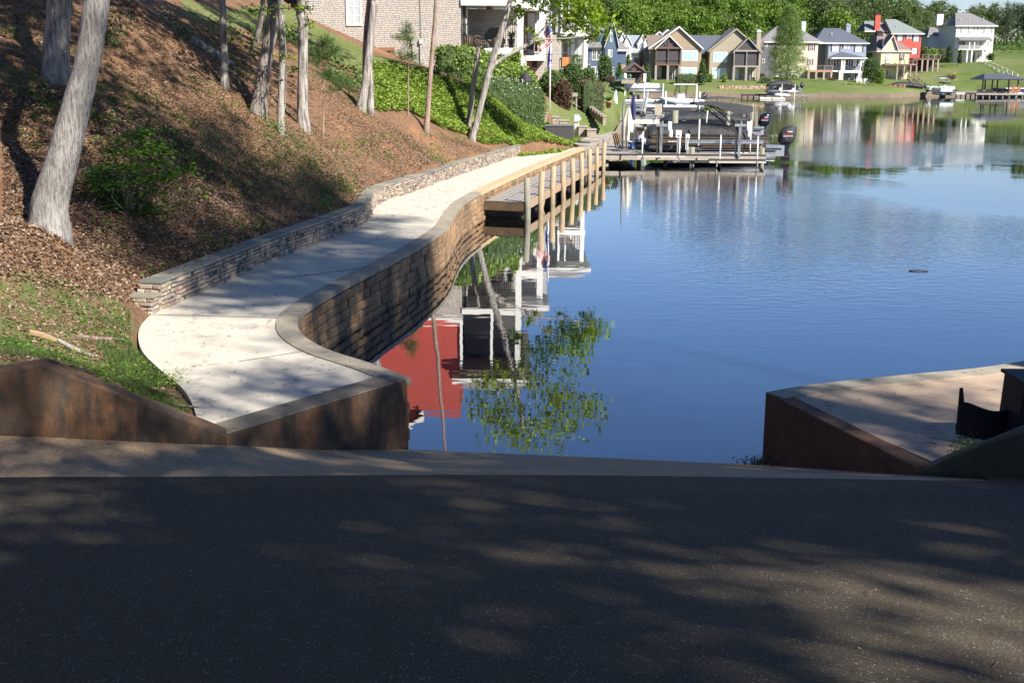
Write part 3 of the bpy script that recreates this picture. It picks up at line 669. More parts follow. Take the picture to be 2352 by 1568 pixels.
class House:
    def __init__(s, name, label, cat, px, py, d, yaw=0):
        s.px, s.py, s.d, s.m = px, py, fz(d), fz(d)/FOC
        s.root = empty(name, P(px, py, d), yaw, label, cat)
    def X(s, x): return (x-s.px)*s.m
    def Z(s, y): return (s.py-y)*s.m
    def part(s, mb, name, m, parent=None, **k): return mb.build(name, m, parent or s.root, **k)
    def wall(s, x0, x1, y0, y1, m, yf=0, yb=8, name='wall'):
        return s.part(MB().box(s.X(x0), s.X(x1), yf, yb, s.Z(y0), s.Z(y1)), name, m)
    def gable(s, x0, x1, ye, xa, ya, wm, rm, yf=0, yb=8, over=.35, th=.22, trim=None, wall=True):
        X0, X1, E, XA, A = s.X(x0), s.X(x1), s.Z(ye), s.X(xa), s.Z(ya)
        if wall: s.part(MB().prismy([(X0+.25, E), (X1-.25, E), (XA, A-th*.7)], yf, yb-.1), 'gable_wall', wm)
        mb = MB()
        for a, b in (((X0, E), (XA, A)), ((XA, A), (X1, E))):
            n = Vector((-(b[1]-a[1]), b[0]-a[0])).normalized()*th
            if n.y < 0: n = -n
            mb.prismy([a, b, (b[0]+n.x*0, b[1]+th), (a[0], a[1]+th)], yf-over, yb)
        s.part(mb, 'roof', rm)
        tb = MB()
        for a, b in (((X0, E), (XA, A)), ((XA, A), (X1, E))):
            tb.prismy([(a[0], a[1]-.12), (b[0], b[1]-.12), (b[0], b[1]+th-.03), (a[0], a[1]+th-.03)], yf-over-.05, yf-over+.003)
        s.part(tb, 'bargeboard', trim or M['white'])
    def hip(s, x0, x1, ye, xr0, xr1, yr, rm, yf=-.45, yb=9, over=.4, trim=None, ridge_y=None):
        X0, X1, E, R0_, R1_, R = s.X(x0)-over, s.X(x1)+over, s.Z(ye), s.X(xr0), s.X(xr1), s.Z(yr)
        f, b = yf, yb; m0 = ridge_y if ridge_y is not None else (f+b)/2; m1 = m0
        s.part(MB().add([(X0,f,E),(X1,f,E),(X1,b,E),(X0,b,E),(R0_,m0,R),(R1_,m1,R)], [(0,1,5,4),(1,2,5),(2,3,4,5),(3,0,4),(0,3,2,1)]), 'roof', rm)
        s.part(MB().box(X0-.04, X1+.04, f-.06, b+.06, E-.26, E-.003), 'fascia', trim or M['white'])
    def win(s, x0, x1, y0, y1, yf=0, nx=2, ny=2, shut=None, glass=None, fr=.11, trim=None):
        X0, X1, Z0, Z1 = s.X(x0), s.X(x1), s.Z(y1), s.Z(y0); f = MB(); trim = trim or M['white']
        y = yf-.05
        f.box(X0, X0+fr, y, yf+.06, Z0, Z1).box(X1-fr, X1, y, yf+.06, Z0, Z1).box(X0+fr, X1-fr, y, yf+.06, Z0, Z0+fr).box(X0+fr, X1-fr, y, yf+.06, Z1-fr, Z1)
        iw, ih = X1-X0-2*fr, Z1-Z0-2*fr
        for i in range(1, nx): c = X0+fr+iw*i/nx; f.box(c-.035, c+.035, y+.012, yf+.05, Z0+fr, Z1-fr)
        for j in range(1, ny): c = Z0+fr+ih*j/ny; f.box(X0+fr, X1-fr, y+.017, yf+.05, c-.025, c+.025)
        fo = s.part(f, 'window', trim)
        s.part(MB().box(X0+fr, X1-fr, yf-.02, yf+.02, Z0+fr, Z1-fr), 'pane', glass or M['glass'], fo)
        if shut:
            for a, b in ((X0-.36, X0-.03), (X1+.03, X1+.36)): s.part(MB().box(a, b, yf-.04, yf+.01, Z0, Z1), 'shutter', shut)
    def col(s, x0, x1, y0, y1, m, yf=-2.5, name='column'):
        return s.part(MB().box(s.X(x0), s.X(x1), yf, yf+max(.2, s.X(x1)-s.X(x0)), s.Z(y1), s.Z(y0)), name, m)
    def slab(s, x0, x1, y0, y1, yf, yb, m, name='deck'):
        return s.part(MB().box(s.X(x0), s.X(x1), yf, yb, s.Z(y1), s.Z(y0)), name, m)
    def rail(s, x0, x1, y0, y1, yf, m, sp=.14, posts=None, r=.025, side=None):
        mb = MB(); X0, X1, Z0, Z1 = s.X(x0), s.X(x1), s.Z(y1), s.Z(y0)
        mb.box(X0, X1, yf-.03, yf+.03, Z1-.06, Z1).box(X0, X1, yf-.025, yf+.025, Z0+.06, Z0+.11)
        n = max(1, int((X1-X0)/sp))
        for i in range(n+1): c = X0+(X1-X0)*i/n; mb.box(c-r/2, c+r/2, yf-r/2, yf+r/2, Z0+.11, Z1-.06)
        if posts:
            for i in range(posts+1): c = X0+(X1-X0)*i/posts; mb.box(c-.06, c+.06, yf-.065, yf+.055, Z0, Z1+.05)
        if side:
            mb.box(X0-.025, X0+.025, yf, side, Z1-.06, Z1)
            k = int((side-yf)/sp)
            for i in range(1, k): c = yf+(side-yf)*i/k; mb.box(X0-r/2, X0+r/2, c-r/2, c+r/2, Z0+.1, Z1-.06)
        return s.part(mb, 'railing', m)
    def chimney(s, x0, x1, y0, y1, m, yf=4, cap=None):
        X0, X1 = s.X(x0), s.X(x1); c = s.part(MB().box(X0, X1, yf, yf+(X1-X0), s.Z(y1), s.Z(y0)), 'chimney', m)
        s.part(MB().box(X0-.1, X1+.1, yf-.1, yf+(X1-X0)+.1, s.Z(y0), s.Z(y0)+.25).box(X0+.1, X1-.1, yf+.1, yf+(X1-X0)-.1, s.Z(y0)+.25, s.Z(y0)+.5), 'chimney_cap', cap or M['metal_black'], c)
    def vents(s, pts, yf):
        for x, y in pts: s.part(MB().lathe((s.X(x), yf, s.Z(y)-.3), [(.09,0),(.09,.6),(.14,.62),(.14,.72)], 8), 'roof_vent', M['vent'])
    def chairs(s, pts, yf, m=None, h=.9):
        for x, y in pts:
            X, Z = s.X(x), s.Z(y); mb = MB()
            mb.box(X-.25, X+.25, yf-.25, yf+.25, Z+.40, Z+.46).box(X-.25, X+.25, yf+.2, yf+.26, Z+.46, Z+h)
            for a in (-.23, .2):
                for b in (-.23, .2): mb.box(X+a, X+a+.03, yf+b, yf+b+.03, Z, Z+.4)
            c = mb.build('patio_chair', m or M['metal_black']); c.location = s.root.location
            CHAIRS.append(c)
CHAIRS = []
R3 = lambda x, y: (1316.8+.1823*x, 36.7+.1823*y)
def r3x(*a): return [1316.8+.1823*x for x in a]
def r3y(*a): return [36.7+.1823*x for x in a]
def r4x(*a): return [1702.5+.1614*x for x in a]
def r4y(*a): return [24.5+.1614*x for x in a]
def r5x(*a): return [2021+.1562*x for x in a]
def r5y(*a): return [.1562*x for x in a]
def r2x(*a): return [979.9+.1823*x for x in a]
def r2y(*a): return [.1823*x for x in a]

# ---- stone house on the left, with its double porch
SD = siding
M['red'] = SD('red_lap_siding', (.44,.060,.040), (.37,.05,.034), .2)
M['greysid'] = SD('grey_lap_siding', (.40,.41,.42), None, .2)
M['shingle_grey'] = shingle('grey_shingles', (.23,.22,.22), (.16,.155,.16))
A = House('stone_house', 'tall stone house with white double porch and red upper siding behind the hedge', 'house', 690, 190, 70)
A.wall(690, 1051, -2, 200, M['stone'], 0, 12)
A.wall(690, 1046, -236, -10, M['red'], .15, 12, 'upper_wall')
A.wall(690, 1053, -12, -2, M['white'], -.04, .5, 'trim_band')
A.wall(1046, 1052, -128, -12, M['white'], -.03, .4, 'corner_board')
A.win(796.5, 831.5, 3, 66, -.02, 2, 3, glass=M['glass_pale'])
A.gable(680, 960, -236, 820, -330, M['red'], M['shingle_grey'], .15, 12)
A.slab(1053, 1176, 112, 126, -.1, 12, M['white'], 'deck')
A.wall(1062, 1178, 22, 112, M['stone'], 3.4, 3.8, 'porch_back_wall')
A.slab(1051, 1190, 6, 21, -.12, 3.6, M['white'], 'upper_deck')
A.slab(1053, 1182, 3, 6, 0, 3.6, M['timber'], 'upper_floor')
A.wall(1053, 1182, -120, 3, mat('charcoal_siding', (.10,.10,.10), .7), 3.4, 12, 'porch_back_upper')
A.wall(1053, 1182, 126, 200, M['stone'], .6, 12, 'lower_wall')
A.wall(1130, 1152, 123, 140, M['dark'], .55, .7, 'crawl_vent')
A.col(1176, 1190, -128, 152, M['white'], -.15); A.col(1118, 1124, -128, 6, M['white'], -.05)
A.col(1190, 1198, 128, 152, M['stone'], .2)
A.rail(1052, 1176, 60, 111, .0, M['metal_black'], .13, r=.03)
A.rail(1052, 1176, -42, 6, .0, M['metal_black'], .13, r=.03)
A.slab(1045, 1196, -150, -128, -.4, 12, M['timber'], 'porch_beam')
A.hip(1045, 1196, -150, 1075, 1140, -235, M['shingle_grey'], -.5, 12)
A.wall(1053, 1063, 14, 108, M['white'], .5, .9, 'porch_door_frame'); A.wall(1055, 1061, 20, 106, M['dark'], .45, .49, 'porch_door')
fan = MB().lathe((A.X(1111), 1.6, A.Z(20)), [(.05,0),(.05,.3)], 8).lathe((A.X(1111), 1.6, A.Z(27)), [(.02,0),(.14,.05),(.14,.18),(.05,.25)], 12)
for k in range(5):
    a = k*1.257; fan.bar((A.X(1111)+.12*math.cos(a),1.6+.12*math.sin(a),A.Z(24)), (A.X(1111)+.75*math.cos(a),1.6+.75*math.sin(a),A.Z(24)), .13, .015)
A.part(fan, 'ceiling_fan', M['timber'])
hatch = MB().box(A.X(870), A.X(903), -.06, .02, A.Z(139), A.Z(112)).box(A.X(871), A.X(902), -.09, .02, A.Z(120), A.Z(118))
hp = A.part(hatch, 'crawl_hatch', mat('cedar_planks', (.30,.14,.07), .7, (.22,.10,.06), 9, (6,1,1)))
A.part(MB().box(A.X(877.5), A.X(894), -.12, -.05, A.Z(133), A.Z(121)), 'vent_grille', M['metal_black'], hp)
for x in (1,2,3,4): pass
A.part(MB().tube([(A.X(960),-.05,A.Z(-10)),(A.X(961.5),-.05,A.Z(70)),(A.X(962),-.05,A.Z(150))], .012, 5), 'cable', M['metal_black'])
for x in (941, 962-4): 
    A.part(MB().box(A.X(x), A.X(x+7), -.16, -.02, A.Z(104), A.Z(94)).bar((A.X(x+3),-.08,A.Z(104)), (A.X(x+3.5),-.08,A.Z(150)), .05), 'utility_box', mat('utility_grey', (.45,.5,.5), .5))
# ---- barrels, grill and plants on the stone house's porch
M['oak'] = mat('weathered_oak', (.20,.13,.08), .8, (.12,.08,.055), 6, (8,8,1))
def barrel(label, loc, rot=None, h=.9, half=False):
    r = empty('wooden_barrel', loc, 0, label, 'barrel', 'barrels on the porch')
    if rot: r.rotation_euler = rot
    pr = [(.24,0),(.30,.15),(.335,.45),(.30,.75),(.24,.9)] if not half else [(.25,0),(.30,.18),(.33,.45)]
    MB().lathe((0,0,0), pr, 20).build('staves', M['oak'], r, True)
    for z in ((.06,.22,.66,.82) if not half else (.05,.3)):
        q = .25+.085*math.sin(min(1,z/.9)*math.pi); MB().lathe((0,0,z), [(q,0),(q+.008,.005),(q+.008,.05),(q,.055)], 20).build('hoop', M['metal_black'], r)
    return r
za = A.root.location.z+A.Z(111); ax = lambda x, y=1.0: Vector((A.root.location.x+A.X(x), A.root.location.y+y, za))
barrel('barrel lying at the left end of the porch row', ax(1066,1.3)+Vector((0,0,.36)), (math.pi/2,0,0))
barrel('barrel lying second from the left behind the porch railing', ax(1081,1.5)+Vector((0,0,.36)), (math.pi/2,0,.25))
barrel('upright half barrel behind the porch railing in the middle', ax(1102,1.0), half=True)
barrel('upright half barrel beside the grill on the porch', ax(1117,1.2), half=True)
barrel('barrel lying behind the leaning tree trunk on the porch', ax(1140,1.4)+Vector((0,0,.36)), (math.pi/2,0,-.3))
gr = empty('grill', ax(1124,2.0), 0, 'black covered grill standing on the stone house porch', 'grill')
MB().prismy([(-.55,0),(.55,0),(.55,.75),(.3,1.15),(-.25,1.15),(-.55,.8)], -.3, .3).build('cover', mat('grill_cover', (.03,.03,.032), .6), gr)
def potplant(name, label, loc, m, leafm, r=.22, h=.4, ph=.9, n=26, cat='potted plant'):
    e = empty(name, loc, 0, label, cat)
    MB().lathe((0,0,0), [(r*.68,0),(r*.9,h*.8),(r*1.05,h*.8),(r*1.05,h),(r*.9,h),(r*.85,h*.9)], 16).build('pot', m, e, True)
    V = []
    for k in range(n):
        a = rng.uniform(0,6.28); l = ph*rng.uniform(.6,1); out = rng.uniform(.3,1.)
        pts = [np.array([math.cos(a)*out*l*t*.9, math.sin(a)*out*l*t*.9, h*.9+l*(t*.9-.55*out*t*t)]) for t in (0,.33,.66,1)]
        sd_ = np.array([-math.sin(a), math.cos(a), 0])
        for i in range(3):
            w0, w1 = (.03,.05,.04,.004)[i], (.03,.05,.04,.004)[i+1]
            V.append([pts[i]-sd_*w0, pts[i]+sd_*w0, pts[i+1]+sd_*w1, pts[i+1]-sd_*w1])
    quads('leaves', np.array(V), leafm, parent=e); return e
M['leaf_mid'] = leafmat('mid_green_leaves', [(0,(.035,.075,.018)),(.5,(.07,.15,.03)),(1,(.13,.24,.05))])
M['terracotta'] = mat('terracotta', (.50,.27,.15), .8, (.42,.22,.13), 5)
potplant('potted_yucca', 'spiky potted yucca at the right end of the upper porch', ax(1163,.7), M['metal_black'], M['leaf_mid'], .2, .5, .9)

# ---- middle house: grey siding and white porches just behind the stone house
B = House('grey_porch_house', 'grey sided house with white porch posts between the stone house and the stone pier', 'house', 1176, 170, 88)
B.wall(1180, 1246, -45, 180, M['greysid'], 1.6, 10)
B.slab(1178, 1250, 15, 33, -.4, 6, M['white'], 'upper_deck'); B.slab(1184, 1250, 130, 141, -.4, 6, M['white'], 'deck')
B.col(1178, 1183, -42, 141, M['white'], -.35); B.col(1236, 1250, -42, 141, M['white'], -.35)
B.col(1205, 1209, 38, 130, M['timber'], .6); B.col(1211, 1226, 38, 130, M['white'], .9)
B.rail(1184, 1236, 95, 129, -.35, M['metal_black'], .14); B.rail(1186, 1236, -14, 14, -.35, M['metal_black'], .14)
B.win(1228, 1234, 40, 120, 1.55, 1, 3)
B.wall(1184, 1246, 84, 130, M['stone'], 1.5, 1.6, 'stone_wainscot'); B.wall(1184, 1250, 141, 185, M['stone'], 1.2, 9, 'lower_wall'); B.wall(1222, 1232, 141, 155, M['dark'], 1.1, 1.25, 'lower_vent')
B.slab(1176, 1252, -58, -42, -.6, 6, M['white'], 'porch_beam'); B.hip(1176, 1252, -58, 1195, 1240, -115, M['shingle_grey'], -.7, 10)
B.wall(1246, 1262, -40, 125, M['greysid'], 2.4, 9, 'side_wall')
f2 = MB().lathe((B.X(1192), .9, B.Z(46)), [(.03,0),(.1,.05),(.1,.15)], 8)
for k in range(4):
    a = k*1.57+.3; f2.bar((B.X(1192),.9,B.Z(44)), (B.X(1192)+.6*math.cos(a),.9+.6*math.sin(a),B.Z(44)), .12, .015)
B.part(f2, 'ceiling_fan', M['timber'])
B.chairs([(1196,130),(1216,130)], .6)
C = House('pier_porch_house', 'white porch house with a broad stone pier left of the blue house', 'house', 1246, 172, 100)
C.wall(1250, 1340, 0, 190, M['greysid'], 3.0, 11)
C.wall(1249, 1288, 83, 190, M['stone'], 0, 3.5, 'stone_pier'); C.wall(1252, 1284, -5, 83, M['greysid'], .6, 3.6, 'bay_wall')
C.slab(1284, 1348, 76, 88, -.3, 5, M['white'], 'upper_deck'); C.slab(1288, 1348, 157, 166, -.3, 5, M['white'], 'deck')
C.col(1337, 1346, -2, 168, M['white'], -.25); C.col(1285, 1290, 0, 76, M['white'], -.2); C.col(1301, 1304, 8, 76, M['white'], -.2)
C.col(1310, 1318, 94, 157, M['white'], .8); C.col(1327, 1333, 94, 157, M['white'], 1.2)
C.rail(1289, 1336, 55, 76, -.2, M['timber'], .17, r=.05); C.rail(1289, 1336, 130, 157, -.2, M['metal_black'], .13)
C.win(1292, 1322, 30, 52, 2.95, 2, 1, glass=M['glass_pale']); C.win(1292, 1308, 96, 150, 2.95, 1, 2); C.win(1318, 1332, 20, 74, 2.95, 2, 1)
C.slab(1248, 1350, -8, 2, -.5, 5, M['white'], 'porch_beam'); C.hip(1246, 1350, -8, 1262, 1330, -50, M['shingle_grey'], -.6, 11)
C.part(MB().box(C.X(1291), C.X(1312), .9, 1.1, C.Z(155), C.Z(133)), 'porch_bench', mat('orange_cushion', (.55,.22,.07), .8))

# ---- houses across the cove
M['blue_sid'] = SD('blue_lap_siding', (.085,.125,.20), None, .22); M['blue_up'] = SD('blue_shakes', (.10,.15,.23), None, .5)
M['tan_sid'] = SD('tan_lap_siding', (.36,.28,.19), None, .22); M['tan_sid2'] = SD('khaki_lap_siding', (.38,.33,.24), None, .22)
M['cream_sid'] = SD('cream_lap_siding', (.72,.64,.50), None, .2); M['yellow_sid'] = SD('pale_yellow_siding', (.76,.65,.42), None, .2)
M['steel_sid'] = SD('steel_blue_siding', (.30,.34,.43), None, .2); M['white_sid'] = SD('white_lap_siding', (.80,.80,.79), None, .2); M['brightred'] = SD('bright_red_siding', (.62,.10,.075), None, .2)
M['shade_sid'] = SD('painted_shade_siding', (.14,.14,.16), None, .2)  # shade of the left house walls, put into the siding colour
M['sh_brown'] = shingle('brown_shingles', (.22,.17,.14), (.16,.125,.11)); M['sh_blue'] = shingle('blue_grey_shingles', (.10,.115,.15), (.075,.085,.11))
M['sh_teal'] = shingle('green_grey_shingles', (.22,.26,.25), (.17,.20,.20)); M['sh_mauve'] = shingle('mauve_brown_shingles', (.26,.19,.165), (.20,.15,.13))
x, y = r3x, r3y
h = House('blue_house', 'blue sided house with steep grey gable just right of the white porch column', 'house', 1350, 176, 196)
X_ = x(185, 355, 385, 535, 540, 655)
h.wall(X_[0], X_[4], y(400)[0], 180, M['blue_sid'], 0, 9)
h.gable(x(150)[0], x(560)[0], y(415)[0], x(480)[0], y(118)[0], M['blue_up'], M['shingle_grey'], .3, 9, trim=M['shingle_grey'])
# main roof slope toward the lake
rf = MB(); a = [(h.X(x(150)[0]),-.6,h.Z(y(415)[0])),(h.X(x(392)[0]),-.6,h.Z(y(415)[0])),(h.X(x(478)[0]),4,h.Z(y(115)[0])),(h.X(x(120)[0]),4,h.Z(y(115)[0]))]
rf.add(a+[(p[0],p[1]+.1,p[2]-.25) for p in a], [(0,1,2,3),(7,6,5,4),(0,4,5,1),(1,5,6,2),(2,6,7,3),(3,7,4,0)]); h.part(rf, 'roof', M['shingle_grey'])
h.wall(X_[2], X_[3], y(424)[0], 180, M['blue_sid'], -.93, .2, 'gable_bay')
h.gable(x(372)[0], x(552)[0], y(425)[0], x(482)[0], y(120)[0], M['blue_up'], M['shingle_grey'], -.9, 6)
h.wall(X_[4], X_[5], y(450)[0], 180, M['blue_sid'], 1.2, 8, 'wing_wall'); h.wall(X_[4], X_[5]+.1, y(620)[0], 182, M['stone_tan'], 1.1, 8, 'stone_base')
h.hip(X_[4], X_[5], y(442)[0], x(545)[0], x(560)[0], y(290)[0], M['shingle_grey'], .8, 9)
h.win(*x(228,285), *y(440,570), 0); h.win(*x(285,342), *y(440,570), 0); h.win(*x(220,275), *y(645,768), 0); h.win(*x(275,330), *y(645,768), 0)
h.win(*x(365,383), *y(440,550), 0, 1, 1); h.win(*x(420,440), *y(440,535), -.92, 1, 1); h.win(*x(444,472), *y(443,535), -.92, 1, 1); h.win(*x(442,468), *y(235,352), -.92, 1, 1); h.win(*x(474,498), *y(650,755), -.92, 1, 1)
h.slab(*x(165,212), *y(622,632), -1.2, 0, M['greywood'], 'balcony'); h.rail(*x(165,212), *y(545,622), -1.2, M['greywood'], .2)
h = House('white_gabled_house', 'white house with many small steep gables behind the grill pavilion', 'house', 1414, 172, 250)
h.wall(*x(560,945), y(430)[0], 176, M['white_sid'], 3, 12)
a = [(h.X(x(540)[0]),2,h.Z(y(480)[0])),(h.X(x(950)[0]),2,h.Z(y(480)[0])),(h.X(x(900)[0]),8,h.Z(y(258)[0])),(h.X(x(590)[0]),8,h.Z(y(258)[0]))]
h.part(MB().add(a+[(p[0],p[1]+.2,p[2]-.3) for p in a], [(0,1,2,3),(7,6,5,4),(0,4,5,1),(1,5,6,2),(2,6,7,3),(3,7,4,0)]), 'roof', shingle('pale_blue_shingles', (.30,.33,.36), (.24,.27,.30)))
for gx0, gx1, ge, ga, gy, yy in ((578,665,335,628,243,3.4),(625,740,390,680,283,2),(800,905,380,872,262,3.0),(870,940,370,915,303,2.2),(800,905,500,868,425,0)):
    h.gable(x(gx0)[0], x(gx1)[0], y(ge)[0], x(ga)[0], y(gy)[0], M['white_sid'] if gy != 425 else M['cream_sid'], M['shingle_grey'], yy, yy+5, .2)
    h.wall(x(gx0+12)[0], x(gx1-12)[0], y(ge)[0], 176, M['white_sid'] if gy != 425 else M['cream_sid'], yy+.01, yy+4.5, 'bay_wall')
h.win(*x(668,702), *y(400,480), 2); h.win(*x(880,925), *y(425,490), 2.2)
arch = [(-.8,0),(.8,0),(.8,2.4)]+[(.8*math.cos(t), 2.4+.9*math.sin(t)) for t in np.linspace(.3,2.84,7)]+[(-.8,2.4)]
dr = MB().prismy([(h.X(x(853)[0])+p, h.Z(y(655)[0])+q*1.1) for p, q in arch], -.06, .05); h.part(dr, 'arched_door', mat('oak_door', (.36,.19,.08), .5, (.22,.11,.05), 6))
h.wall(*x(750,820), y(540)[0], 176, M['stone_tan'], -1.5, 0, 'stone_post')
def cottage(label, spec, sid, trim):
    h = House('cottage', label, 'house', spec['l'], spec['b'], spec['d'])
    h.wall(spec['l'], spec['r'], spec['eave'], spec['b']+3, sid, 0, 10)
    h.gable(spec['l']-2 if 'gl' not in spec else spec['gl'], spec['r']+3, spec['eave']+2, spec['ax'], spec['ay'], sid, M['sh_brown'] if sid is M['tan_sid'] else M['shingle_grey'], -.05, 10, .5, .25, trim)
    p = spec['porch']; pf = -3.2
    h.gable(p['l']-2, p['r']+3, p['eave'], p['ax'], p['ay'], M['screen'], M['sh_brown'], pf+.35, 0, .45, .2, trim)
    h.slab(p['l'], p['r'], p['top']-3, p['top']+.5, pf, 0, M['timber'] if trim is M['white'] else M['greywood'], 'porch_beam')
    h.slab(p['l'], p['r'], p['deck'], p['deck']+3.5, pf, 0, M['timber'] if trim is M['white'] else M['greywood'], 'porch_deck')
    pm = M['timber'] if trim is M['white'] else M['greywood']
    for cx in (p['l'], (p['l']+p['r'])/2-.7, p['r']-1.6): h.col(cx, cx+1.6, p['top'], p['deck'], pm, pf+.03, 'porch_post')
    if trim is M['white']:
        tr = MB(); cx = (p['l']+p['r'])/2
        tr.bar((h.X(cx),pf+.3,h.Z(p['top'])), (h.X(cx),pf+.3,h.Z(p['ay']+6)), .18)
        for sg in (-1, 1): tr.bar((h.X(cx),pf+.3,h.Z(p['top']-1)), (h.X(cx+sg*10),pf+.3,h.Z(p['ay']+14)), .16)
        h.part(tr, 'gable_truss', pm); h.rail(p['l'], p['r'], p['deck']-11, p['deck'], pf+.1, pm, 5, r=.03)
    h.wall(p['l']+.7, p['r']-.7, p['top'], p['deck'], M['screen'], pf+.45, pf+.5, 'screen')
    for cx in (p['l']-1, (p['l']+p['r'])/2-2.3, p['r']-4.5): h.col(cx, cx+5, p['deck']+3.5, spec['b']+2, M['stone_col'], pf)
    h.wall(p['l'], p['r'], p['deck']+3.5, spec['b']+1, M['dark'] if trim is M['white'] else sid, -.5, -.02, 'patio_wall')
    h.win(p['l']+6, p['l']+17, p['deck']+6, spec['b']-3, -.52, 2, 1, glass=M['glass'] if trim is M['white'] else M['glass_blue']); h.win(p['r']-20, p['r']-8, p['deck']+6, spec['b']-3, -.52, 2, 1)
    for (a, b_, c_, d_) in spec['wins']:
        h.wall(a, b_, c_, d_, M['white'], -.04, .02, 'window_surround')
        n = 3; wdt = (b_-a-2)/n
        for k in range(n): h.win(a+1+k*wdt, a+1+(k+1)*wdt-.5, c_+2, d_-1.5, -.05, 1, 1 if d_-c_ > 20 else 2, glass=M['glass_blue'], fr=.06)
    return h
h = cottage('brown cottage with white gable trim and a timber truss porch over stone columns',
    dict(l=1489, r=1606, b=187, eave=115, ax=1553.8, ay=69.5, d=235, porch=dict(l=1500, r=1556, eave=117.5, ax=1529.2, ay=89, top=116, deck=149), wins=[(*x(1345,1540), *y(450,582)), (*x(1335,1535), *y(655,742))]), M['tan_sid'], M['white'])
h.wall(*x(940,985), y(440)[0], 190, M['dark'], .5, 9, 'side_wing')
h.part(MB().add([(h.X(1486),-.4,h.Z(117)),(h.X(1512),-.4,h.Z(117)),(h.X(1530),4.5,h.Z(85)),(h.X(1487),4.5,h.Z(85)),(h.X(1486),-.4,h.Z(118.5)),(h.X(1512),-.4,h.Z(118.5)),(h.X(1530),4.6,h.Z(87)),(h.X(1487),4.6,h.Z(87))], [(0,1,2,3),(7,6,5,4),(0,4,5,1),(1,5,6,2),(2,6,7,3),(3,7,4,0)]), 'side_roof', M['sh_brown'])
h.chairs([(1513,186),(1535,186),(1548,186)], -2.2)
for gx, gy in ((1523,77),(1542,72.5)):
    h.gable(gx-11, gx+11, gy+9, gx, gy, M['steel_sid'], M['sh_brown'], 10.2, 15, .2)
h = cottage('khaki cottage with dark screened gable porch over stone columns and a tall tan chimney',
    dict(l=1628, r=1742, b=188, eave=121, ax=1684, ay=74, d=238, gl=1622, porch=dict(l=1676, r=1733, eave=125.5, ax=1706, ay=93.5, top=122, deck=152.5), wins=[(*x(1745,1922), *y(470,600)), (*x(1740,1922), *y(665,792))]), M['tan_sid2'], M['greywood'])
a = [(h.X(1580),2,h.Z(125)),(h.X(1645),2,h.Z(125)),(h.X(1666),8,h.Z(85)),(h.X(1592),8,h.Z(85))]
h.part(MB().add(a+[(p[0],p[1]+.1,p[2]-.3) for p in a], [(0,1,2,3),(7,6,5,4),(0,4,5,1),(1,5,6,2),(2,6,7,3),(3,7,4,0)]), 'side_roof', M['sh_blue'])
h.wall(1606, 1628, 124, 190, M['dark'], 3, 9, 'side_wing'); h.chimney(*x(2270,2320), y(235)[0], 190, M['tan_sid2'], -.3, M['vent'])
h.wall(1741, 1756, 92, 122, shingle('grey_side_shingle', (.3,.28,.26), (.22,.21,.2)), 4, 6, 'side_roof'); h.chairs([(1712,187),(1724,187),(1732,187)], -2.2)
x, y = r4x, r4y
h = House('cream_house', 'cream house with grey hip roof mostly hidden behind the tall feathery tree', 'house', 1782, 192, 252)
h.wall(1742, 1872, 101, 195, M['cream_sid'], 0, 10); h.wall(1742, 1781.5, 100.8, 195, M['shade_sid'], -.06, 9, 'shaded_wing')  # left wall of the cream house, its shade painted in as grey
h.hip(1742, 1876, 101, 1786, 1828, 66, M['shingle_grey']); h.chimney(*x(850,905), y(190)[0], y(360)[0], M['white_sid'], 3)
h.win(*x(935,988), *y(500,595), 0, 2, 2, M['shutter_red']); h.win(*x(930,975), *y(700,790), 0, 2, 2, M['shutter_red']); h.win(*x(535,625), *y(920,1010), 0, 2, 3); h.win(*x(700,795), *y(920,1010), 0, 2, 1); h.win(*x(285,320), *y(705,765), -.1, 1, 1); h.win(*x(322,348), *y(495,548), -.1, 1, 1); h.win(*x(905,960), *y(915,1000), 0, 1, 2)
h.slab(*x(885,1225), *y(855,880), -3, 0, mat('red_deck_fascia', (.42,.22,.16), .8), 'deck'); h.rail(*x(895,1225), *y(790,855), -2.9, M['greywood'], .3, 3)
for cx in (885, 990, 1095, 1197): h.col(*x(cx, cx+27), y(880)[0], 192, M['stone_tan'], -3)
h = House('steel_blue_house', 'steel blue house with hip roof and white two storey porch', 'house', 1898, 195, 260)
h.wall(1898, 1982, 103.5, 197, M['steel_sid'], 0, 11); h.wall(1868, 1898, 104, 197, M['shade_sid'], 3, 11, 'side_wall')  # left wall coloured dark to stand for the side turned from the sun
h.hip(1868, 1984, 103.5, 1896, 1934, 70.5, M['sh_blue'], ridge_y=5); h.chimney(*x(1502,1562), y(255)[0], y(375)[0], M['steel_sid'], 4, M['steel_sid'])
h.win(*x(1262,1355), *y(508,608), 0, 2, 2, M['shutter'], M['glass_pale']); h.win(*x(1418,1455), *y(508,568), 0, 1, 2, M['shutter'], M['glass_pale']); h.win(*x(1462,1498), *y(508,568), 0, 1, 2, None, M['glass_pale']); h.win(*x(1582,1672), *y(510,612), 0, 2, 2, M['shutter'], M['glass_pale'])
h.win(*x(1245,1335), *y(715,800), 0, 2, 2, M['shutter']); h.win(*x(1405,1500), *y(710,800), 0, 2, 2, M['shutter']); h.win(*x(1565,1610), *y(715,820), 0, 1, 2, M['shutter'], M['glass_pale'])
h.win(*x(1230,1325), *y(915,985), 0, 2, 1); h.win(*x(1388,1480), *y(915,1030), 0, 2, 1, None, M['glass_pale']); h.win(*x(1545,1600), *y(905,1010), 0, 1, 2, M['shutter'], M['glass_pale'])
h.wall(*x(1345,1690), *y(685,705), M['white'], -3.6, -3.3, 'porch_beam'); h.hip(*x(1215,1680), y(690)[0], *x(1375,1400), y(612)[0], M['sh_blue'], -3.9, 0, .2, ridge_y=-.6)
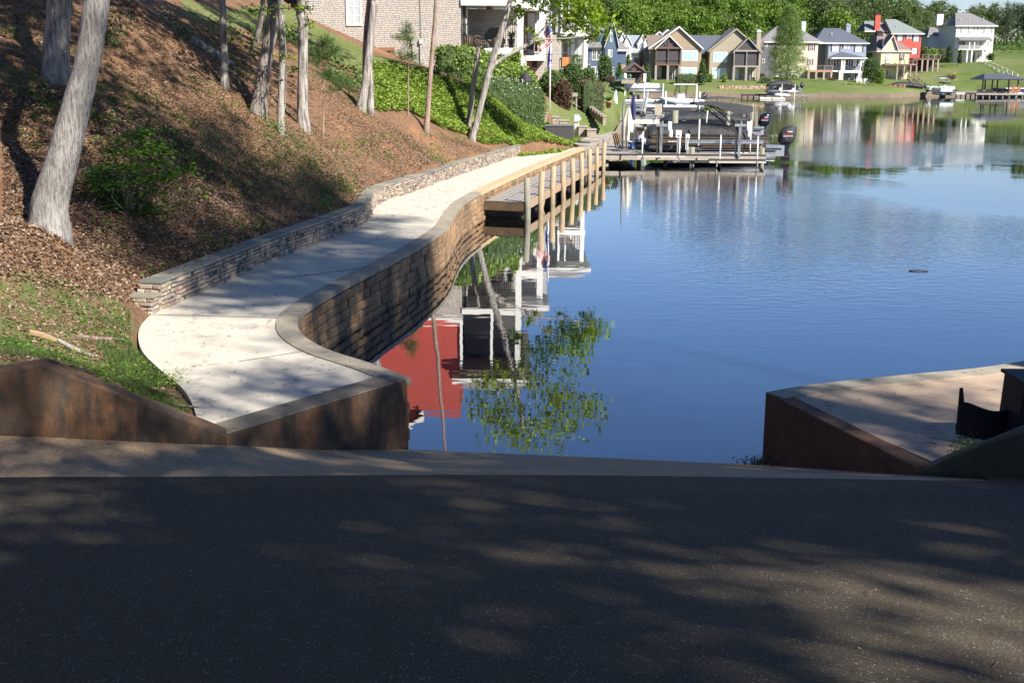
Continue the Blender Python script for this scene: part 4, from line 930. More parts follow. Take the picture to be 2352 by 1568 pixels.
h.slab(*x(1325,1665), *y(860,895), -3.6, 0, M['white'], 'porch_deck'); h.slab(*x(1225,1330), *y(862,880), -3, 0, M['white'], 'side_deck')
for a in ((1345,1368),(1378,1400),(1605,1625),(1638,1660)):
    h.col(*x(*a), y(705)[0], y(860)[0], M['white'], -3.55)
for a in ((1325,1350),(1360,1382),(1590,1612),(1622,1652)): h.col(*x(*a), y(895)[0], 195.5, M['white'], -3.55)
h.rail(*x(1400,1605), *y(800,858), -3.5, M['metal_black'], .16); h.rail(*x(1225,1340), *y(795,860), -2.9, M['metal_black'], .16)
h.vents([(x(1272)[0], y(375)[0])], 2); h.chairs([(x(1450)[0],194.5),(x(1530)[0],194.5),(x(1420)[0],163),(x(1560)[0],163)], -2)
st = MB()
for k in range(9): st.bar((h.X(1936+k*.9),-2.2,h.Z(195-k*3.2)), (h.X(1941+k*.9),-2.2,h.Z(195-k*3.2)), .5, .07)
h.part(st, 'stair', M['white'])
h = House('yellow_house', 'pale yellow gabled house with mauve roof and dark balcony beside the red house', 'house', 2022, 183, 268, -.05)
h.wall(2020, 2082, 118, 186, M['yellow_sid'], 0, 9)
h.wall(2022, 2024, 95, 186, M['shade_sid'], .1, 16, 'side_wall')  # yellow house's left wall, with its shade painted as dark siding
h.gable(*x(1960,2195), y(600)[0], x(2110)[0], y(392)[0], M['yellow_sid'], M['sh_mauve'], -.05, 9, .4)
h.hip(2013, 2086, 120.5, 2026, 2030, 72, M['sh_mauve'], -.3, 16, ridge_y=9)
h.chimney(*x(1975,2055), y(345)[0], y(400)[0], M['dark'], 6)
h.win(*x(2035,2065), *y(655,760), -.07, 1, 2, None, M['glass_pale']); h.win(*x(2068,2098), *y(655,760), -.07, 1, 2, None, M['glass_pale']); h.win(*x(2045,2095), *y(612,640), -.07, 4, 1)
h.win(*x(2235,2265), *y(635,720), 0, 1, 2, M['shutter_red']); h.win(*x(2215,2245), *y(845,930), 0, 1, 2, M['shutter_red']); h.win(*x(2025,2085), *y(845,920), 0, 2, 1)
h.slab(*x(1985,2325), *y(775,795), -3, 0, M['timber'], 'deck'); h.rail(*x(1985,2180), *y(718,775), -2.9, M['metal_black'], 6, 1); h.rail(*x(2195,2420), *y(722,775), -2.9, M['greywood'], .3, 4)
h.slab(*x(2195,2420), *y(775,787), -3, 0, M['greywood'], 'side_deck')
for cx in (2150, 2245, 2330, 2410): h.col(*x(cx, cx+18), y(795)[0], 183, M['stone_tan'], -3)
h.chairs([(x(2040)[0],182),(x(2090)[0],182),(x(2200)[0],182),(x(2225)[0],144.5)], -1.5)
x, y = r5x, r5y
h = House('red_house', 'bright red house with green grey hip roof and tall red chimney', 'house', 2052, 166, 284, -.04)
h.wall(2044, 2108, 82, 170, M['brightred'], 0, 10); h.hip(2044, 2110, 82, 2036, 2060, 50, M['sh_teal'], -.5, 11, ridge_y=5)
h.hip(1992, 2050, 76, 1996, 2030, 53, M['sh_teal'], 3, 13, ridge_y=8); h.chimney(2010.5, 2022, 41, 80, M['brightred'], 3)
h.win(*x(222,290), *y(535,625), 0, 2, 2, M['shutter'], M['glass_pale']); h.win(*x(350,380), *y(540,598), 0, 1, 2, M['shutter'], M['glass_pale']); h.win(*x(390,418), *y(540,598), 0, 1, 2, M['shutter'], M['glass_pale']); h.win(*x(450,522), *y(545,635), 0, 2, 2, M['shutter'], M['glass_pale']); h.win(*x(438,508), *y(730,815), 0, 2, 2, M['shutter'], M['glass_pale'])
h.slab(*x(400,780), *y(870,893), -4, 0, M['timber'], 'deck'); h.rail(*x(535,780), *y(815,885), -3.9, M['greywood'], .3, 3); h.rail(*x(400,530), *y(815,870), -3.9, M['metal_black'], .2)
for cx in (525, 600, 675, 745): h.col(*x(cx, cx+22), y(893)[0], y(1060)[0], M['stone_tan'], -4)
h.wall(*x(540,770), *y(893,1060), M['dark'], -.6, -.1, 'patio_wall'); h.vents([(x(220)[0],y(430)[0]),(x(282)[0],y(445)[0]),(x(432)[0],y(452)[0])], 2)
st = MB(); st.bar((h.X(2141),-3.5,h.Z(150)), (h.X(2149),-3.5,h.Z(166)), .5, .12); h.part(st, 'stair', M['greywood'])
h = House('white_house', 'tall white house with grey hip roof on the grassy hill at right', 'house', 2191, 144, 300, -.06)
h.wall(2190, 2273, 64, 147, M['white_sid'], 0, 14); h.wall(2189.7, 2230, 64, 147, M['white_sid'], .2, 17, 'side_wall')
h.wall(2166, 2205, 84, 144, M['white_sid'], 16, 26, 'rear_wing'); h.hip(2166, 2204, 84, 2178, 2190, 62, M['shingle_grey'], 15.6, 27)
h.hip(2190, 2276, 64, 2199, 2232, 35, M['shingle_grey'], -.5, 15, ridge_y=6); h.chimney(*x(945,1038), y(225)[0], y(390)[0], M['white_sid'], 10)
for a in ((1160,1245),(1480,1565)): h.win(*x(*a), *y(430,512), 0, 2, 3, M['greywood'], M['glass_pale'])
for a in ((1340,1366),(1395,1422)): h.win(*x(*a), *y(435,473), 0, 1, 2, M['greywood'], M['glass_pale'])
h.win(*x(1450,1535), *y(625,690), 0, 2, 3, M['greywood'], M['glass_pale']); h.win(*x(1440,1520), *y(808,870), 0, 2, 3, M['greywood'], M['glass_pale']); h.win(*x(1120,1230), *y(625,680), 0, 1, 1); h.win(*x(1310,1380), *y(770,920), 0, 2, 1); h.win(*x(1100,1120), *y(800,880), 0, 1, 2)
pr = MB(); Xa, Xb = h.X(x(1095)[0]), h.X(x(1550)[0])
pr.add([(Xa,0,h.Z(88)),(Xb,0,h.Z(88)),(Xb,-3.4,h.Z(95.5)),(Xa,-3.4,h.Z(95.5)),(Xa,0,h.Z(89.5)),(Xb,0,h.Z(89.5)),(Xb,-3.4,h.Z(96.8)),(Xa,-3.4,h.Z(96.8))], [(0,3,2,1),(4,5,6,7),(0,1,5,4),(1,2,6,5),(2,3,7,6),(3,0,4,7)]); h.part(pr, 'porch_roof', M['shingle_grey'])
h.slab(*x(1085,1525), *y(738,750), -3, 0, M['white'], 'porch_deck'); h.rail(*x(1100,1525), *y(690,738), -2.9, M['white'], .18, r=.05)
for cx in (1232, 1300, 1525): h.col(*x(cx, cx+16), y(612)[0], y(738)[0], M['white'], -3)
for cx in (1210, 1275, 1425, 1495): h.col(*x(cx, cx+18), y(750)[0], y(920)[0], M['white'], -3)
h.vents([(x(1160)[0],y(320)[0]),(x(1286)[0],y(325)[0]),(x(1482)[0],y(315)[0])], 2)
# patio chairs were built without names of their own
for i, c in enumerate(CHAIRS):
    d = c.location.y
for (o_, lab) in zip(CHAIRS, ['metal chair at the left on the grey house lower porch','metal chair at the right on the grey house lower porch',
    'patio chair left on the brown cottage patio','patio chair in the middle of the brown cottage patio','patio chair by the right column of the brown cottage',
    'patio chair left on the khaki cottage patio','patio chair in the middle of the khaki cottage patio','patio chair by the right column of the khaki cottage',
    'left chair under the steel blue house porch','right chair under the steel blue house porch','left chair on the steel blue house upper porch','right chair on the steel blue house upper porch',
    'leftmost chair under the yellow house deck','second chair from the left under the yellow house deck','rightmost chair under the yellow house deck','chair on the yellow house deck']):
    tag(o_, lab, 'chair', 'patio chairs at the lake houses')
# ------------------------------------------------------------ foliage kit
def bark(name, c1, c2, c3, s=1.0, bs=.8):
    m, t, b, pos = newmat(name)
    n1 = noise(t, pos, 11*s, 6, .7, (1, 1, .13)); n2 = noise(t, pos, 1.4, 4); n3 = noise(t, pos, 30*s, 4, .7, (1, 1, .5))
    c = mixc(t, ramp(t, n1, [(.38, 0.), (.56, 1.)]), c1, c2); c = mixc(t, ramp(t, n2, [(.5, 0.), (.7, .7)]), c, c3)
    c = mixc(t, ramp(t, n3, [(.55, 0.), (.75, .6)]), c, tuple(min(1, x*1.5) for x in c2))
    t.links.new(c, b.inputs['Base Color']); b.inputs['Roughness'].default_value = .9
    bump(t, n1, b, bs, .07); return m
M['bark_pale'] = bark('pale_grey_bark', (.10,.085,.075), (.40,.37,.34), (.20,.17,.145))
M['bark_near'] = bark('grey_fissured_bark', (.13,.12,.11), (.36,.34,.32), (.22,.20,.18), 2.4, .55)
M['bark_dark'] = bark('dark_bark', (.07,.055,.05), (.30,.26,.23), (.12,.10,.09))
M['bark_pine'] = bark('brown_pine_bark', (.17,.11,.085), (.38,.28,.23), (.25,.17,.14))
M['leaf_spring'] = leafmat('spring_leaves', [(0,(.11,.19,.012)),(.5,(.26,.38,.03)),(1,(.42,.54,.07))], .5)
M['leaf_canopy'] = leafmat('canopy_leaves', [(0,(.04,.09,.015)),(.5,(.075,.15,.022)),(1,(.12,.21,.035))], .22)
M['leaf_box'] = leafmat('boxwood_leaves', [(0,(.035,.07,.02)),(.5,(.085,.145,.04)),(1,(.18,.25,.09))], .25)
M['leaf_laurel'] = leafmat('laurel_leaves', [(0,(.08,.15,.02)),(.5,(.22,.33,.05)),(1,(.40,.48,.13))], .3, .4)
M['leaf_burg'] = leafmat('burgundy_leaves', [(0,(.06,.03,.028)),(.5,(.13,.07,.055)),(.85,(.20,.11,.08)),(1,(.13,.16,.05))], .25)
M['leaf_ivy'] = leafmat('ivy_leaves', [(0,(.08,.14,.018)),(.5,(.22,.32,.045)),(1,(.42,.50,.12))], .3, .45)
M['leaf_forest'] = leafmat('wood_leaves', [(0,(.06,.11,.02)),(.45,(.14,.24,.035)),(1,(.28,.40,.075))], .4)
M['leaf_forest2'] = leafmat('olive_wood_leaves', [(0,(.05,.08,.028)),(.5,(.11,.155,.05)),(1,(.21,.26,.10))], .3)
M['leaf_pine'] = leafmat('dark_pine_needles', [(0,(.018,.035,.015)),(.5,(.04,.07,.025)),(1,(.09,.12,.045))], .15)
M['leaf_grey'] = leafmat('pale_wood_leaves', [(0,(.09,.12,.05)),(.5,(.17,.20,.09)),(1,(.32,.34,.20))], .3)
M['leaf_maple'] = leafmat('maple_leaves', [(0,(.03,.10,.008)),(.5,(.08,.20,.014)),(1,(.18,.34,.03))], .35)
M['leaf_bald'] = leafmat('feathery_leaves', [(0,(.09,.15,.035)),(.5,(.18,.27,.065)),(1,(.30,.39,.12))], .35)
M['litter'] = leafmat('fallen_leaves', [(0,(.07,.043,.03)),(.35,(.17,.105,.068)),(.7,(.29,.19,.13)),(1,(.44,.33,.25))], .1, .8)
M['petal'] = mat('white_petals', (.75,.72,.68), .7)
def clumpcloud(R, nc, npc, leaf, cr, shell=.35, flat=0., aspect=.6, squash=.7, low=None, seed=None):
    rx, ry, rz = R
    c = rng.normal(size=(nc, 3)); c /= np.linalg.norm(c, axis=1)[:, None]; c *= (shell+(1-shell)*rng.random(nc)**.5)[:, None]
    lump = 1+.18*np.sin(c[:, 0]*5+1)*np.cos(c[:, 1]*4+c[:, 2]*3)
    c = c*lump[:, None]*np.array([rx, ry, rz])
    k = np.repeat(np.arange(nc), npc); d = rng.normal(size=(len(k), 3))*cr*rng.uniform(.5, 1.2, nc)[k][:, None]; d[:, 2] *= squash
    V = leafV(c[k]+d, leaf, flat, aspect); v = np.clip(rng.uniform(.15, .85, nc)[k]+rng.normal(size=len(k))*.16, 0, 1)
    return V, v, c
def meshonly(V, v, m, name):
    o = quads(name, V, m, v); me = o.data; bpy.data.objects.remove(o); return me
def branches(mb, base, targets, r0, r1=.02, sag=.15):
    base = Vector(base)
    for t in targets:
        t = Vector(t); mid = base.lerp(t, .5)+Vector((random.uniform(-.3,.3), random.uniform(-.3,.3), (t-base).length*sag))
        pts = smooth([base, mid, t], 3); mb.tube(pts, [r0+(r1-r0)*i/(len(pts)-1) for i in range(len(pts))], 6)
# crown prototypes
PROTO = {}
def proto(key, R, nc, npc, leaf, cr, m, **k):
    V, v, c = clumpcloud(R, nc, npc, leaf, cr, **k); PROTO[key] = (meshonly(V, v, m, 'crown_'+key), c)
proto('canopyA', (4.6,4.6,3.4), 42, 130, .32, .78, M['leaf_canopy'], shell=.2)
proto('canopyB', (5.2,4.2,3.0), 44, 130, .32, .78, M['leaf_canopy'], shell=.15)
proto('hillA', (3.0,3.0,3.6), 50, 60, .26, .42, M['leaf_spring'], shell=.2)
proto('hillB', (2.6,3.2,3.0), 42, 60, .26, .42, M['leaf_spring'], shell=.2)
def crown(key, parent, loc, rz=0, s=1, name='crown'):
    o = bpy.data.objects.new(name, PROTO[key][0]); COL.objects.link(o); o.parent = parent; o.location = loc; o.rotation_euler = (0, 0, rz); o.scale = (s, s, s); return o
def pxpath(stations, d):              # (px, py, width px) at one distance -> points, radii
    pts = [P(x, y, d if len(q) < 1 else d+q[0]) for x, y, w_, *q in stations]; return pts, [w_*d/FOC/2 for _, _, w_, *q in stations]
def trunkmesh(pts, rs, m, root, name='trunk', n=14, flare=1.18, wob=.06):
    o0 = root.location; q = [p-o0 for p in pts]; d = smooth(q, 4); rr = list(np.interp(np.linspace(0, len(q)-1, len(d)), range(len(q)), rs))
    rr[0] *= flare; rr[1] *= 1+(flare-1)*.45
    d[0] = d[0]-Vector((0, 0, .5))
    mb = MB().tube(d, rr, n)
    for i, v in enumerate(mb.v):
        f = 1+wob*math.sin(i*2.399+v[2]*3); j = i//n; c = d[min(j, len(d)-1)]
        mb.v[i] = (c.x+(v[0]-c.x)*f, c.y+(v[1]-c.y)*f, v[2])
    return mb.build(name, m, root, True)
def hilltree(label, st, d, m, top, ck=None, cs=1., extra=None, name='tree', nb=6, group='trees on the wooded bank', ring=14):
    pts, rs = pxpath(st, d); z = Hs(pts[0].x, pts[0].y)
    root = empty(name, (pts[0].x, pts[0].y, z), 0, label, 'tree', group); pts[0].z = z
    tp = pts[-1]; dr = (pts[-1]-pts[-2]).normalized(); 
    end = tp+Vector(top); pts2 = pts+[tp.lerp(end, .5)+Vector((dr.x*.5, 0, 0)), end]; rs2 = rs+[rs[-1]*.7, rs[-1]*.3]
    trunkmesh(pts2, rs2, m, root, n=ring)
    if ck:
        mb = MB(); cc = end-root.location-Vector((0, 0, .5)); c = PROTO[ck][1]
        branches(mb, (tp.lerp(end, .55))-root.location, [tuple(Vector(tuple(c[i]*cs))*.85+cc) for i in range(0, nb*5, 5)], rs[-1]*.4)
        mb.build('branches', m, root, True); crown(ck, root, cc, random.uniform(0, 6), cs)
    if extra: extra(root)
    return root
# ---- trees on the bank (left to right)
hilltree('thick grey trunk at the far left, behind the big leaning tree', [(130,192,64),(128,120,57),(133,60,53),(138,-20,51),(142,-140,47)], 28.5, M['bark_pale'], (4.5,-2,10), 'canopyA', 1.0, ring=20)
hilltree('big leaning grey tree nearest the camera at far left', [(110,508,92),(116,460,80),(137,390,70),(158,310,66),(182,220,60),(199,150,54),(213,70,54),(224,-20,54),(233,-120,52),(241,-260,46)], 21.3, M['bark_near'], (4.5,-1.5,8.5), 'canopyA', 1.1, ring=28)
hilltree('small distant trunk on the lawn above the fallen log', [(408,38,18),(407,0,17),(405,-20,16)], 55, M['bark_dark'], (0,0,9), 'hillB', 1)
hilltree('slim mottled trunk left of the dark double trunk', [(516,208,19),(516,150,16),(514,90,15),(511,0,14),(510,-20,14)], 37, M['bark_pale'], (3.2,-2,8), 'hillB', 1.4)
hilltree('dark rough double trunk in the middle of the bank', [(588,270,34),(596,215,27),(606,150,25),(618,80,25),(630,10,26),(634,-20,26)], 37, M['bark_dark'], (3.5,-2.5,8.5), 'hillA', 1.35,
    extra=lambda r: trunkmesh([P(600,262,37.4),P(606,200,37.6),P(618,120,37.6),P(634,40,37.6),P(640,-30,37.6)], [.17,.15,.14,.15,.13], M['bark_dark'], r, 'second_trunk'))
hilltree('dark leaning trunk in shade behind the double trunk', [(580,142,16),(588,100,13),(598,50,12),(606,-10,11)], 48, M['bark_dark'], (1,1,8), 'hillB', .9)
hilltree('thin grey trunk just right of the double trunk', [(645,306,19),(646,230,15),(648,150,14),(649,60,15),(646,-20,14)], 36.5, M['bark_pale'], (2.4,-3,7.5), 'hillB', 1.25)
hilltree('straight pale trunk third from the stone house', [(697,292,30),(695,240,24),(696,150,21),(696,60,21),(695,-20,20)], 39, M['bark_pale'], (2.5,-1.5,9), 'hillA', 1.3, ring=18)
def tw(r):
    trunkmesh([P(851,246,47.1),P(853,200,47.1),P(849,150,47.05)], [.13,.10,.09], M['bark_pale'], r, 'second_trunk')
    trunkmesh([P(836,165,47.5),P(838,120,47.4),P(843,60,47.3),P(850,0,47.2),P(853,-25,47.2)], [.06,.09,.11,.12,.12], M['bark_dark'], r, 'third_trunk')
hilltree('bright white double trunk in front of the stone house window', [(829,252,24),(838,200,18),(846,140,19),(853,70,17),(860,0,15),(862,-20,15)], 47, M['bark_pale'], (1,0,9), 'hillB', 1.0, extra=tw)
hilltree('slender brown pine trunk beside the porch', [(979,306,14),(985,220,11),(991,140,10),(998,60,9),(1003,-20,8)], 51, M['bark_pine'], (.6,0,9), 'hillB', .9)
def snagtop(r):
    mb = MB().tube([P(1100,110,58)-r.location, P(1112,107,58)-r.location, P(1122,108,58.1)-r.location], [.11,.1,.06], 8); mb.build('broken_limb', M['bark_pale'], r, True)
sn = [(1074,322,16),(1079,270,13),(1086,205,12),(1094,150,11),(1100,108,10)]
pts, rs = pxpath(sn, 58); rt = empty('dead_tree', (pts[0].x, pts[0].y, Hs(pts[0].x, pts[0].y)), 0, 'broken dead snag with a hooked top beside the leaning tree', 'tree'); pts[0].z = rt.location.z
trunkmesh(pts, rs, M['bark_dark'], rt); snagtop(rt)
# leaning lakeside tree with leafy branch
pts, rs = pxpath([(1083,330,17),(1094,285,14),(1106,235,14),(1128,150,16),(1148,85,15),(1170,10,12),(1180,-30,11),(1200,-120,9),(1212,-200,6)], 57)
rt = empty('tree', (pts[0].x, pts[0].y, Hs(pts[0].x, pts[0].y)), 0, 'leaning tree with a long branch of bright green leaves over the water', 'tree', 'trees on the wooded bank'); pts[0].z = rt.location.z
trunkmesh(pts, rs, M['bark_pale'], rt)
def br(st, name='branch', dd=57):
    q = smooth([P(x, y, dd+(k*.15))-rt.location for k, (x, y, w_) in enumerate(st)], 3); rr = np.interp(np.linspace(0, len(st)-1, len(q)), range(len(st)), [s_[2]*57/FOC/2 for s_ in st])
    MB().tube(q, list(rr), 8).build(name, M['bark_pale'], rt, True); return [v+rt.location for v in q]
b1 = br([(1120,160,9),(1140,145,9),(1165,128,8),(1195,112,8),(1220,98,8),(1245,70,5),(1275,42,3),(1300,25,2)])
b2 = br([(1225,96,5),(1260,90,4),(1310,88,3),(1350,80,2),(1375,60,1.5)])
b3 = br([(1172,0,7),(1200,-50,6),(1240,-90,4),(1290,-120,3)]); b4 = br([(1195,-90,6),(1160,-150,4),(1120,-190,3)]); b5 = br([(1205,-150,5),(1250,-200,3),(1290,-240,2)])
cl = []
for x, y, r_, n in [(1300,12,.40,1.3),(1335,22,.42,1.5),(1368,42,.38,1.5),(1385,60,.3,.9),(1352,48,.4,1.2),(1318,42,.34,1.1),(1362,84,.22,.6),(1308,72,.2,.4),(1300,89,.2,.3),(1258,12,.26,.5),(1280,-5,.4,1),(1220,8,.25,.4),(1236,95,.14,.25),(1215,72,.15,.2),(1270,52,.2,.4),(1355,2,.35,1.),(1245,-22,.4,1.),(1190,20,.14,.3),(1180,45,.16,.22),(1196,30,.12,.2)]:
    cl.append((P(x, y, 57.8+random.uniform(-.5,.8)), r_*1.05, int(150*n)))
for k in range(115):
    x = rng.uniform(1020,1400); y = rng.uniform(-270,-35); 
    if abs((x-1225)/175)**2+abs((y+145)/115)**2 < 1: cl.append((P(x, y, 57+rng.uniform(-2.2,2.2)), .36, 40))
Pt = np.concatenate([np.array(c)+rng.normal(size=(n, 3))*r_*np.array([1,1,.7]) for c, r_, n in cl])
quads('leaves', leafV(Pt-np.array(rt.location), .24, .1, .5), M['leaf_spring'], parent=rt)
# low leafy sprays on the bank trunks
def spray(label, pts, d, r_=.3, n=60, leaf=.10, m='leaf_spring', name='sapling'):
    base = P(pts[0][0], pts[0][1], d); e = empty(name, base, 0, label, 'sapling')
    q = [P(x, y, d)-base for x, y in pts]; MB().tube(smooth(q, 3), .012, 5).build('stem', M['bark_dark'], e)
    Pt = np.concatenate([np.array(v)+rng.normal(size=(n, 3))*r_*np.array([1,.7,.55]) for v in q[1:]])
    quads('leaves', leafV(Pt, leaf, .2, .55), M[m], parent=e); return e
spray('leafy sapling with yellow green leaves in front of the double trunk', [(655,250),(658,130),(640,20),(600,22),(570,28),(690,20),(705,60),(660,70),(700,20)], 35.8, .16, 55)
spray('wispy green shrub at the edge of the upper lawn', [(375,100),(360,60),(380,35),(400,55),(420,60),(395,80),(350,70)], 41, .3, 60, .12, 'leaf_box', 'shrub')
spray('olive shrub beside the leaning trunk at the left', [(265,70),(262,45),(270,60),(275,85),(258,95)], 33, .22, 50, .11, 'leaf_box', 'shrub')
spray('dark bushy shrub behind the middle trunks', [(505,120),(480,75),(500,60),(520,90),(545,110),(490,110)], 46, .5, 90, .16, 'leaf_canopy', 'shrub')
# pine saplings with needle tufts
M['needle'] = leafmat('pine_needles', [(0,(.05,.10,.03)),(1,(.14,.21,.07))], .3)
def pinesap(label, base, topy, tufts, d, nl=.30):
    b = P(base[0], base[1], d); z = Hs(b.x, b.y); b.z = z; e = empty('pine_sapling', b, 0, label, 'sapling')
    top = P(base[0]+(-4), topy, d)-b; MB().tube([(0,0,-.1), top*.5+Vector((.04,0,0)), top], [.03,.022,.008], 6).build('stem', M['bark_pine'], e)
    V = []; mb = MB()
    for x, y, n in tufts:
        c = np.array(P(x, y, d+random.uniform(-.15,.15))-b); mb.tube([(-.0, 0, max(.1, c[2]-.15)), tuple(c)], .008, 4)
        dr = rng.normal(size=(n, 3)); dr[:, 2] = dr[:, 2]*.6+.55; dr /= np.linalg.norm(dr, axis=1)[:, None]; sd_ = np.cross(dr, rng.normal(size=(n, 3))); sd_ /= np.linalg.norm(sd_, axis=1)[:, None]
        L = nl*rng.uniform(.6, 1.1, (n, 1)); V.append(np.stack([c+0*dr, c+dr*L*.5+sd_*.007, c+dr*L, c+dr*L*.5-sd_*.007], 1))
    mb.build('twigs', M['bark_pine'], e); quads('needles', np.concatenate(V), M['needle'], parent=e)
pinesap('young pine with long needle tufts in front of the lawn', (744,372), 95, [(748,98,150),(742,108,110),(720,130,130),(735,135,110),(758,128,130),(768,120,100),(728,152,100),(748,175,170),(785,190,120),(760,182,100),(800,205,90),(770,210,90),(712,145,80)], 40.5, .5)
pinesap('slender young pine standing before the stone house', (938,262), 62, [(934,64,80),(929,78,80),(940,76,80),(926,92,80),(938,95,80),(944,90,70),(910,90,60),(936,112,70),(932,128,90),(945,130,90),(925,138,80),(950,138,80),(915,125,60),(958,150,60)], 51, .45)
# maple shrub
b = hit(300, 497); e = empty('maple_shrub', b, 0, 'bushy green maple shrub in the shade between the leaning tree and the stone wall', 'shrub')
mb = MB(); V = []; S_ = b.y/FOC; lay = []
for x, y, rx in [(330,305,.32),(290,318,.4),(350,330,.4),(262,345,.35),(310,350,.55),(370,345,.4),(250,385,.5),(300,385,.6),(355,375,.5),(228,415,.4),(275,420,.6),(330,410,.5),(240,440,.45),(290,450,.5),(345,440,.45),(260,472,.35),(305,485,.4),(350,480,.35),(375,410,.35),(395,395,.25),(215,400,.25)]:
    c = P(x, y, b.y+random.uniform(-.45,.5))-b; lay.append(c); n = int(150*rx/.4); q = np.array(c)+rng.normal(size=(n, 3))*np.array([rx*.42, rx*.5, .055]); V.append(leafV(q, .085, 1.6, .85))
branches(mb, (0,0,-.05), lay, .016, .004, .1); mb.build('stems', M['bark_dark'], e); quads('leaves', np.concatenate(V), M['leaf_maple'], parent=e)
# ---- hedges and shrubs
def hedge(name, label, st, thick, m, leaf=.12, dens=130, group=None, cat='hedge', flowers=None):
    b0 = P(st[0][0], st[0][2], st[0][3]); e = empty(name, b0, 0, label, cat, group)
    rings = []; A_ = []; B_ = []
    for x, yt, yb, d in st:
        a = P(x, yb, d); t = P(x, yt, d); d = a.y; zb = max(min(a.z, Hs(a.x, a.y)), a.z-.35)-.15; h = t.z-zb; rg = []
        for u, v in [(-.5,0),(-.52,.5),(-.48,.85),(-.3,1),(.3,1),(.48,.85),(.52,.5),(.5,0)]: rg.append(Vector((a.x, d+thick/2+u*thick, zb+h*v))-b0)
        rings.append(rg)
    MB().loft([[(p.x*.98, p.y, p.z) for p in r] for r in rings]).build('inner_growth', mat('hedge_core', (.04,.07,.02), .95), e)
    Q = []
    for r0, r1 in zip(rings, rings[1:]):
        for k in range(7):
            p0, p1, p2 = np.array(r0[k]), np.array(r0[k+1]), np.array(r1[k]); p3 = np.array(r1[k+1]); ar = np.linalg.norm(np.cross(p1-p0, p2-p0)); n = int(ar*dens)+1; u = rng.random((n, 1)); v = rng.random((n, 1))
            Q.append((p0*(1-u)+p1*u)*(1-v)+(p2*(1-u)+p3*u)*v)
    for rg in (rings[0], rings[-1]):
        ce = sum((np.array(q) for q in rg))/8; n = int(dens*thick*(rg[3].z-rg[0].z)*.8); k = rng.integers(0, 7, n); u = rng.random((n,1))**.5; v = rng.random((n,1)); R_ = np.array([tuple(q) for q in rg]); Q.append(ce+(R_[k]*(1-v)+R_[k+1]*v-ce)*u)
    Q = np.concatenate(Q); nz = vnoise(Q[:, 0]*1.3+Q[:, 2], Q[:, 1]+Q[:, 2]*1.7, .5, 5); Q = Q+rng.normal(size=Q.shape)*leaf*.55+np.stack([nz*0, -nz*.08, nz*.06], 1)
    quads('leaves', leafV(Q, leaf, .2, .6), m, np.clip(.5+nz*.25+rng.normal(size=len(Q))*.2, 0, 1), e)
    if flowers:
        k = rng.choice(len(Q), flowers, p=(lambda w_: w_/w_.sum())(np.clip(Q[:, 2]-np.median(Q[:, 2]), .0, None)+.02)); quads('blossom', leafV(Q[k]+rng.normal(size=(flowers, 3))*.04-np.array([0,.06,-.06]), .07, .3, 1), M['petal'], parent=e)
    return e
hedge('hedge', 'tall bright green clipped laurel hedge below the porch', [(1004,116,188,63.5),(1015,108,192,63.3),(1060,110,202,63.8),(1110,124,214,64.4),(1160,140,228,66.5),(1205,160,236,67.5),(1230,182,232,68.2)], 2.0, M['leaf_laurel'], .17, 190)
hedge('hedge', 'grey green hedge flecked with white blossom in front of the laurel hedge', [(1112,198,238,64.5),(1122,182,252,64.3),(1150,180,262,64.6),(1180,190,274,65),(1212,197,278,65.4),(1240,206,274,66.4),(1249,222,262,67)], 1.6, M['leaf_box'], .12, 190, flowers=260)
def shrub(name, label, x0, x1, y0, y1, d, m, leaf=.12, n=1800, cone=False, cat='shrub', group=None, dep=1.0, core=True, parent_leaf='leaves'):
    c = P((x0+x1)/2, y1, d); d = c.y; w_ = (x1-x0)*d/FOC/2; h = (y1-y0)*d/FOC; e = empty(name, c, 0, label, cat, group)
    t = rng.random(n)**.8; a = rng.uniform(0, 6.28, n)
    if cone: rad = (1-t)**.75*(.35+.65*np.minimum(1, t*6+.4)); 
    else: rad = np.sqrt(np.clip(1-(2*t-1)**2*np.where(t < .5, .5, 1), 0, 1))
    lump = 1+.13*np.sin(a*3+t*7+d)+.09*np.sin(a*7-t*11); rr = rad*lump*(.82+.2*rng.random(n))
    Q = np.stack([np.cos(a)*rr*w_, np.sin(a)*rr*w_*dep, t*h], 1)+rng.normal(size=(n, 3))*leaf*.4
    k = max(3, int(n*.012)); cc = Q[rng.integers(0, n, k)]; nz = np.sin(Q[:, 0]*9/w_+Q[:, 2]*5)*np.cos(Q[:, 2]*8/h-Q[:, 0]*3)
    if core:
        pr = [(w_*.78*(math.sqrt(max(.03,1-(2*q-1)**2*(.5 if q < .5 else 1))) if not cone else (1-q)**.75*min(1,q*6+.4)), h*q*.96) for q in np.linspace(0,1,9)]
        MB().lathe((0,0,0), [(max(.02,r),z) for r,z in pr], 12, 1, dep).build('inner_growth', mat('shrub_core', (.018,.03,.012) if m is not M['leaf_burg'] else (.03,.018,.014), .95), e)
    quads(parent_leaf, leafV(Q, leaf, .15, .6), m, np.clip(.5+nz*.18+rng.normal(size=n)*.22, 0, 1), e); return e
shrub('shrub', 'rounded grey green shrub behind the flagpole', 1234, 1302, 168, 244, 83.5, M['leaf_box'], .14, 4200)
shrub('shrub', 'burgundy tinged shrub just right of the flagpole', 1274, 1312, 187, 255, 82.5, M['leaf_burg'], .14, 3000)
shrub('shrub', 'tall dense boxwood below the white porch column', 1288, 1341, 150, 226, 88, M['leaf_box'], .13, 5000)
shrub('shrub', 'round green shrub at the left corner of the blue house', 1333, 1366, 159, 192, 95, M['leaf_box'], .14, 2200)
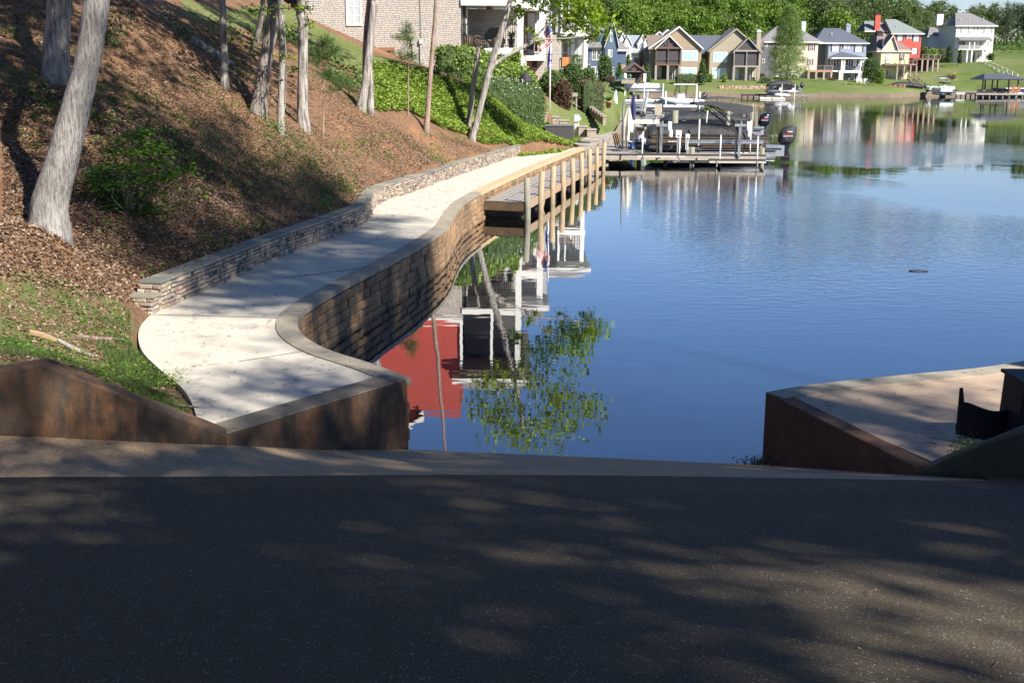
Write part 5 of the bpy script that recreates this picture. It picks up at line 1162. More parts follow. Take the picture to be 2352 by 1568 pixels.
hedge('hedge', 'square clipped burgundy hedge beside the stone steps', [(1340,188,238,84),(1352,184,246,84),(1372,188,251,84.3),(1385,195,248,84.8)], 2.2, M['leaf_burg'], .14, 120)
shrub('shrub', 'small bright green shrub against the upper porch railing', 1174, 1194, 118, 152, 69, M['leaf_laurel'], .13, 1100)
shrub('shrub', 'leafy potted shrub on the pier house porch', 1312, 1336, 128, 158, 99, M['leaf_box'], .12, 700, core=False)
shrub('tree', 'glossy magnolia in front of the blue house', 1374, 1404, 132, 188, 180, M['leaf_box'], .32, 1800, cat='tree')
shrub('conifer', 'small cone shaped evergreen left of the grill pavilion', 1414, 1430, 148, 182, 182, M['leaf_canopy'], .25, 900, True, 'tree')
shrub('conifer', 'cone shaped evergreen above the grill pavilion roof', 1436, 1448, 129, 158, 205, M['leaf_canopy'], .3, 700, True, 'tree')
shrub('conifer', 'light green cone shaped evergreen right of the grill pavilion', 1478, 1494, 149, 190, 215, M['leaf_box'], .3, 1000, True, 'tree')
shrub('shrub', 'orange tinged low shrub beside the blue house', 1392, 1412, 177, 190, 178, M['leaf_burg'], .25, 400)
hedge('hedge', 'long dark burgundy hedge under the brown cottage window', [(1556,174,190,226),(1565,172,190,226),(1590,171.5,190,226),(1601,174,190,227)], 2.5, M['leaf_burg'], .28, 30)
shrub('shrub', 'loose green conical shrub between the two cottages', 1598, 1626, 140, 192, 227, M['leaf_box'], .32, 1500, True)
shrub('shrub', 'small light green shrub at the left corner of the khaki cottage', 1624, 1637, 172, 188, 232, M['leaf_laurel'], .28, 400)
shrub('shrub', 'small green shrub under the khaki cottage window', 1658, 1669, 172, 189, 232, M['leaf_laurel'], .28, 350)
shrub('shrub', 'feathery ornamental grass clump right of the khaki cottage', 1742, 1775, 178, 200, 232, M['leaf_grey'], .3, 900)
shrub('shrub', 'bushy shrub behind the grass clump by the khaki cottage', 1741, 1757, 171, 188, 240, M['leaf_box'], .3, 400)
hedge('hedge', 'low clipped hedge in front of the cream house deck', [(1858,189,198,236),(1870,188,199,236),(1895,188,200,236),(1909,190,199,237)], 2.0, M['leaf_box'], .26, 40)
shrub('shrub', 'dark round shrub beside the white porch of the steel blue house', 1898, 1919, 181, 196, 246, M['leaf_burg'], .28, 600)
shrub('shrub', 'round green tree between the steel blue and yellow houses', 1978, 2018, 138, 190, 250, M['leaf_box'], .34, 2400, cat='tree')
shrub('shrub', 'narrow green shrub at the corner of the yellow house', 2009, 2031, 160, 196, 246, M['leaf_laurel'], .3, 1200)
shrub('shrub', 'dark green shrub just right of the red house deck', 2108, 2132, 110, 142, 290, M['leaf_box'], .38, 900)
shrub('shrub', 'mid green shrub in the row left of the white house', 2126, 2152, 114, 143, 291, M['leaf_laurel'], .38, 900)
shrub('shrub', 'pale flowering shrub in the row left of the white house', 2148, 2174, 113, 143, 292, M['leaf_grey'], .38, 1000)
shrub('conifer', 'dark pointed evergreen at the left corner of the white house', 2168, 2188, 110, 144, 288, M['leaf_pine'], .38, 900, True, 'tree')
shrub('conifer', 'dark narrow evergreen in front of the white house porch', 2198, 2209, 118, 146, 291, M['leaf_pine'], .35, 700, True, 'tree')
shrub('shrub', 'round dark shrub at the right corner of the white house', 2268, 2282, 125, 139, 292, M['leaf_canopy'], .35, 500)
shrub('shrub', 'low yellow orange flowering bed on the grassy slope', 2172, 2197, 171, 183, 262, leafmat('yellow_bloom', [(0,(.30,.17,.04)),(1,(.55,.45,.10))], .2), .3, 500)
# tall feathery tree
d = 240; b = P(1806, 193, d); e = empty('tree', b, 0, 'tall feathery conical tree in front of the cream house', 'tree'); s = b.y/FOC
MB().tube([(0,0,-.5),(.1,0,5),(0,0,13.5)], [.28,.16,.03], 8).build('trunk', M['bark_dark'], e, True)
Q = []; 
for k in range(900):
    t = rng.random()**.85; h_ = (t*.92+.08)*166*s; rmax = 52*s*min(1, (1-t)**.62+.06)*(1 if t > .12 else .75); a = rng.uniform(0,6.28); r_ = rmax*rng.uniform(.25,1)
    Q.append(np.array([math.cos(a)*r_, math.sin(a)*r_*.8, h_-r_*.08])+rng.normal(size=(46, 3))*np.array([.40,.40,.32]))
quads('crown', leafV(np.concatenate(Q), .24, 0, .5), M['leaf_bald'], parent=e)
# ---- the wood behind the houses
def fproto(key, R, nc, npc, leaf, cr, m, trunk, th, cone=False, bare=.0, **k):
    V, v, c = clumpcloud(R, nc, npc, leaf, cr, **k)
    if cone:
        f = np.clip(1.25-.75*(c[:, 2]/R[2]+1)/2, .3, 1.2); kk = np.repeat(np.arange(nc), npc); V[:, :, 0] += (c[kk, 0]*(f[kk]-1))[:, None]; V[:, :, 1] += (c[kk, 1]*(f[kk]-1))[:, None]
    me = meshonly(V, v, m, 'wood_crown'); mb = MB().tube([(0,0,-1.5),(.2,0,th*.5),(0,0,th+R[2])], [trunk,trunk*.75,.05], 7)
    for q in range(7):
        t = c[q*3]*.8; mb.tube([(0,0,th*(.6+.06*q)), (t[0],t[1],th+t[2]*.8)], [trunk*.3,.03], 5)
    o = mb.build('wood_trunk', M['bark_dark'] if m is not M['leaf_grey'] else M['bark_pale']); tm = o.data; bpy.data.objects.remove(o)
    return me, tm, th
FP = [fproto(0, (4.6,4.4,5.8), 120, 40, .66, .85, M['leaf_forest'], .25, 9.5, shell=.45),
      fproto(1, (3.8,3.6,6.6), 100, 40, .64, .8, M['leaf_forest'], .25, 10.5, shell=.45),
      fproto(2, (4.0,4.0,6.5), 105, 38, .56, .8, M['leaf_forest2'], .28, 10.5, cone=True, shell=.4),
      fproto(3, (3.2,3.2,6.2), 70, 34, .42, .75, M['leaf_pine'], .3, 13.0, cone=True, shell=.3),
      fproto(4, (4.0,3.8,4.6), 80, 34, .45, .7, M['leaf_grey'], .22, 8.0, shell=.4)]
FL = ['bright spring green broadleaf tree in the wood behind the lake houses','slim mid green broadleaf tree in the wood behind the lake houses','olive pine in the wood behind the lake houses','tall dark pine with bare lower trunk in the wood at right','pale silvery green tree in the wood behind the lake houses']
def woodtree(k, x, y, s, label=None, topz=None):
    me, tm, th = FP[k]; z = Hs(x, y)
    e = empty('tree', (x, y, z), rng.uniform(0, 6.28), label or FL[k], 'tree', 'trees in the wood behind the houses')
    if topz: s = (topz-z)/(th+FP[k][2]*0+6)
    e.scale = (s, s, s)
    for nm, me_, zz in (('crown', me, th), ('trunk', tm, 0)):
        o = bpy.data.objects.new(nm, me_); COL.objects.link(o); o.parent = e; o.location = (0, 0, zz)
    return e
for row, (dd, n) in enumerate([(292,30),(312,34),(336,36),(365,38)]):
    for i in range(n):
        px = 1345+(2400-1345)*(i+rng.uniform(.15,.85))/n; d = dd+rng.uniform(-8,8)
        if px > 1930: d += 22+(px-1930)*.05
        if 2240 < px and row < 1: d += 20
        top = np.interp(px, [1340,1700,1900,2020,2060,2120,2200,2280,2330,2400], [-36,-34,-22,-12,1,9,17,16,2,-12])+rng.uniform(-6,12)-(row-1.5)*2
        x = P(px, 100, d).x; tz = P(px, top, d).z
        if row == 0: tz = P(px, top+rng.uniform(22,50), d).z
        if row == 1: tz = P(px, top+rng.uniform(5,24), d).z
        k = (rng.choice([0,1,1,0,4,2], p=[.34,.2,.12,.1,.12,.12]) if px < 1880 else rng.choice([2,3,0,4], p=[.62,.2,.1,.08])) if px < 2255 else rng.choice([3,2], p=[.75,.25])
        woodtree(int(k), x, P(px, 100, d).y, 1, topz=tz)
woodtree(4, P(1424, 90, 262).x, fz(262), 1, 'pale blossoming tree standing behind the white gabled house', topz=P(1424, 52, 262).z)
woodtree(4, P(1868, 90, 292).x, fz(292), 1, 'pale round tree beside the white chimney of the cream house', topz=P(1868, 52, 292).z)
# the far mass of the wood fills in behind
Q = []
for k in range(1700):
    px = rng.uniform(1280, 2560); d = rng.uniform(385, 430); top = np.interp(px, [1340,1700,1900,2060,2120,2200,2280,2330,2400], [-30,-30,-16,8,14,22,20,8,0]); zt = P(px, top, d).z; z = 6+rng.random()*(zt-8)
    Q.append(np.array([P(px, 100, d).x, fz(d), z])+rng.normal(size=(26, 3))*1.5)
tag(quads('forest', leafV(np.concatenate(Q), .95, 0, .7), M['leaf_forest2']), 'mass of trees far behind the lake houses', 'forest', kind='stuff')
Q = []
for k in range(420):
    px = rng.uniform(1340, 2420); d = rng.uniform(285, 330)+(22 if px > 1930 else 0)+(18 if px > 2230 else 0); x = P(px, 100, d).x; d = fz(d); Q.append(np.array([x, d, Hs(x, d)+rng.uniform(.3,2.6)])+rng.normal(size=(26, 3))*np.array([1.3,1.3,.9]))
tag(quads('forest_undergrowth', leafV(np.concatenate(Q), .6, 0, .7), M['leaf_canopy']), kind='stuff')

# ---- ground cover, litter, grass
def cover(name, poly, n, leaf, m, h=.25, flat=.8, v=None, clump=None, label=None, cat=None):
    q = samp(poly, n)
    if clump:
        nz = vnoise(q[:, 0], q[:, 1], clump, 9); q = q[nz > rng.uniform(-.2, .5, len(q))]
    nz = vnoise(q[:, 0], q[:, 1], .35, 8); q[:, 2] += h*(.35+.3*nz+.5*rng.random(len(q)))
    return tag(quads(name, leafV(q, leaf, flat, .65), m, np.clip(.5+.2*nz+rng.normal(size=len(q))*.2, 0, 1)), label, cat, kind='stuff')
cover('ground_cover', WP((1100,300),(1095,330),(1150,335),(1190,345),(1260,352),(1345,339),(1325,318),(1255,285),(1190,275),(1130,252),(1108,255)), 42000, .115, M['leaf_ivy'], .30)
cover('ground_cover', WP((842,205),(850,150),(930,165),(1005,190),(1105,238),(1098,320),(1060,312),(990,285),(920,262),(860,255)), 48000, .12, M['leaf_ivy'], .40, .6)
cover('ground_cover', [(-.2,60.0),(.5,60.0),(1.8,62.0),(3.2,64.4),(3.3,67),(2.9,70),(0,68),(-2.4,63),(-1.9,60.6)], 17000, .13, M['leaf_ivy'], .28)
cover('ground_cover', WP((885,150),(1010,178),(1012,190),(1100,222),(1115,240),(1105,262),(1040,225),(960,190)), 7000, .15, M['leaf_box'], .3, .6)
cover('ground_cover', WP((560,110),(600,60),(700,110),(830,165),(840,230),(760,200),(680,190),(620,180)), 9000, .15, M['leaf_box'], .5, .5, clump=1.5)
HILL = WP((0,5),(0,625),(110,640),(200,680),(300,700),(370,705),(640,548),(830,492),(890,435),(1010,398),(1190,345),(1085,335),(850,270),(780,180),(600,190),(540,90),(430,60),(300,5))
q = samp(HILL, 85000); nz = vnoise(q[:, 0], q[:, 1], 1.4, 51); q = q[nz > rng.uniform(-1.1, .35, len(q))]; q[:, 2] += rng.uniform(.0, .035, len(q))
tag(quads('leaf_litter', leafV(q, .08, 1.2, .5), M['litter']), kind='stuff')
NEAR = WP((0,200),(0,640),(200,690),(370,708),(640,548),(560,420),(300,250)); q = samp(NEAR, 30000); q[:, 2] += rng.uniform(.0, .05, len(q))
tag(quads('leaf_litter', leafV(q, .08, .9, .5), M['litter']), kind='stuff')
# sprouting greenery on the bank
q = samp(HILL, 560); nz = vnoise(q[:, 0], q[:, 1], 3.2, 21); q = q[nz > .02]
Q = []; 
for c in q:
    n = int(rng.integers(10, 60)); Q.append(c+np.abs(rng.normal(size=(n, 3)))*np.array([0,0,.16])+rng.normal(size=(n, 3))*np.array([.22,.22,.02]))
tag(quads('undergrowth', leafV(np.concatenate(Q), .085, .7, .5), M['leaf_maple']), kind='stuff')
DK = WP((400,330),(560,300),(700,330),(790,400),(800,470),(690,500),(560,440),(430,400)); q = samp(DK, 150); Q = []
for c in q: n = 34; Q.append(c+np.abs(rng.normal(size=(n, 3)))*np.array([0,0,.42])+rng.normal(size=(n, 3))*np.array([.3,.3,.02]))
tag(quads('undergrowth', leafV(np.concatenate(Q), .08, .4, .4), M['leaf_box']), kind='stuff')
GR = LAWNS[2][0]
q = samp(GR, 60000); nz = vnoise(q[:, 0], q[:, 1], .8, 31); q = q[nz > rng.uniform(-.05, .6, len(q))]
M['grass'] = leafmat('grass_blades', [(0,(.035,.065,.015)),(.6,(.08,.125,.03)),(1,(.18,.21,.08))], .25)
tag(quads('grass', bladeV(q, .075, .010), M['grass']), 'thin patchy grass on the bank beside the walkway', 'grass', kind='stuff')
q = samp(GR, 2600); nz = vnoise(q[:, 0], q[:, 1], .7, 33); q = q[nz > .1]; q[:, 2] += .04+.05*rng.random(len(q))
tag(quads('weeds', leafV(q, .055, .8, .6), M['leaf_maple']), kind='stuff')
q = samp(GR, 9000); q[:, 2] += .01; tag(quads('leaf_litter', leafV(q, .06, 1.3, .5), M['litter']), kind='stuff')
b = hit(392, 888); e = empty('weed_plant', b, 0, 'bright green weed growing at the left edge of the walkway', 'plant')
quads('leaves', leafV(np.array([0,0,.12])+rng.normal(size=(260, 3))*np.array([.12,.10,.07]), .045, .5, .5), M['leaf_laurel'], parent=e)
# twigs scattered on the concrete
TP = [(p.x,p.y) for p in PLEFT[::2]]+[(p.x,p.y) for p in WALLF[::3]]+[(p.x,p.y) for p in SL[::-1]]
mb = MB(); xs = [p[0] for p in TP]; ys = [p[1] for p in TP]; n = 0
while n < 330:
    x, y = random.uniform(min(xs), max(xs)), random.uniform(min(ys), 45) if n < 260 else random.uniform(30, 60)
    if not inpoly(np.array([x]), np.array([y]), TP)[0]: continue
    n += 1; a = random.uniform(0, 6.28); L = random.uniform(.03, .17) if random.random() < .88 else random.uniform(.17,.34); dx, dy = math.cos(a)*L/2, math.sin(a)*L/2; k = random.uniform(-.2,.2)*L
    mb.tube([(x-dx,y-dy,PZ+.012),(x-dy*k,y+dx*k,PZ+.018),(x+dx,y+dy,PZ+.012)], [.002,.0038,.0015], 4)
for n in range(60):
    p = G(random.uniform(1800,2300), random.uniform(875,1040), RZ)
    if not inpoly(np.array([p.x]), np.array([p.y]), rpoly)[0] or (p.x-R0.x)*(R1.y-R0.y)-(p.y-R0.y)*(R1.x-R0.x) > -.6: continue
    a = random.uniform(0,6.28); L = random.uniform(.04,.16); mb.tube([(p.x-math.cos(a)*L/2,p.y-math.sin(a)*L/2,RZ+.012),(p.x+.02,p.y,RZ+.016),(p.x+math.cos(a)*L/2,p.y+math.sin(a)*L/2,RZ+.012)], [.002,.0035,.0015], 4)
tag(mb.build('twig_litter', mat('twig_brown', (.09,.065,.045), .9, (.16,.12,.085), 20)), 'small twigs and needles scattered over the concrete', 'twigs', kind='stuff')
q = []
while len(q) < 900:
    x, y = random.uniform(min(xs), max(xs)), random.uniform(min(ys), 58)
    if inpoly(np.array([x]), np.array([y]), TP)[0] and random.random() < .5+.5*math.sin(x*2.3+y*1.1): q.append((x, y, PZ+.012))
tag(quads('leaf_litter', leafV(np.array(q), .04, 3., .5), M['litter']), kind='stuff')
# road litter: dry leaves and bits of twig lying on the asphalt
dgr = bpy.context.evaluated_depsgraph_get(); road = bpy.data.objects['asphalt_road']; q = []; tw_ = MB()
for k in range(420):
    px, py = random.uniform(0, 2352), 1105+460*random.random()**1.3; r = ray(px, py); hh = road.ray_cast(Vector((0,0,EYE)), r.normalized())
    if not hh[0]: continue
    p = hh[1]
    if k < 300: q.append((p.x, p.y, p.z+.008))
    else: a = random.uniform(0,6.28); L = random.uniform(.02,.07); tw_.tube([(p.x-math.cos(a)*L,p.y-math.sin(a)*L,p.z+.008+math.sin(a)*L*.21),(p.x+.005,p.y,p.z+.012),(p.x+math.cos(a)*L,p.y+math.sin(a)*L,p.z+.008-math.sin(a)*L*.21)], [.0015,.003,.0015], 4)
tag(quads('leaf_litter', leafV(np.array(q), .022, 2., .5), M['litter']), kind='stuff'); tag(tw_.build('twig_litter', mat('twig_tan', (.16,.12,.08), .9)), kind='stuff')
def stick(name, label, pts, rs, m, cat):
    b = hit(*pts[0]) if len(pts[0]) == 2 else pts[0]; q = [hit(*p) if len(p) == 2 else p for p in pts]; e_ = MB().tube([v-q[0]+Vector((0,0,rs*.7)) for v in q], [rs, rs*1.1, rs*.7][:len(q)] if len(q) <= 3 else rs, 7).build(name, m); e_.location = q[0]; return tag(e_, label, cat)
stick('log', 'split tan log lying on the grass at far left', [(66,772),(98,779),(130,788)], .045, mat('split_wood', (.36,.24,.14), .8, (.26,.17,.10), 12), 'log')
stick('stick', 'grey weathered sticks bundled on the grass beside the tan log', [(133,788),(170,806),(215,825)], .028, M['bark_pale'], 'stick')
stick('stick', 'straight brown stick lying on the grass below the stone wall end', [(178,777),(230,782),(284,787)], .03, M['bark_pine'], 'stick')
e = MB().tube([P(352,924,15.3)-P(352,924,15.3), P(415,930,15.0)-P(352,924,15.3), P(471,934,14.85)-P(352,924,15.3)], [.012,.016,.010], 6).build('stick', M['bark_dark']); e.location = G(352,924,PZ+.05); e.location.z = PZ+.04
tag(e, 'dark fallen branch reaching over the walkway edge', 'stick')
stick('fallen_log', 'old grey fallen log on the upper bank left of the slim trunk', [(438,98),(488,128),(537,160)], .14, M['bark_pale'], 'log')

# ---- trees beside and behind the camera (they shade the ramp; their trunks stand outside the picture)
def bigtree(x, y, z, hc, ck, s, label, lean=(0,0)):
    e = empty('tree', (x, y, z), 0, label, 'tree', 'tall trees on the right bank and behind the road'); c = Vector((lean[0], lean[1], hc))
    MB().tube(smooth([(0,0,-.5),(lean[0]*.3,lean[1]*.3,hc*.4),(lean[0]*.8,lean[1]*.8,hc*.8),(lean[0],lean[1],hc+1.5)], 3), [.32,.3,.28,.26,.24,.22,.2,.16,.1,.05], 10).build('trunk', M['bark_pale'], e, True)
    mb = MB(); pc = PROTO[ck][1]; branches(mb, c*.72, [tuple(Vector(tuple(pc[i]*s))*.9+c) for i in range(0, 40, 4)], .09); mb.build('branches', M['bark_dark'], e, True)
    crown(ck, e, c, rng.uniform(0, 6.28), s)
BT = [(13.5,5.5,15.5,'canopyA',1.0),(12,-1.5,14,'canopyB',1.05),(9.5,-6.5,13,'canopyA',1.0),(17,-2,15,'canopyB',1.1),(6,-10,13.5,'canopyB',1.0),(20,-7,15,'canopyA',1.1),(1.5,-10.5,12,'canopyB',1.0),(12,7,21,'canopyA',1.0),(14,11,19,'canopyB',.85),(13.5,11.5,25,'canopyA',.95),(7,-3,12.5,'canopyA',.75),(0,-6,13,'canopyB',1.1),(-6,-5,12,'canopyA',1.1),(-12,0,13,'canopyB',1.1),(-4,-13,13,'canopyA',1.1),(-15,-8,13,'canopyB',1.2),(4,-15,13,'canopyB',1.2),(-9.5,4.5,12,'canopyA',1.0),(14,-14,14,'canopyA',1.2),(22,-13,14,'canopyB',1.2)]
for i, (x, y, hc, ck, s) in enumerate(BT): bigtree(x, y, .9 if y > 8 else 2.5, hc, ck, s, 'tall shade tree standing outside the picture to the right of the road')
# ------------------------------------------------------------ neighbour's sea wall, patio, steps
def zz(s_): return s_
M['wood_new'] = mat('tan_dock_timber', (.46,.30,.16), .8, (.34,.25,.17), 5, (1,1,1), bmp=.3)
M['wood_grey'] = mat('weathered_deck_boards', (.34,.31,.29), .85, (.25,.23,.215), 6, bmp=.3)
M['wood_dark'] = mat('dark_edge_board', (.035,.032,.032), .7)
M['pile'] = mat('dock_pile', (.46,.34,.21), .85, (.27,.22,.15), 4, (3,3,.8), bmp=.5, bscale=14)
M['pile_grey'] = mat('grey_green_pile', (.30,.29,.22), .85, (.19,.18,.14), 4, (3,3,.8), bmp=.5, bscale=14)
M['pvc'] = mat('white_plastic', (.74,.74,.73), .4, (.62,.62,.60), 2)
M['galv'] = mat('galvanised_steel', (.42,.43,.43), .4, (.30,.31,.31), 3, metal=.6)
M['alu'] = mat('aluminium', (.62,.62,.60), .28, (.5,.5,.48), 3, metal=.85)
M['canvas'] = mat('black_canvas', (.020,.021,.024), .55, (.04,.041,.045), 2, bmp=.9, bscale=2.6, bdist=.16, detail=3)
M['canvas2'] = mat('faded_black_canvas', (.035,.036,.042), .7, (.055,.056,.062), 2)
M['bronze'] = mat('bronze_hull_panel', (.20,.135,.09), .3, (.15,.10,.07), 2, metal=.4)
M['gloss_black'] = mat('gloss_black', (.012,.012,.016), .12, spec=.8)
M['gel'] = mat('white_gelcoat', (.80,.82,.82), .2, spec=.6)
M['red_mark'] = mat('red_mark', (.55,.03,.03), .4); M['white_mark'] = mat('white_mark', (.8,.8,.8), .4)
M['navy'] = mat('navy_fabric', (.02,.028,.11), .8); M['cream'] = mat('cream_fabric', (.62,.58,.50), .85, (.5,.47,.40), 4, (4,4,1))
M['flagstone'] = stonemat('flagstone', [(0,(.30,.31,.30)),(.5,(.42,.36,.29)),(1,(.24,.26,.26))], .8)
M['seaconc'] = mat('tan_sea_wall_concrete', (.32,.26,.19), .9, (.20,.16,.12), 2)
nsw = empty('sea_wall', (0,0,0), 0, 'stone block sea wall in front of the neighbouring patio beside the dock', 'sea wall')
strip('wall_core', SHORE[:6], .5, -1.6, PZ+.02, M['seaconc'], nsw)
blocks('blocks', SHORE[:4], -.2, 6, .2, .5, .06, M['block'], nsw, .02)
fsw = empty('sea_wall', (0,0,0), 0, 'long low concrete sea wall along the far shore', 'sea wall')
strip('wall', SHORE[5:]+FAR[1:], .7, -1.6, PZ-.12, mat('brown_sea_wall', (.24,.19,.13), .9, (.15,.12,.085), 1.2), fsw)
q = [G(x, y, PZ+.03) for x, y in [(1345,338),(1366,331),(1410,309.5),(1412,303),(1376,303),(1350,313),(1318,330)]]
patio = MB().prism([(p.x,p.y) for p in q], .2, PZ+.035).build('patio', M['flagstone']); tag(patio, kind='structure')
def pbox(name, label, cat, x0, x1, y0, y1, d, dep, m, group=None, top=None, parent=None, tm=None):
    a = P(x0, y1, d); b = P(x1, y0, d); e = empty(name, a, 0, label, cat, group) if parent is None else parent
    o = a-e.location if parent else Vector((0,0,0)); w_, h_ = b.x-a.x, b.z-a.z
    MB().box(o.x, o.x+w_, o.y, o.y+dep, o.z-.25 if parent is None else o.z, o.z+h_-(.05 if tm else 0)).build('body', m, e)
    if tm: MB().box(o.x-.04, o.x+w_+.04, o.y-.04, o.y+dep+.04, o.z+h_-.047, o.z+h_+.01).build('cap_stone', tm, e)
    return e
st = [('uppermost stone block beside the flagpole base',1242,1257,259.6,274,76.5),('stone block just right of the flagpole base',1269,1285,268.7,281,75.5),('stone block left of the grey meter box',1285,1307,276.5,288,74),('stone block right of the grey meter box',1329,1349,290.5,305,71.5),('lowest stone block at the edge of the lawn',1349,1370,297.5,306,70.5)]
for lab, x0, x1, y0, y1, d in st: pbox('stone_block', lab, 'stone block', x0, x1, y0, y1, d, 1.0, M['stone_tan'], 'stepped stone blocks by the lawn', tm=M['slate_f'] if 'slate_f' in M else mat('slate_cap', (.34,.32,.27), .8))
pb = pbox('planter_bench', 'dark grey slatted bench box beside the patio', 'bench', 1252, 1318, 288.5, 311, 70.5, 1.2, mat('dark_composite', (.065,.06,.062), .7, (.045,.042,.045), 8, (1,1,9)), tm=mat('grey_top', (.14,.145,.15), .6))
# meter box
b = P(1318.5, 298, 71.8); e = empty('meter_box', b, 0, 'pale metal electrical box standing on white conduits in the lawn', 'electrical box'); s = 71.8/FOC
MB().box(0, 11.5*s, -.1, .12, 18*s, 33.5*s).box(11.6*s, 15.5*s, -.06, .08, 22*s, 28*s).build('box', mat('pale_green_metal', (.50,.57,.55), .5), e)
MB().box(-.3*s, 11.8*s, -.12, .14, 33.5*s, 34.3*s).build('lid', M['pvc'], e)
for k in range(5): MB().tube([((1.5+2.1*k)*s, 0, -.4), ((1.2+2.2*k)*s, 0, 18*s)], .022, 6).build('conduit', M['pvc'], e)
# stone steps
e = empty('stone_steps', P(1325, 230, 88), 0, 'tan stone steps with slate treads going down beside the burgundy hedge', 'steps'); 
rm, tmm = MB(), MB()
for i in range(11):
    x, y, d = 1324+6.1*i, 221+4.6*i, 88-.85*i; a = P(x, y, d)-e.location; w_ = 7.2*d/FOC
    rm.box(a.x, a.x+w_, a.y, a.y+1.6, a.z-.6, a.z-.045); tmm.box(a.x-.03, a.x+w_+.05, a.y-.04, a.y+1.64, a.z-.044, a.z)
rm.build('riser', M['stone_tan'], e); tmm.build('tread', mat('tread_slate', (.36,.33,.28), .8), e)
e = empty('wooden_stand', P(1310, 248, 84), 0, 'grey wooden landing stand at the top of the stone steps', 'wooden stand'); s = 84/FOC
MB().box(-.5*s, 16*s, -.2, 1.0, 25*s, 33*s).build('top', M['greywood'], e)
for x in (2, 12): MB().box(x*s, (x+3)*s, -.1, .1, -.6, 25*s).build('leg', M['greywood'], e)
potplant('potted_palm', 'sago palm in a terracotta pot at the end of the lawn', P(1397.5, 248.5, 88), M['terracotta'], M['leaf_mid'], .22, .48, .75, 44, 'potted plant')
# covered heater behind the hedge
b = P(1207.5, 194, 66.9); e = empty('covered_lantern', b, 0, 'round black canvas covered garden canopy standing behind the grey green hedge', 'garden canopy')
MB().lathe((0,0,0), [(.36,.1),(.38,.22),(.36,.24),(.30,.40),(.15,.52),(.10,.62),(.02,.66)], 16).build('cover', M['canvas'], e, True)
fr = MB(); 
for k in range(10): a = k*.628; fr.tube([(.34*math.cos(a),.34*math.sin(a),-.5),(.34*math.cos(a),.34*math.sin(a),.12)], .02, 5)
fr.build('frame', M['metal_black'], e)

# ------------------------------------------------------------ flagpole with its two flags
FD = 80.0; b = P(1262, 287, FD); s = FD/FOC
e = empty('flagpole', b, 0, 'tall white flagpole standing in a white wooden base', 'flagpole')
MB().tube([(0,0,0),((1262-1262)*s,0,(287-160)*s),(1.5*s,0,(287-44)*s)], [.055,.05,.03], 10).build('pole', M['pvc'], e, True)
MB().lathe((1.5*s,0,(287-44)*s), [(.02,0),(.06,.05),(.02,.1)], 8).build('finial', M['pvc'], e)
MB().prismy([(-4*s,27*s),(5*s,27*s),(9*s,0),(1*s,0)], -.12, .12).build('base', M['pvc'], e)
def F2(x, y, dy=0): v = P(r2x(x)[0], r2y(y)[0], FD); return Vector((v.x, FD+dy, v.z))
fr_ = empty('flag', F2(1572, 268), 0, 'limp red white and blue striped flag with stars on the flagpole', 'flag')
topE = smooth([F2(1574,268), F2(1535,300,-.10), F2(1480,400,.12), F2(1440,480,-.12), F2(1393,585,.05)], 5)
botE = smooth([F2(1590,515), F2(1555,560,-.14), F2(1515,590,.1), F2(1470,625,-.1), F2(1425,668,.05)], 5)
red = MB(); wh = MB(); bl = MB(); stars = MB(); nU = len(topE)-1; o0 = fr_.location
def fp(u, v): i = min(int(u*nU), nU-1); f = u*nU-i; a = topE[i].lerp(topE[i+1], f); b_ = botE[i].lerp(botE[i+1], f); p = a.lerp(b_, v); return Vector((p.x, p.y+.07*math.sin(u*16+v*4), p.z))-o0
for j in range(13):
    for i in range(24):
        u0, u1, v0, v1 = i/24, (i+1)/24, j/13, (j+1)/13; t_ = bl if (j < 7 and i < 10) else (red if j % 2 == 0 else wh)
        t_.add([fp(u0,v0), fp(u1,v0), fp(u1,v1), fp(u0,v1)], [(0,1,2,3)])
for j in range(9):
    for i in range(6 if j % 2 == 0 else 5):
        u, v = (.035+.066*(i+(0 if j % 2 == 0 else .5))), (.035+j*.057); p = fp(u, v); pr = fp(u+.012, v)-p; dn = fp(u, v+.02)-p
        pts = []
        for k in range(10): a = k*math.pi/5-math.pi/2; r_ = 1.0 if k % 2 == 0 else .42; pts.append(p+pr*math.cos(a)*r_+dn*math.sin(a)*r_+Vector((0,-.006,0)))
        stars.add(pts, [list(range(10))])
fm = lambda c: mat('flag_'+c[0], c[1], .8)
red.build('red_stripes', fm(('red',(.50,.03,.045))), fr_); wh.build('white_stripes', fm(('white',(.72,.72,.72))), fr_); bl.build('canton', fm(('blue',(.03,.05,.22))), fr_); stars.build('stars', fm(('star',(.8,.8,.8))), fr_)
f2_ = empty('flag', F2(1556, 575), 0, 'dark blue banner with white lettering hanging limp below the striped flag', 'flag'); o0 = f2_.location
A2 = smooth([F2(1556,568), F2(1538,640,-.05), F2(1524,740,.08), F2(1518,850,-.05), F2(1530,893)], 4); B2 = smooth([F2(1566,575), F2(1572,650,.06), F2(1576,760,-.08), F2(1562,830,.05), F2(1556,912)], 4)
bm = MB(); wm = MB()
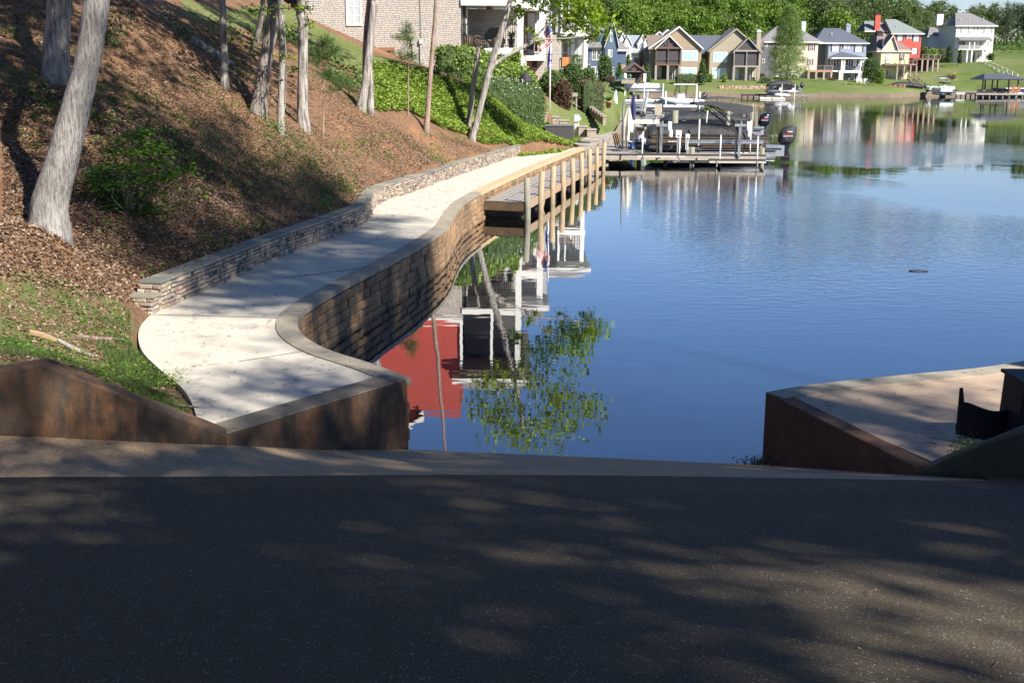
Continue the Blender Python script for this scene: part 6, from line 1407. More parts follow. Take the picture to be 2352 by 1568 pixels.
for i in range(len(A2)-1):
    m0, m1 = A2[i].lerp(B2[i], .5)+Vector((0,-.08,0)), A2[i+1].lerp(B2[i+1], .5)+Vector((0,-.08,0))
    bm.add([A2[i]-o0, m0-o0, m1-o0, A2[i+1]-o0], [(0,1,2,3)]); bm.add([m0-o0, B2[i]-o0, B2[i+1]-o0, m1-o0], [(0,1,2,3)])
    if i in (3,4,6,7,9,11): 
        a, b_, c_, d_ = m0.lerp(B2[i], .2), m0.lerp(B2[i], .75), m1.lerp(B2[i+1], .6), m1.lerp(B2[i+1], .1); off = Vector((0,-.012,0)); wm.add([v+off-o0 for v in (a, b_, c_, d_)], [(0,1,2,3)])
bm.build('banner', mat('flag_navy', (.035,.05,.24), .8), f2_); wm.build('lettering', mat('flag_letter', (.62,.60,.66), .8), f2_)

# ------------------------------------------------------------ boardwalk beside the walkway
DZ = .62
outer = [G(1204, 465, DZ), G(1381, 367, DZ)]; O0, O1 = outer; innr = offset(SEA2, -.09); innr = [p for p in innr]
e = empty('boardwalk', (0,0,0), 0, 'narrow timber boardwalk along the sea wall with nine round posts', 'dock')
I0 = Vector((G(1110,461,DZ).x, G(1110,461,DZ).y, DZ))
L0 = [O0.lerp(O1, k/24) for k in range(25)]
def inner_at(p):
    best = min(range(len(innr)-1), key=lambda i: abs((innr[i]+innr[i+1]).y/2-p.y)); a, b_ = innr[best], innr[best+1]; t = (p.y-a.y)/(b_.y-a.y); return Vector((a.x+(b_.x-a.x)*t, p.y, DZ))
mb = MB(); npk = 7
L0i = [inner_at(p) if k else I0 for k, p in enumerate(L0)]
for j in range(npk):
    for k in range(0, 24):
        a, b_ = L0i[k].lerp(L0[k], j/npk+.008), L0i[k].lerp(L0[k], (j+1)/npk-.008); c, d_ = L0i[k+1].lerp(L0[k+1], (j+1)/npk-.008), L0i[k+1].lerp(L0[k+1], j/npk+.008)
        zt = DZ+.003*((j*7)%3); mb.add([(a.x,a.y,zt),(b_.x,b_.y,zt),(c.x,c.y,zt),(d_.x,d_.y,zt)], [(0,1,2,3)])
mb.build('deck_boards', M['wood_grey'], e)
mb = MB().bar(O0+Vector((0,0,-.17)), O1+Vector((0,0,-.17)), .07, .30)
mb.build('outer_beam', mat('outer_beam_timber', (.44,.29,.15), .85, (.27,.23,.19), 1.3, (1,1,.5), bmp=.3), e)
MB().bar(I0+Vector((0,0,-.17)), O0+Vector((.03,0,-.17)), .07, .30).build('end_beam', mat('end_beam_timber', (.16,.10,.05), .9, (.05,.04,.03), 2), e)
MB().prism([(I0.x,I0.y+.1),(O0.x,O0.y+.1),(O1.x,O1.y),(L0i[-1].x,L0i[-1].y)], DZ-.10, DZ-.035).build('under_frame', M['wood_dark'], e)
for k in (1, 4, 8, 13, 18):
    MB().bar(L0i[k]+Vector((.02,0,-.62)), L0[k]+Vector((-.02,0,-.62)), .07, 1.0).build('added_shade_boards', M['wood_dark'], e)  # boards added below the deck to keep reflected sky from showing
for k in range(9):
    p = O0.lerp(O1, k/8.); x_ = p.x+.12; mt_ = M['pile'] if k else M['pile_grey']
    MB().tube([(x_, p.y, -1.8),(x_+random.uniform(-.02,.02), p.y, .4),(x_+random.uniform(-.04,.04), p.y, 1.46+random.uniform(-.04,.05))], [.115,.11,.105], 14).build('post', mt_, e, True)
for k in (1, 3, 5, 7):
    p, q_ = O0.lerp(O1, (k+.05)/8.), O0.lerp(O1, (k+.8)/8.); MB().bar(p.lerp(q_,.62)+Vector((0,.03,-.35)), p.lerp(q_,.2)+Vector((0,.05,-.95)), .09, .05).build('brace', M['wood_new'], e)

# ------------------------------------------------------------ neighbour's dock
DK_ = 67.5; KZ = .65
def r1(x, y, d=DK_): return P(1347.4+.2083*x, 183.7+.2083*y, d)
e = empty('dock', (r1(150,770).x, DK_, 0), 0, 'weathered timber dock with a wide platform and long finger before the covered boat', 'dock'); o0 = e.location
x0, x1, x2 = 0-.6, r1(600,770).x-o0.x, r1(1980,790).x-o0.x
def boards(x0, x1, y0, y1, along='x', m=M['wood_grey'], step=.15, z=KZ, parent=None, name='deck_boards'):
    mb = MB()
    if along == 'x':
        n = int((x1-x0)/step)
        for i in range(n): mb.box(x0+i*step+.006, x0+(i+1)*step-.006, y0, y1, z-.04, z+random.uniform(-.002,.002))
    else:
        n = int((y1-y0)/step)
        for i in range(n): mb.box(x0, x1, y0+i*step+.006, y0+(i+1)*step-.006, z-.04, z+random.uniform(-.002,.002))
    return mb.build(name, m, parent)
boards(x0, x1, 0, 8.5, 'x', parent=e); boards(x1, x2, 0, 1.25, 'x', parent=e)
MB().box(x0, x2, -.045, 0, KZ-.075, KZ+.005).build('dark_edging', M['wood_dark'], e)
MB().box(x0, x2, -.03, .02, KZ-.33, KZ-.078).build('side_beam', mat('pale_beam_timber', (.46,.41,.35), .85, (.30,.25,.20), 2.5, (1,1,4)), e)
MB().box(x0, x1, .1, 8.4, KZ-.3, KZ-.05).box(x1, x2-.1, .1, 1.15, KZ-.3, KZ-.05).box(x2-.04, x2, 0, 1.25, KZ-.33, KZ-.045).build('joists', M['wood_dark'], e)
for x, top, r_ in ((225,KZ-.3,.14),(1172,1.02,.15),(1950,1.0,.13)):
    X_ = r1(x,800).x-o0.x; MB().tube([(X_,.30,-1.8),(X_,.30,top)], [r_,r_*.95], 14).build('pile', M['pile_grey'], e, True)
for x, dy in ((600,1.05),(900,1.1),(1500,1.1),(225,5)): X_ = r1(x,800).x-o0.x; MB().tube([(X_,dy,-1.8),(X_,dy,KZ-.05)], .12, 10).build('pile', M['pile_grey'], e, True)
def guide(lab, x, yt, yb, d):
    a, b_ = r1(x, yb, d), r1(x+14*(1 if yt < 700 else 1), yt, d); o = MB().tube([(0,0,-.3),(0,0,0),b_-a], .042, 10).lathe(b_-a, [(.042,0),(.036,.03),(.01,.04)], 10).build('guide_pole', M['pvc'], None, True); o.location = a
    tag(o, lab, 'guide pole', 'white guide poles at the docks')
for a in [('leftmost white guide pole leaning over the jet ski bunk',610,575,820,66.3),('second white guide pole from the left below the grey breaker box',1020,568,830,66.3),('white guide pole topped with a square white lamp',1232,440,745,69),
  ('short white guide pole in front of the black boat cover',1322,335,440,74),('white guide pole just right of the middle of the dock finger',1468,612,868,66.3),('white guide pole right of the lift motor',1802,450,750,69.2),('white guide pole nearest the end of the dock finger',1878,624,885,66.3)]: guide(*a)
for lab, xa, xb, y_ in (('black carpeted bunk beam hanging over the water at left',552,1086,833),('black carpeted bunk beam hanging over the water at right',1350,1972,893)):
    a, b_ = r1(xa, y_, 66.2), r1(xb, y_, 66.2); e2 = empty('bunk_beam', a, 0, lab, 'bunk beam', 'bunk beams below the dock'); L = b_.x-a.x
    MB().box(0, L, 0, .25, 0, .10).build('carpet_strip', M['wood_dark'], e2); MB().box(.02, L, -.02, .2, -.11, -.002).build('timber', mat('bunk_timber', (.5,.44,.36), .8), e2)
    for f in (.13,.85): MB().box(L*f, L*f+.06, -.06, -.02, -.32, .02).build('bracket', M['galv'], e2)
def lift(lab, x, d):
    a = r1(x, 825, d); e2 = empty('boat_lift', a, 0, lab, 'boat lift', 'boat lift posts at the dock'); h = r1(x, 482, d).z-a.z
    MB().box(-.07,.07,-.05,.05,-.1,h-.15).build('column', M['galv'], e2); MB().box(-.22,-.11,.04,.16,-.1,h-.1).build('rear_post', M['wood_dark'], e2)
    MB().box(-.30,.36,-.10,.14,h-.16,h-.02).lathe((.05,0,h-.02), [(.05,0),(.05,.16)], 8).build('winch_head', M['galv'], e2)
    MB().box(.36,.56,-.14,.14,h-.32,h+.12).lathe((.50,-.02,h-.75), [(.10,0),(.14,.05),(.14,.36),(.10,.42)], 12).build('motor_cover', M['pvc'], e2)
    MB().bar((-.06,-.07,h-.2),(.02,-.07,.5),.02).bar((.1,-.07,h-.2),(.03,-.07,.5),.02).build('cable', M['galv'], e2)
    return e2
lift('left boat lift post with white motor cover standing on the dock finger', 815, 67.4); lift('right boat lift post with white motor cover standing on the dock finger', 1678, 67.4)
for lab, xa, xb, ya, yb in (('grey white breaker box on a post above the dock finger',978,1046,555,638),('short white power pedestal left of the aluminium beam',1088,1138,597,650)):
    a, b_ = r1(xa, yb, 67.9), r1(xb, ya, 67.9); g = r1(xa, 770, 67.9); e2 = empty('power_box', Vector((a.x, 67.9, KZ)), 0, lab, 'power box', 'power boxes on the dock')
    MB().box(0, b_.x-a.x, -.1, .12, a.z-KZ, b_.z-KZ).build('cabinet', M['pvc'], e2, bevel=.02); w_ = (b_.x-a.x)
    MB().box(w_*.3, w_*.55, -.05, .05, 0, a.z-KZ).build('post', M['galv'], e2)
    MB().box(w_*.3, w_*.7, -.115, -.1, (a.z+b_.z)/2-KZ-.12, (a.z+b_.z)/2-KZ-.07).build('latch', M['metal_black'], e2)
a, b_ = r1(1110,700,68.4), r1(1950,662,68.4); e2 = empty('lift_beam', a, 0, 'long aluminium lift beam with small blue and red lettering in front of the boat', 'lift beam'); L, h = b_.x-a.x, b_.z-a.z
MB().box(0, L, 0, .12, 0, h).box(0, L, -.04, 0, h-.02, h).box(0, L, -.04, 0, 0, .02).build('beam', M['alu'], e2)
MB().box(-.1, .05, -.06, .16, -.35, h+.04).build('end_box', M['pvc'], e2); 
lt = MB()
for k in range(7): lt.box(L*.60+k*.085, L*.60+k*.085+.05, -.012, -.004, h*.3, h*.75)
for k in range(5): lt.box(L*.78+k*.10, L*.78+k*.10+.06, -.012, -.004, h*.6, h*.85)
lt.build('lettering', mat('blue_letter', (.10,.12,.40), .5), e2)
for f in (.02,.98): MB().box(L*f-.07, L*f+.07, .13, .25, -(a.z-KZ), 0).build('support', M['pile_grey'], e2)

# ------------------------------------------------------------ boats
def arcs(r, z0, z1, y=0, n=10): return [(y+r*math.cos(t), (z0+z1)/2+(z1-z0)/2*math.sin(t)) for t in np.linspace(0, 6.283*(1-1/n), n)]
def outboard(parent, x, z, s=1., covered=True, name='outboard_motor'):
    m = M['canvas'] if covered else M['gloss_black']
    def ring(xc, zc, lx, ly, tilt=0): return [(x+xc*s+lx*s*math.cos(t)+tilt*s*math.sin(t), ly*s*math.sin(t), z+zc*s+tilt*s*math.cos(t)*.4) for t in np.linspace(0, 5.76, 12)]
    o = MB().loft([ring(.22,.02,.34,.22), ring(.25,.15,.42,.27), ring(.30,.45,.44,.29), ring(.36,.68,.40,.26), ring(.45,.82,.30,.20), ring(.47,.86,.1,.08)]).build(name, m, parent, True)
    MB().loft([ring(.22,.02,.28,.16), ring(.20,-.3,.20,.12), ring(.22,-.55,.22,.08), ring(.24,-.6,.30,.12), ring(.24,-.64,.30,.12)]).box(x+.0*s, x+.46*s, -.04*s, .04*s, z-.9*s, z-.6*s).loft([ring(-.02,-.78,.1,.09), ring(.2,-.78,.38,.09)]).build('drive_leg', M['gloss_black'], o)
    MB().box(x-.02*s, x+.50*s, -.14*s, .14*s, z-.65*s, z-.638*s).build('red_trim', M['red_mark'], o)
    lg = MB()
    for k in range(4): lg.box(x+(.24+.06*k)*s, x+(.285+.06*k)*s, -.305*s, -.29*s, z+.56*s, z+.61*s)
    lg.build('white_letters', M['white_mark'], o); lg = MB()
    for k in range(7): lg.bar((x+(.05+.06*k)*s, -.30*s, z+(.40+.012*k)*s), (x+(.09+.06*k)*s, -.30*s, z+(.47+.006*k)*s), .02*s, .03*s)
    lg.build('red_letters', M['red_mark'], o); MB().bar((x+.02*s,-.30*s,z+.36*s), (x+.5*s,-.30*s,z+.37*s), .01*s, .025*s).build('underline', M['white_mark'], o)
    return o
def pontoon(label, loc, L, rz=0, z=.0, cover=None, hull='bronze', bimini=None, motor=True, mcov=True, tower=False, group='pontoon boats moored on the lake', sc=1., seats=False):
    e = empty('pontoon_boat', (loc[0], loc[1], z), rz, label, 'boat', group); W = 1.22
    for y_ in (-.92, .92):
        pts = [(.0,y_,.45),(.25,y_,.40),(.6,y_,.36),(L*.6,y_,.35),(L-.3,y_,.35)]; MB().tube(pts, [.03,.16,.31,.32,.32], 16).build('pontoon_tube', M['alu'], e, True)
    MB().box(.15, L, -W, W, .68, .78).build('deck', M['alu'], e); MB().box(.12, L+.02, -W-.03, W+.03, .72, .80).build('rub_rail', M['gloss_black'], e)
    x1_ = L-.9; hm = M[hull]; hb = MB()
    hb.box(.35, x1_, -W, -W+.04, .82, 1.42).box(.35, x1_, W-.04, W, .82, 1.42).box(.35, .39, -W+.04, W-.04, .82, 1.42).box(x1_-.04, x1_, -W+.04, W-.04, .82, 1.42); hb.build('side_panels', hm, e)
    sb = MB()
    for zz_ in (.90, 1.02, 1.30): sb.box(.33, x1_+.02, -W-.015, -W-.002, zz_, zz_+.045)
    sb.build('dark_stripe', M['gloss_black'], e)
    lb = MB()
    for k in range(6): lb.box(L*.17+k*.1, L*.17+k*.1+.065, -W-.03, -W-.016, 1.12, 1.18)
    for k in range(4): lb.box(L*.17+.4+k*.08, L*.17+.43+k*.08, -W-.03, -W-.016, 1.38, 1.41)
    lb.build('side_lettering', M['white_mark'], e)
    if cover:
        rings = []
        for fx, zt in cover:
            wv = .03*math.sin(fx*37); rings.append([(fx*L, -W*1.03, 1.22+wv), (fx*L, -W*1.02, 1.0+(zt-1.0)*.55), (fx*L, -W*.86, 1.0+(zt-1.0)*.88), (fx*L, -.4, zt+.02), (fx*L, .4, zt+.02), (fx*L, W*.86, 1.0+(zt-1.0)*.88), (fx*L, W*1.02, 1.0+(zt-1.0)*.55), (fx*L, W*1.03, 1.22)])
        o = MB().loft(rings).build('boat_cover', M['canvas'], e, True); sm = o.modifiers.new('sub', 'SUBSURF'); sm.levels = sm.render_levels = 1
    elif seats:
        for a, b_ in ((.6,L*.3),(L*.38,L*.55),(L*.62,x1_-.1)):
            MB().box(a, b_, -W+.06, -W+.6, .82, 1.25).box(a, b_, -W+.06, -W+.2, 1.25, 1.6).build('seat', M['gel'], e)
            MB().box(a, b_, W-.6, W-.06, .82, 1.25).box(a, b_, W-.2, W-.06, 1.25, 1.6).build('seat', M['gel'], e)
        MB().box(L*.56, L*.66, .1, .7, .82, 1.7).build('helm', M['gel'], e)
    if bimini:
        xa, xb, zb, m = bimini; rings = []
        for k in range(7):
            f = k/6; zc = zb+.10*math.sin(f*math.pi); rings.append([(xa+(xb-xa)*f, -W, zc-.10), (xa+(xb-xa)*f, -W*.5, zc+.02), (xa+(xb-xa)*f, W*.5, zc+.02), (xa+(xb-xa)*f, W, zc-.10), (xa+(xb-xa)*f, W*.5, zc-.02), (xa+(xb-xa)*f, -W*.5, zc-.02)])
        MB().loft(rings).build('bimini_top', M[m], e, True); fr = MB(); xm = (xa+xb)/2
        for y_ in (-W, W):
            fr.tube([(xm,y_,1.4),(xa+.1,y_,zb-.1)], .02, 6).tube([(xm,y_,1.4),(xb-.1,y_,zb-.1)], .02, 6).tube([(xm+.5,y_,1.4),(xm,y_,zb-.02)], .02, 6)
        fr.build('bimini_frame', M['alu'] if m != 'canvas2' else M['metal_black'], e, True)
    if motor: MB().box(L-.7, L+(.38 if sc > 1.12 else .1), -.35, .35, .30, .92).build('motor_bracket', M['alu'], e)
    if motor: outboard(e, L-.15+(.40 if sc > 1.12 else 0), (1.02 if sc > 1.12 else 1.25) if mcov else 1.0, 1.0*sc, mcov)
    return e
a = r1(640, 0, 70.7); Lb = r1(2135, 0, 70.7).x-a.x
bt = pontoon('black covered pontoon boat with bronze sides, canopy tower and big black outboard', (a.x, 70.7), Lb, 0, .08, sc=1.16,
   cover=[(.015,1.45),(.03,1.98),(.10,2.08),(.25,2.14),(.42,2.10),(.55,2.12),(.66,2.0),(.74,1.78),(.84,1.50),(.93,1.15)])
def b1(x, y, d): v = r1(x, y, d); return v-bt.location
rows = []
for d_, dz in ((69.35,0),(70,.05),(71.4,.05),(72.05,0)):
    rows.append([b1(x, y, 70.7)+Vector((0, d_-70.7, dz)) for x, y in ((1172,258),(1300,250),(1450,252),(1600,268),(1700,280),(1788,292))])
rows2 = [[v+Vector((0,0,-.07-(.35 if 2 < i < 5 else .12 if i else 0)*0)) for i, v in enumerate(r_)] for r_ in rows]
cm = MB().grid(rows).grid([r_[::-1] for r_ in rows2])
for k in (0, 3): cm.grid([rows[k], [v+Vector((0,0,-.10-(.42*math.sin(math.pi*min(1,max(0,(i-1.5)/4))) if k == 0 else 0))) for i, v in enumerate(rows[k])]])
cm.build('canopy', M['canvas2'], bt, True)
for d_ in (69.45, 71.95):
    tf = MB(); D_ = d_-70.7
    for pts in ([(1640,505),(1600,450),(1530,385),(1440,320),(1330,280),(1180,262)], [(1565,510),(1530,455),(1450,395),(1390,350),(1340,320)]):
        tf.tube(smooth([b1(x, y, 70.7)+Vector((0, D_, 0)) for x, y in pts], 3), .032, 8)
    tf.bar(b1(1340,320,70.7)+Vector((0,D_,0)), b1(1700,350,70.7)+Vector((0,D_,.25)), .025).bar(b1(1450,340,70.7)+Vector((0,D_,0)), b1(1560,265,70.7)+Vector((0,D_,0)), .02).bar(b1(1640,340,70.7)+Vector((0,D_,0)), b1(1500,290,70.7)+Vector((0,D_,0)), .02)
    tf.build('tower_frame', M['metal_black'], bt, True)
MB().box(b1(1182,0,70.7).x, b1(1282,0,70.7).x, -1.1, 1.1, b1(0,330,70.7).z, b1(0,318,70.7).z).build('light_bar', M['gloss_black'], bt)
# stern ladder hoops
MB().tube(smooth([b1(2050,690,70.7), b1(2052,620,70.7), b1(2040,612,70.7), b1(2020,618,70.7)], 4), .015, 6).tube(smooth([b1(2052,690,70.7), b1(2058,625,70.7), b1(2085,612,70.7), b1(2105,630,70.7)], 4), .015, 6).build('ladder_rail', M['alu'], bt, True)
a = r1(790, 0, 95); L2 = r1(1960, 0, 95).x-a.x
pontoon('second black covered pontoon boat with a glossy navy outboard just behind the near one', (a.x, 95), L2, 0, .05, cover=[(.015,1.3),(.12,1.95),(.3,2.05),(.5,2.0),(.66,1.95),(.75,1.8),(.85,1.6),(.9,1.4)], hull='gloss_black', bimini=(3.3,6.2,3.05,'canvas2'), mcov=False, sc=1.1)
for lab, x, yt, yb, d, m in (('thick greenish dock pile capped with metal in front of the black boat covers',975,338,450,77,'pile_grey'),('short greenish pile under the dark canopy',1560,345,430,82,'pile_grey'),('thin tall grey pile right of the dark canopy',1822,262,470,90,'pile_grey')):
    a, b_ = r1(x, yb, d), r1(x, yt, d); o = MB().tube([(0,0,-a.z-1.2),(0,0,b_.z-a.z)], (.19 if x == 975 else .13 if x == 1560 else .09), 12).build('dock_pile', M[m], None, True); o.location = a; tag(o, lab, 'pile', 'free standing dock piles')
# second dock with lounge chairs behind
e = empty('dock', r1(470, 415, 108), 0, 'second timber dock carrying the lounge chairs behind the near dock', 'dock'); o0 = Vector((e.location.x, 108, 0)); e.location = o0; X1 = r1(850,0,108).x-o0.x
boards(-2.5, X1, 0, 3.2, 'x', parent=e, z=.95); MB().box(-2.5, X1, -.04, .02, .55, .94).build('side_beam', mat('white_beam', (.62,.57,.5), .8), e)
for f in (.1,.5,.95): MB().tube([(X1*f,.3,-1.5),(X1*f,.3,.6)], .13, 8).build('pile', M['pile_grey'], e, True)
def lounger(lab, p, back=55, L=1.5, rz=0):
    e = empty('lounge_chair', p, rz, lab, 'lounge chair', 'sling chairs on the second dock'); c, s_ = math.cos(math.radians(back)), math.sin(math.radians(back)); sl_ = mat('taupe_sling', (.30,.26,.21), .8)
    MB().bar((0,0,.4),(L,0,.36),.04,.62,(0,1,0)).build('seat', sl_, e) if False else MB().box(0, L, -.3, .3, .36, .40).build('seat', sl_, e)
    MB().add([(0,-.3,.38),(0,.3,.38),(-c*.95,.3,.38+s_*.95),(-c*.95,-.3,.38+s_*.95),(.03,-.3,.36),(.03,.3,.36),(-c*.95+.03,.3,.37+s_*.95),(-c*.95+.03,-.3,.37+s_*.95)], [(0,1,2,3),(7,6,5,4),(0,4,5,1),(1,5,6,2),(2,6,7,3),(3,7,4,0)]).build('backrest', sl_, e)
    fr = MB()
    for y_ in (-.32,.32): fr.bar((-.05,y_,0),(.12,y_,.4),.035).bar((L-.1,y_,0),(L-.2,y_,.4),.035).bar((0,y_,.38),(L,y_,.38),.035).bar((0,y_,.38),(-c*.97,y_,.38+s_*.97),.035).bar((.0,y_,.62),(.5,y_,.6),.03).bar((.5,y_,.6),(.45,y_,.4),.03)
    fr.build('frame', mat('champagne_frame', (.5,.46,.38), .4), e); return e
pp = r1(650, 390, 108.5); pp.z = .95; lounger('reclined taupe sling lounger left on the second dock', pp, 55, 1.6, 0)
pp = r1(790, 400, 108.2); pp.z = .95; lounger('upright taupe sling chair turned away on the second dock', pp, 84, .55, -1.3)
# closed umbrellas
def umbrella(lab, base, h, hang, m, tilt=0, pole=M['galv'], r0=.10, r1_=.26, heavy=False):
    e = empty('umbrella', base, 0, lab, 'umbrella', 'closed umbrellas on the docks'); tx = math.tan(math.radians(tilt))
    MB().tube([(0,0,0),(h*tx,0,h)], .03, 8).build('pole', pole, e, True)
    rings = []
    for k in range(8):
        f = k/7; zc = h-.05-hang*f; r_ = r0+(r1_-r0)*math.sin(min(1,f*1.15)*1.5)*(1-.12*math.sin(f*9)); rings.append([(zc*tx+r_*(1 if j%2 else .72)*math.cos(j*.524), r_*(1 if j%2 else .72)*math.sin(j*.524), zc) for j in range(12)])
    MB().loft(rings).build('canopy', m, e); MB().lathe((h*tx,0,h-.08), [(.05,0),(.04,.1),(.01,.16)], 8).build('finial', pole, e)
    return e
pb_ = r1(440, 640, 73); pb_.z = KZ; s73 = .2083*73/FOC
umbrella('closed cream umbrella on the near dock platform', pb_, (640-205)*s73, (560-215)*s73, M['cream'], 2, r1_=.42)
pb_ = r1(505, 420, 100); pb_.z = .9; umbrella('closed navy umbrella right of the cream one', pb_, 2.4, 2.05, M['navy'], 1)
pb_ = r1(600, 400, 106); pb_.z = .95; umbrella('tilted closed umbrella with grey and white stripes', pb_, 2.5, 1.7, mat('striped_fabric', (.50,.53,.54), .8, (.16,.19,.22), 9, (6,6,.2)), 12)
pb_ = r1(312, 215, 122); pb_.z = 1.0; umbrella('closed white umbrella on the far lawn edge', pb_, 2.2, 1.7, M['pvc'], 2)
a = r1(395, 685, 70); a.z = KZ; e = empty('umbrella_stand', a, 0, 'dark grey cantilever umbrella post on a heavy round base', 'umbrella stand'); h = r1(395,222,70).z-KZ
MB().tube([(0,0,.1),(.02,0,h)], .055, 8).build('post', mat('slate_grey_metal', (.13,.15,.17), .4), e, True); MB().lathe((-.1,0,0), [(.5,0),(.52,.04),(.5,.09),(.1,.12)], 20).build('base', mat('slate_base', (.07,.08,.09), .5), e, True); MB().bar((-.35,.05,.1),(-.05,.0,.6),.06).build('brace', M['galv'], e)
def adirondack(lab, p, m, rz=0, s=1.):
    e = empty('adirondack_chair', p, rz, lab, 'chair', 'slatted lounge chairs'); e.scale = (s,s,s)
    MB().add([(-.28,-.3,.36),(.28,-.3,.36),(.28,.25,.22),(-.28,.25,.22),(-.28,-.3,.33),(.28,-.3,.33),(.28,.25,.19),(-.28,.25,.19)], [(0,1,2,3),(7,6,5,4),(0,4,5,1),(1,5,6,2),(2,6,7,3),(3,7,4,0)]).build('seat', m, e)
    bk = MB()
    for k in range(5): x_ = -.25+.1*k; t_ = .98+.08*(2-abs(2-k)); bk.bar((x_+.05,.22,.2),(x_*1.15+.05,.5,t_),.088,.02,(0,1,0))
    bk.build('backrest', m, e); ab = MB()
    for x_ in (-.36,.36): ab.box(x_-.06,x_+.06,-.38,.35,.52,.55).box(x_-.03,x_+.03,-.33,-.27,0,.52).box(x_-.03,x_+.03,.25,.31,0,.52)
    ab.build('arms', m, e); return e
M['blackplas'] = mat('black_poly', (.012,.012,.014), .5); pp = r1(575, 650, 72.5); pp.z = KZ; adirondack('black slatted chair on the near dock in front of the boat bow', pp, M['blackplas'], .6, 1.0)
pp = r1(335, 650, 70.6); pp.z = KZ; e = empty('folded_chairs', pp, 0, 'folded black chairs leaning together at the left end of the near dock', 'folded chairs')
mb = MB()
for k in range(3): mb.bar((.12*k,.1*k,0),(-.25+.12*k,.1*k,.95),.04,.5,(0,1,0)).bar((.2+.12*k,.1*k,0),(-.1+.12*k,.1*k,.8),.03,.03)
mb.build('frames', M['blackplas'], e)
pp = r1(520, 620, 74); pp.z = KZ+.3; e = empty('cooler', pp, 0, 'bright blue and white cooler on the near dock', 'cooler'); MB().box(-.3,.3,-.2,.2,-.3,.12).build('body', mat('cooler_blue', (.03,.12,.55), .4), e, bevel=.03); MB().box(-.31,.31,-.21,.21,.123,.2).build('lid', M['pvc'], e, bevel=.02)
pp = r1(640, 600, 75); pp.z = KZ; e = empty('towel_pile', pp, 0, 'pile of white and lilac towels beside the black chair', 'towels'); MB().lathe((0,0,0), [(.45,0),(.5,.3),(.42,.55),(.2,.7),(.03,.72)], 10, 1, .6).build('cloth', mat('lilac_cloth', (.68,.66,.74), .9, (.40,.36,.58), 5, bmp=.5), e, True)
for lab, x, d in (('left grey dock box beside the umbrella base',470,72.2),('right grey dock box beside the black chair',540,71.6)):
    pp = r1(x, 650, d); pp.z = KZ; e = empty('dock_stool', pp, 0, lab, 'stool', 'grey stools on the near dock'); MB().lathe((0,0,.36), [(.20,0),(.22,.04),(.2,.09)], 14).build('seat', mat('stool_grey', (.28,.31,.34), .5), e, True); MB().lathe((0,0,0), [(.16,0),(.06,.05),(.05,.36)], 10).build('pedestal', M['galv'], e, True)
# jet ski nose on the near dock: light kayak shape below boat bow
a = r1(560, 745, 68.9); a.z = KZ+.02; e = empty('dinghy', a, 0, 'small dark dinghy hull lying on the dock platform under the boat bow', 'dinghy'); rings = []
for f, w_, h_ in ((0,.03,.32),(.12,.22,.36),(.35,.38,.36),(.7,.40,.34),(1,.34,.32)):
    X_ = f*3.6; rings.append([(X_,-w_,h_),(X_,-w_*.8,h_*.35),(X_,0,.02+.12*(1-f)),(X_,w_*.8,h_*.35),(X_,w_,h_),(X_,0,h_+.06)])
MB().loft(rings).build('hull', M['canvas2'], e, True); MB().loft([[(x_,y_*1.04,z_+.03) for x_,y_,z_ in (r_[0],r_[5],r_[4])]+[(r_[5][0],0,r_[5][2]-.08)] for r_ in rings]).build('deck', M['gloss_black'], e)

# centre console
d = 150; a = r1(790, 320, d); Lc = r1(1295,0,d).x-a.x; s = .2083*d/FOC
e = empty('centre_console_boat', (a.x, d, a.z+.05), 0, 'white centre console fishing boat with a T top raised on a lift', 'boat'); rings = []
Hh = 125*s
for f, w_, zt, zb in ((0,.05,1.0,.9),(.08,.55,.97,.55),(.2,.95,.93,.22),(.4,1.15,.87,.05),(.7,1.2,.82,0),(1,1.15,.80,.0)):
    rings.append([(f*Lc,-w_,Hh*zt),(f*Lc,-w_*.92,Hh*(zb*.5+.45)),(f*Lc,-w_*.5,Hh*zb+.12),(f*Lc,0,Hh*zb),(f*Lc,w_*.5,Hh*zb+.12),(f*Lc,w_*.92,Hh*(zb*.5+.45)),(f*Lc,w_,Hh*zt)])
MB().loft(rings).build('hull', M['gel'], e, True)
MB().box(Lc*.42, Lc*.58, -.35, .35, Hh*.8, Hh*1.25).build('console', M['gel'], e); tt = MB()
rg = []
for f in (0,.15,.5,.85,1): X_ = (155+f*230)*s; w_ = 1.0*(1 if 0 < f < 1 else .7); rg.append([(X_,-w_,255*s-.03),(X_,-w_*.6,258*s+.05),(X_,w_*.6,258*s+.05),(X_,w_,255*s-.03),(X_,0,250*s)])
MB().loft(rg).build('t_top', M['gel'], e)
for y_ in (-.5,.5): MB().tube([(170*s,y_,135*s),(195*s,y_,250*s)], .035, 6).tube([(230*s,y_,135*s),(210*s,y_,250*s)], .035, 6).tube([(290*s,y_,135*s),(300*s,y_,250*s)], .035, 6).bar((170*s,y_,190*s),(290*s,y_,190*s),.03).build('top_frame', M['metal_black'], e, True)
outboard(e, Lc-.1, Hh*.9, .8, False)
for f, lab in ((.12,'white lift post left of the centre console boat'),(.87,'white lift post right of the centre console boat')):
    o = MB().tube([(0,0,-1.5),(0,0,Hh*1.5+a.z)], .09, 8).build('lift_post', M['pvc'], None, True); o.location = (a.x+Lc*f, d-1.8, 0); tag(o, lab, 'lift post', 'white lift posts')
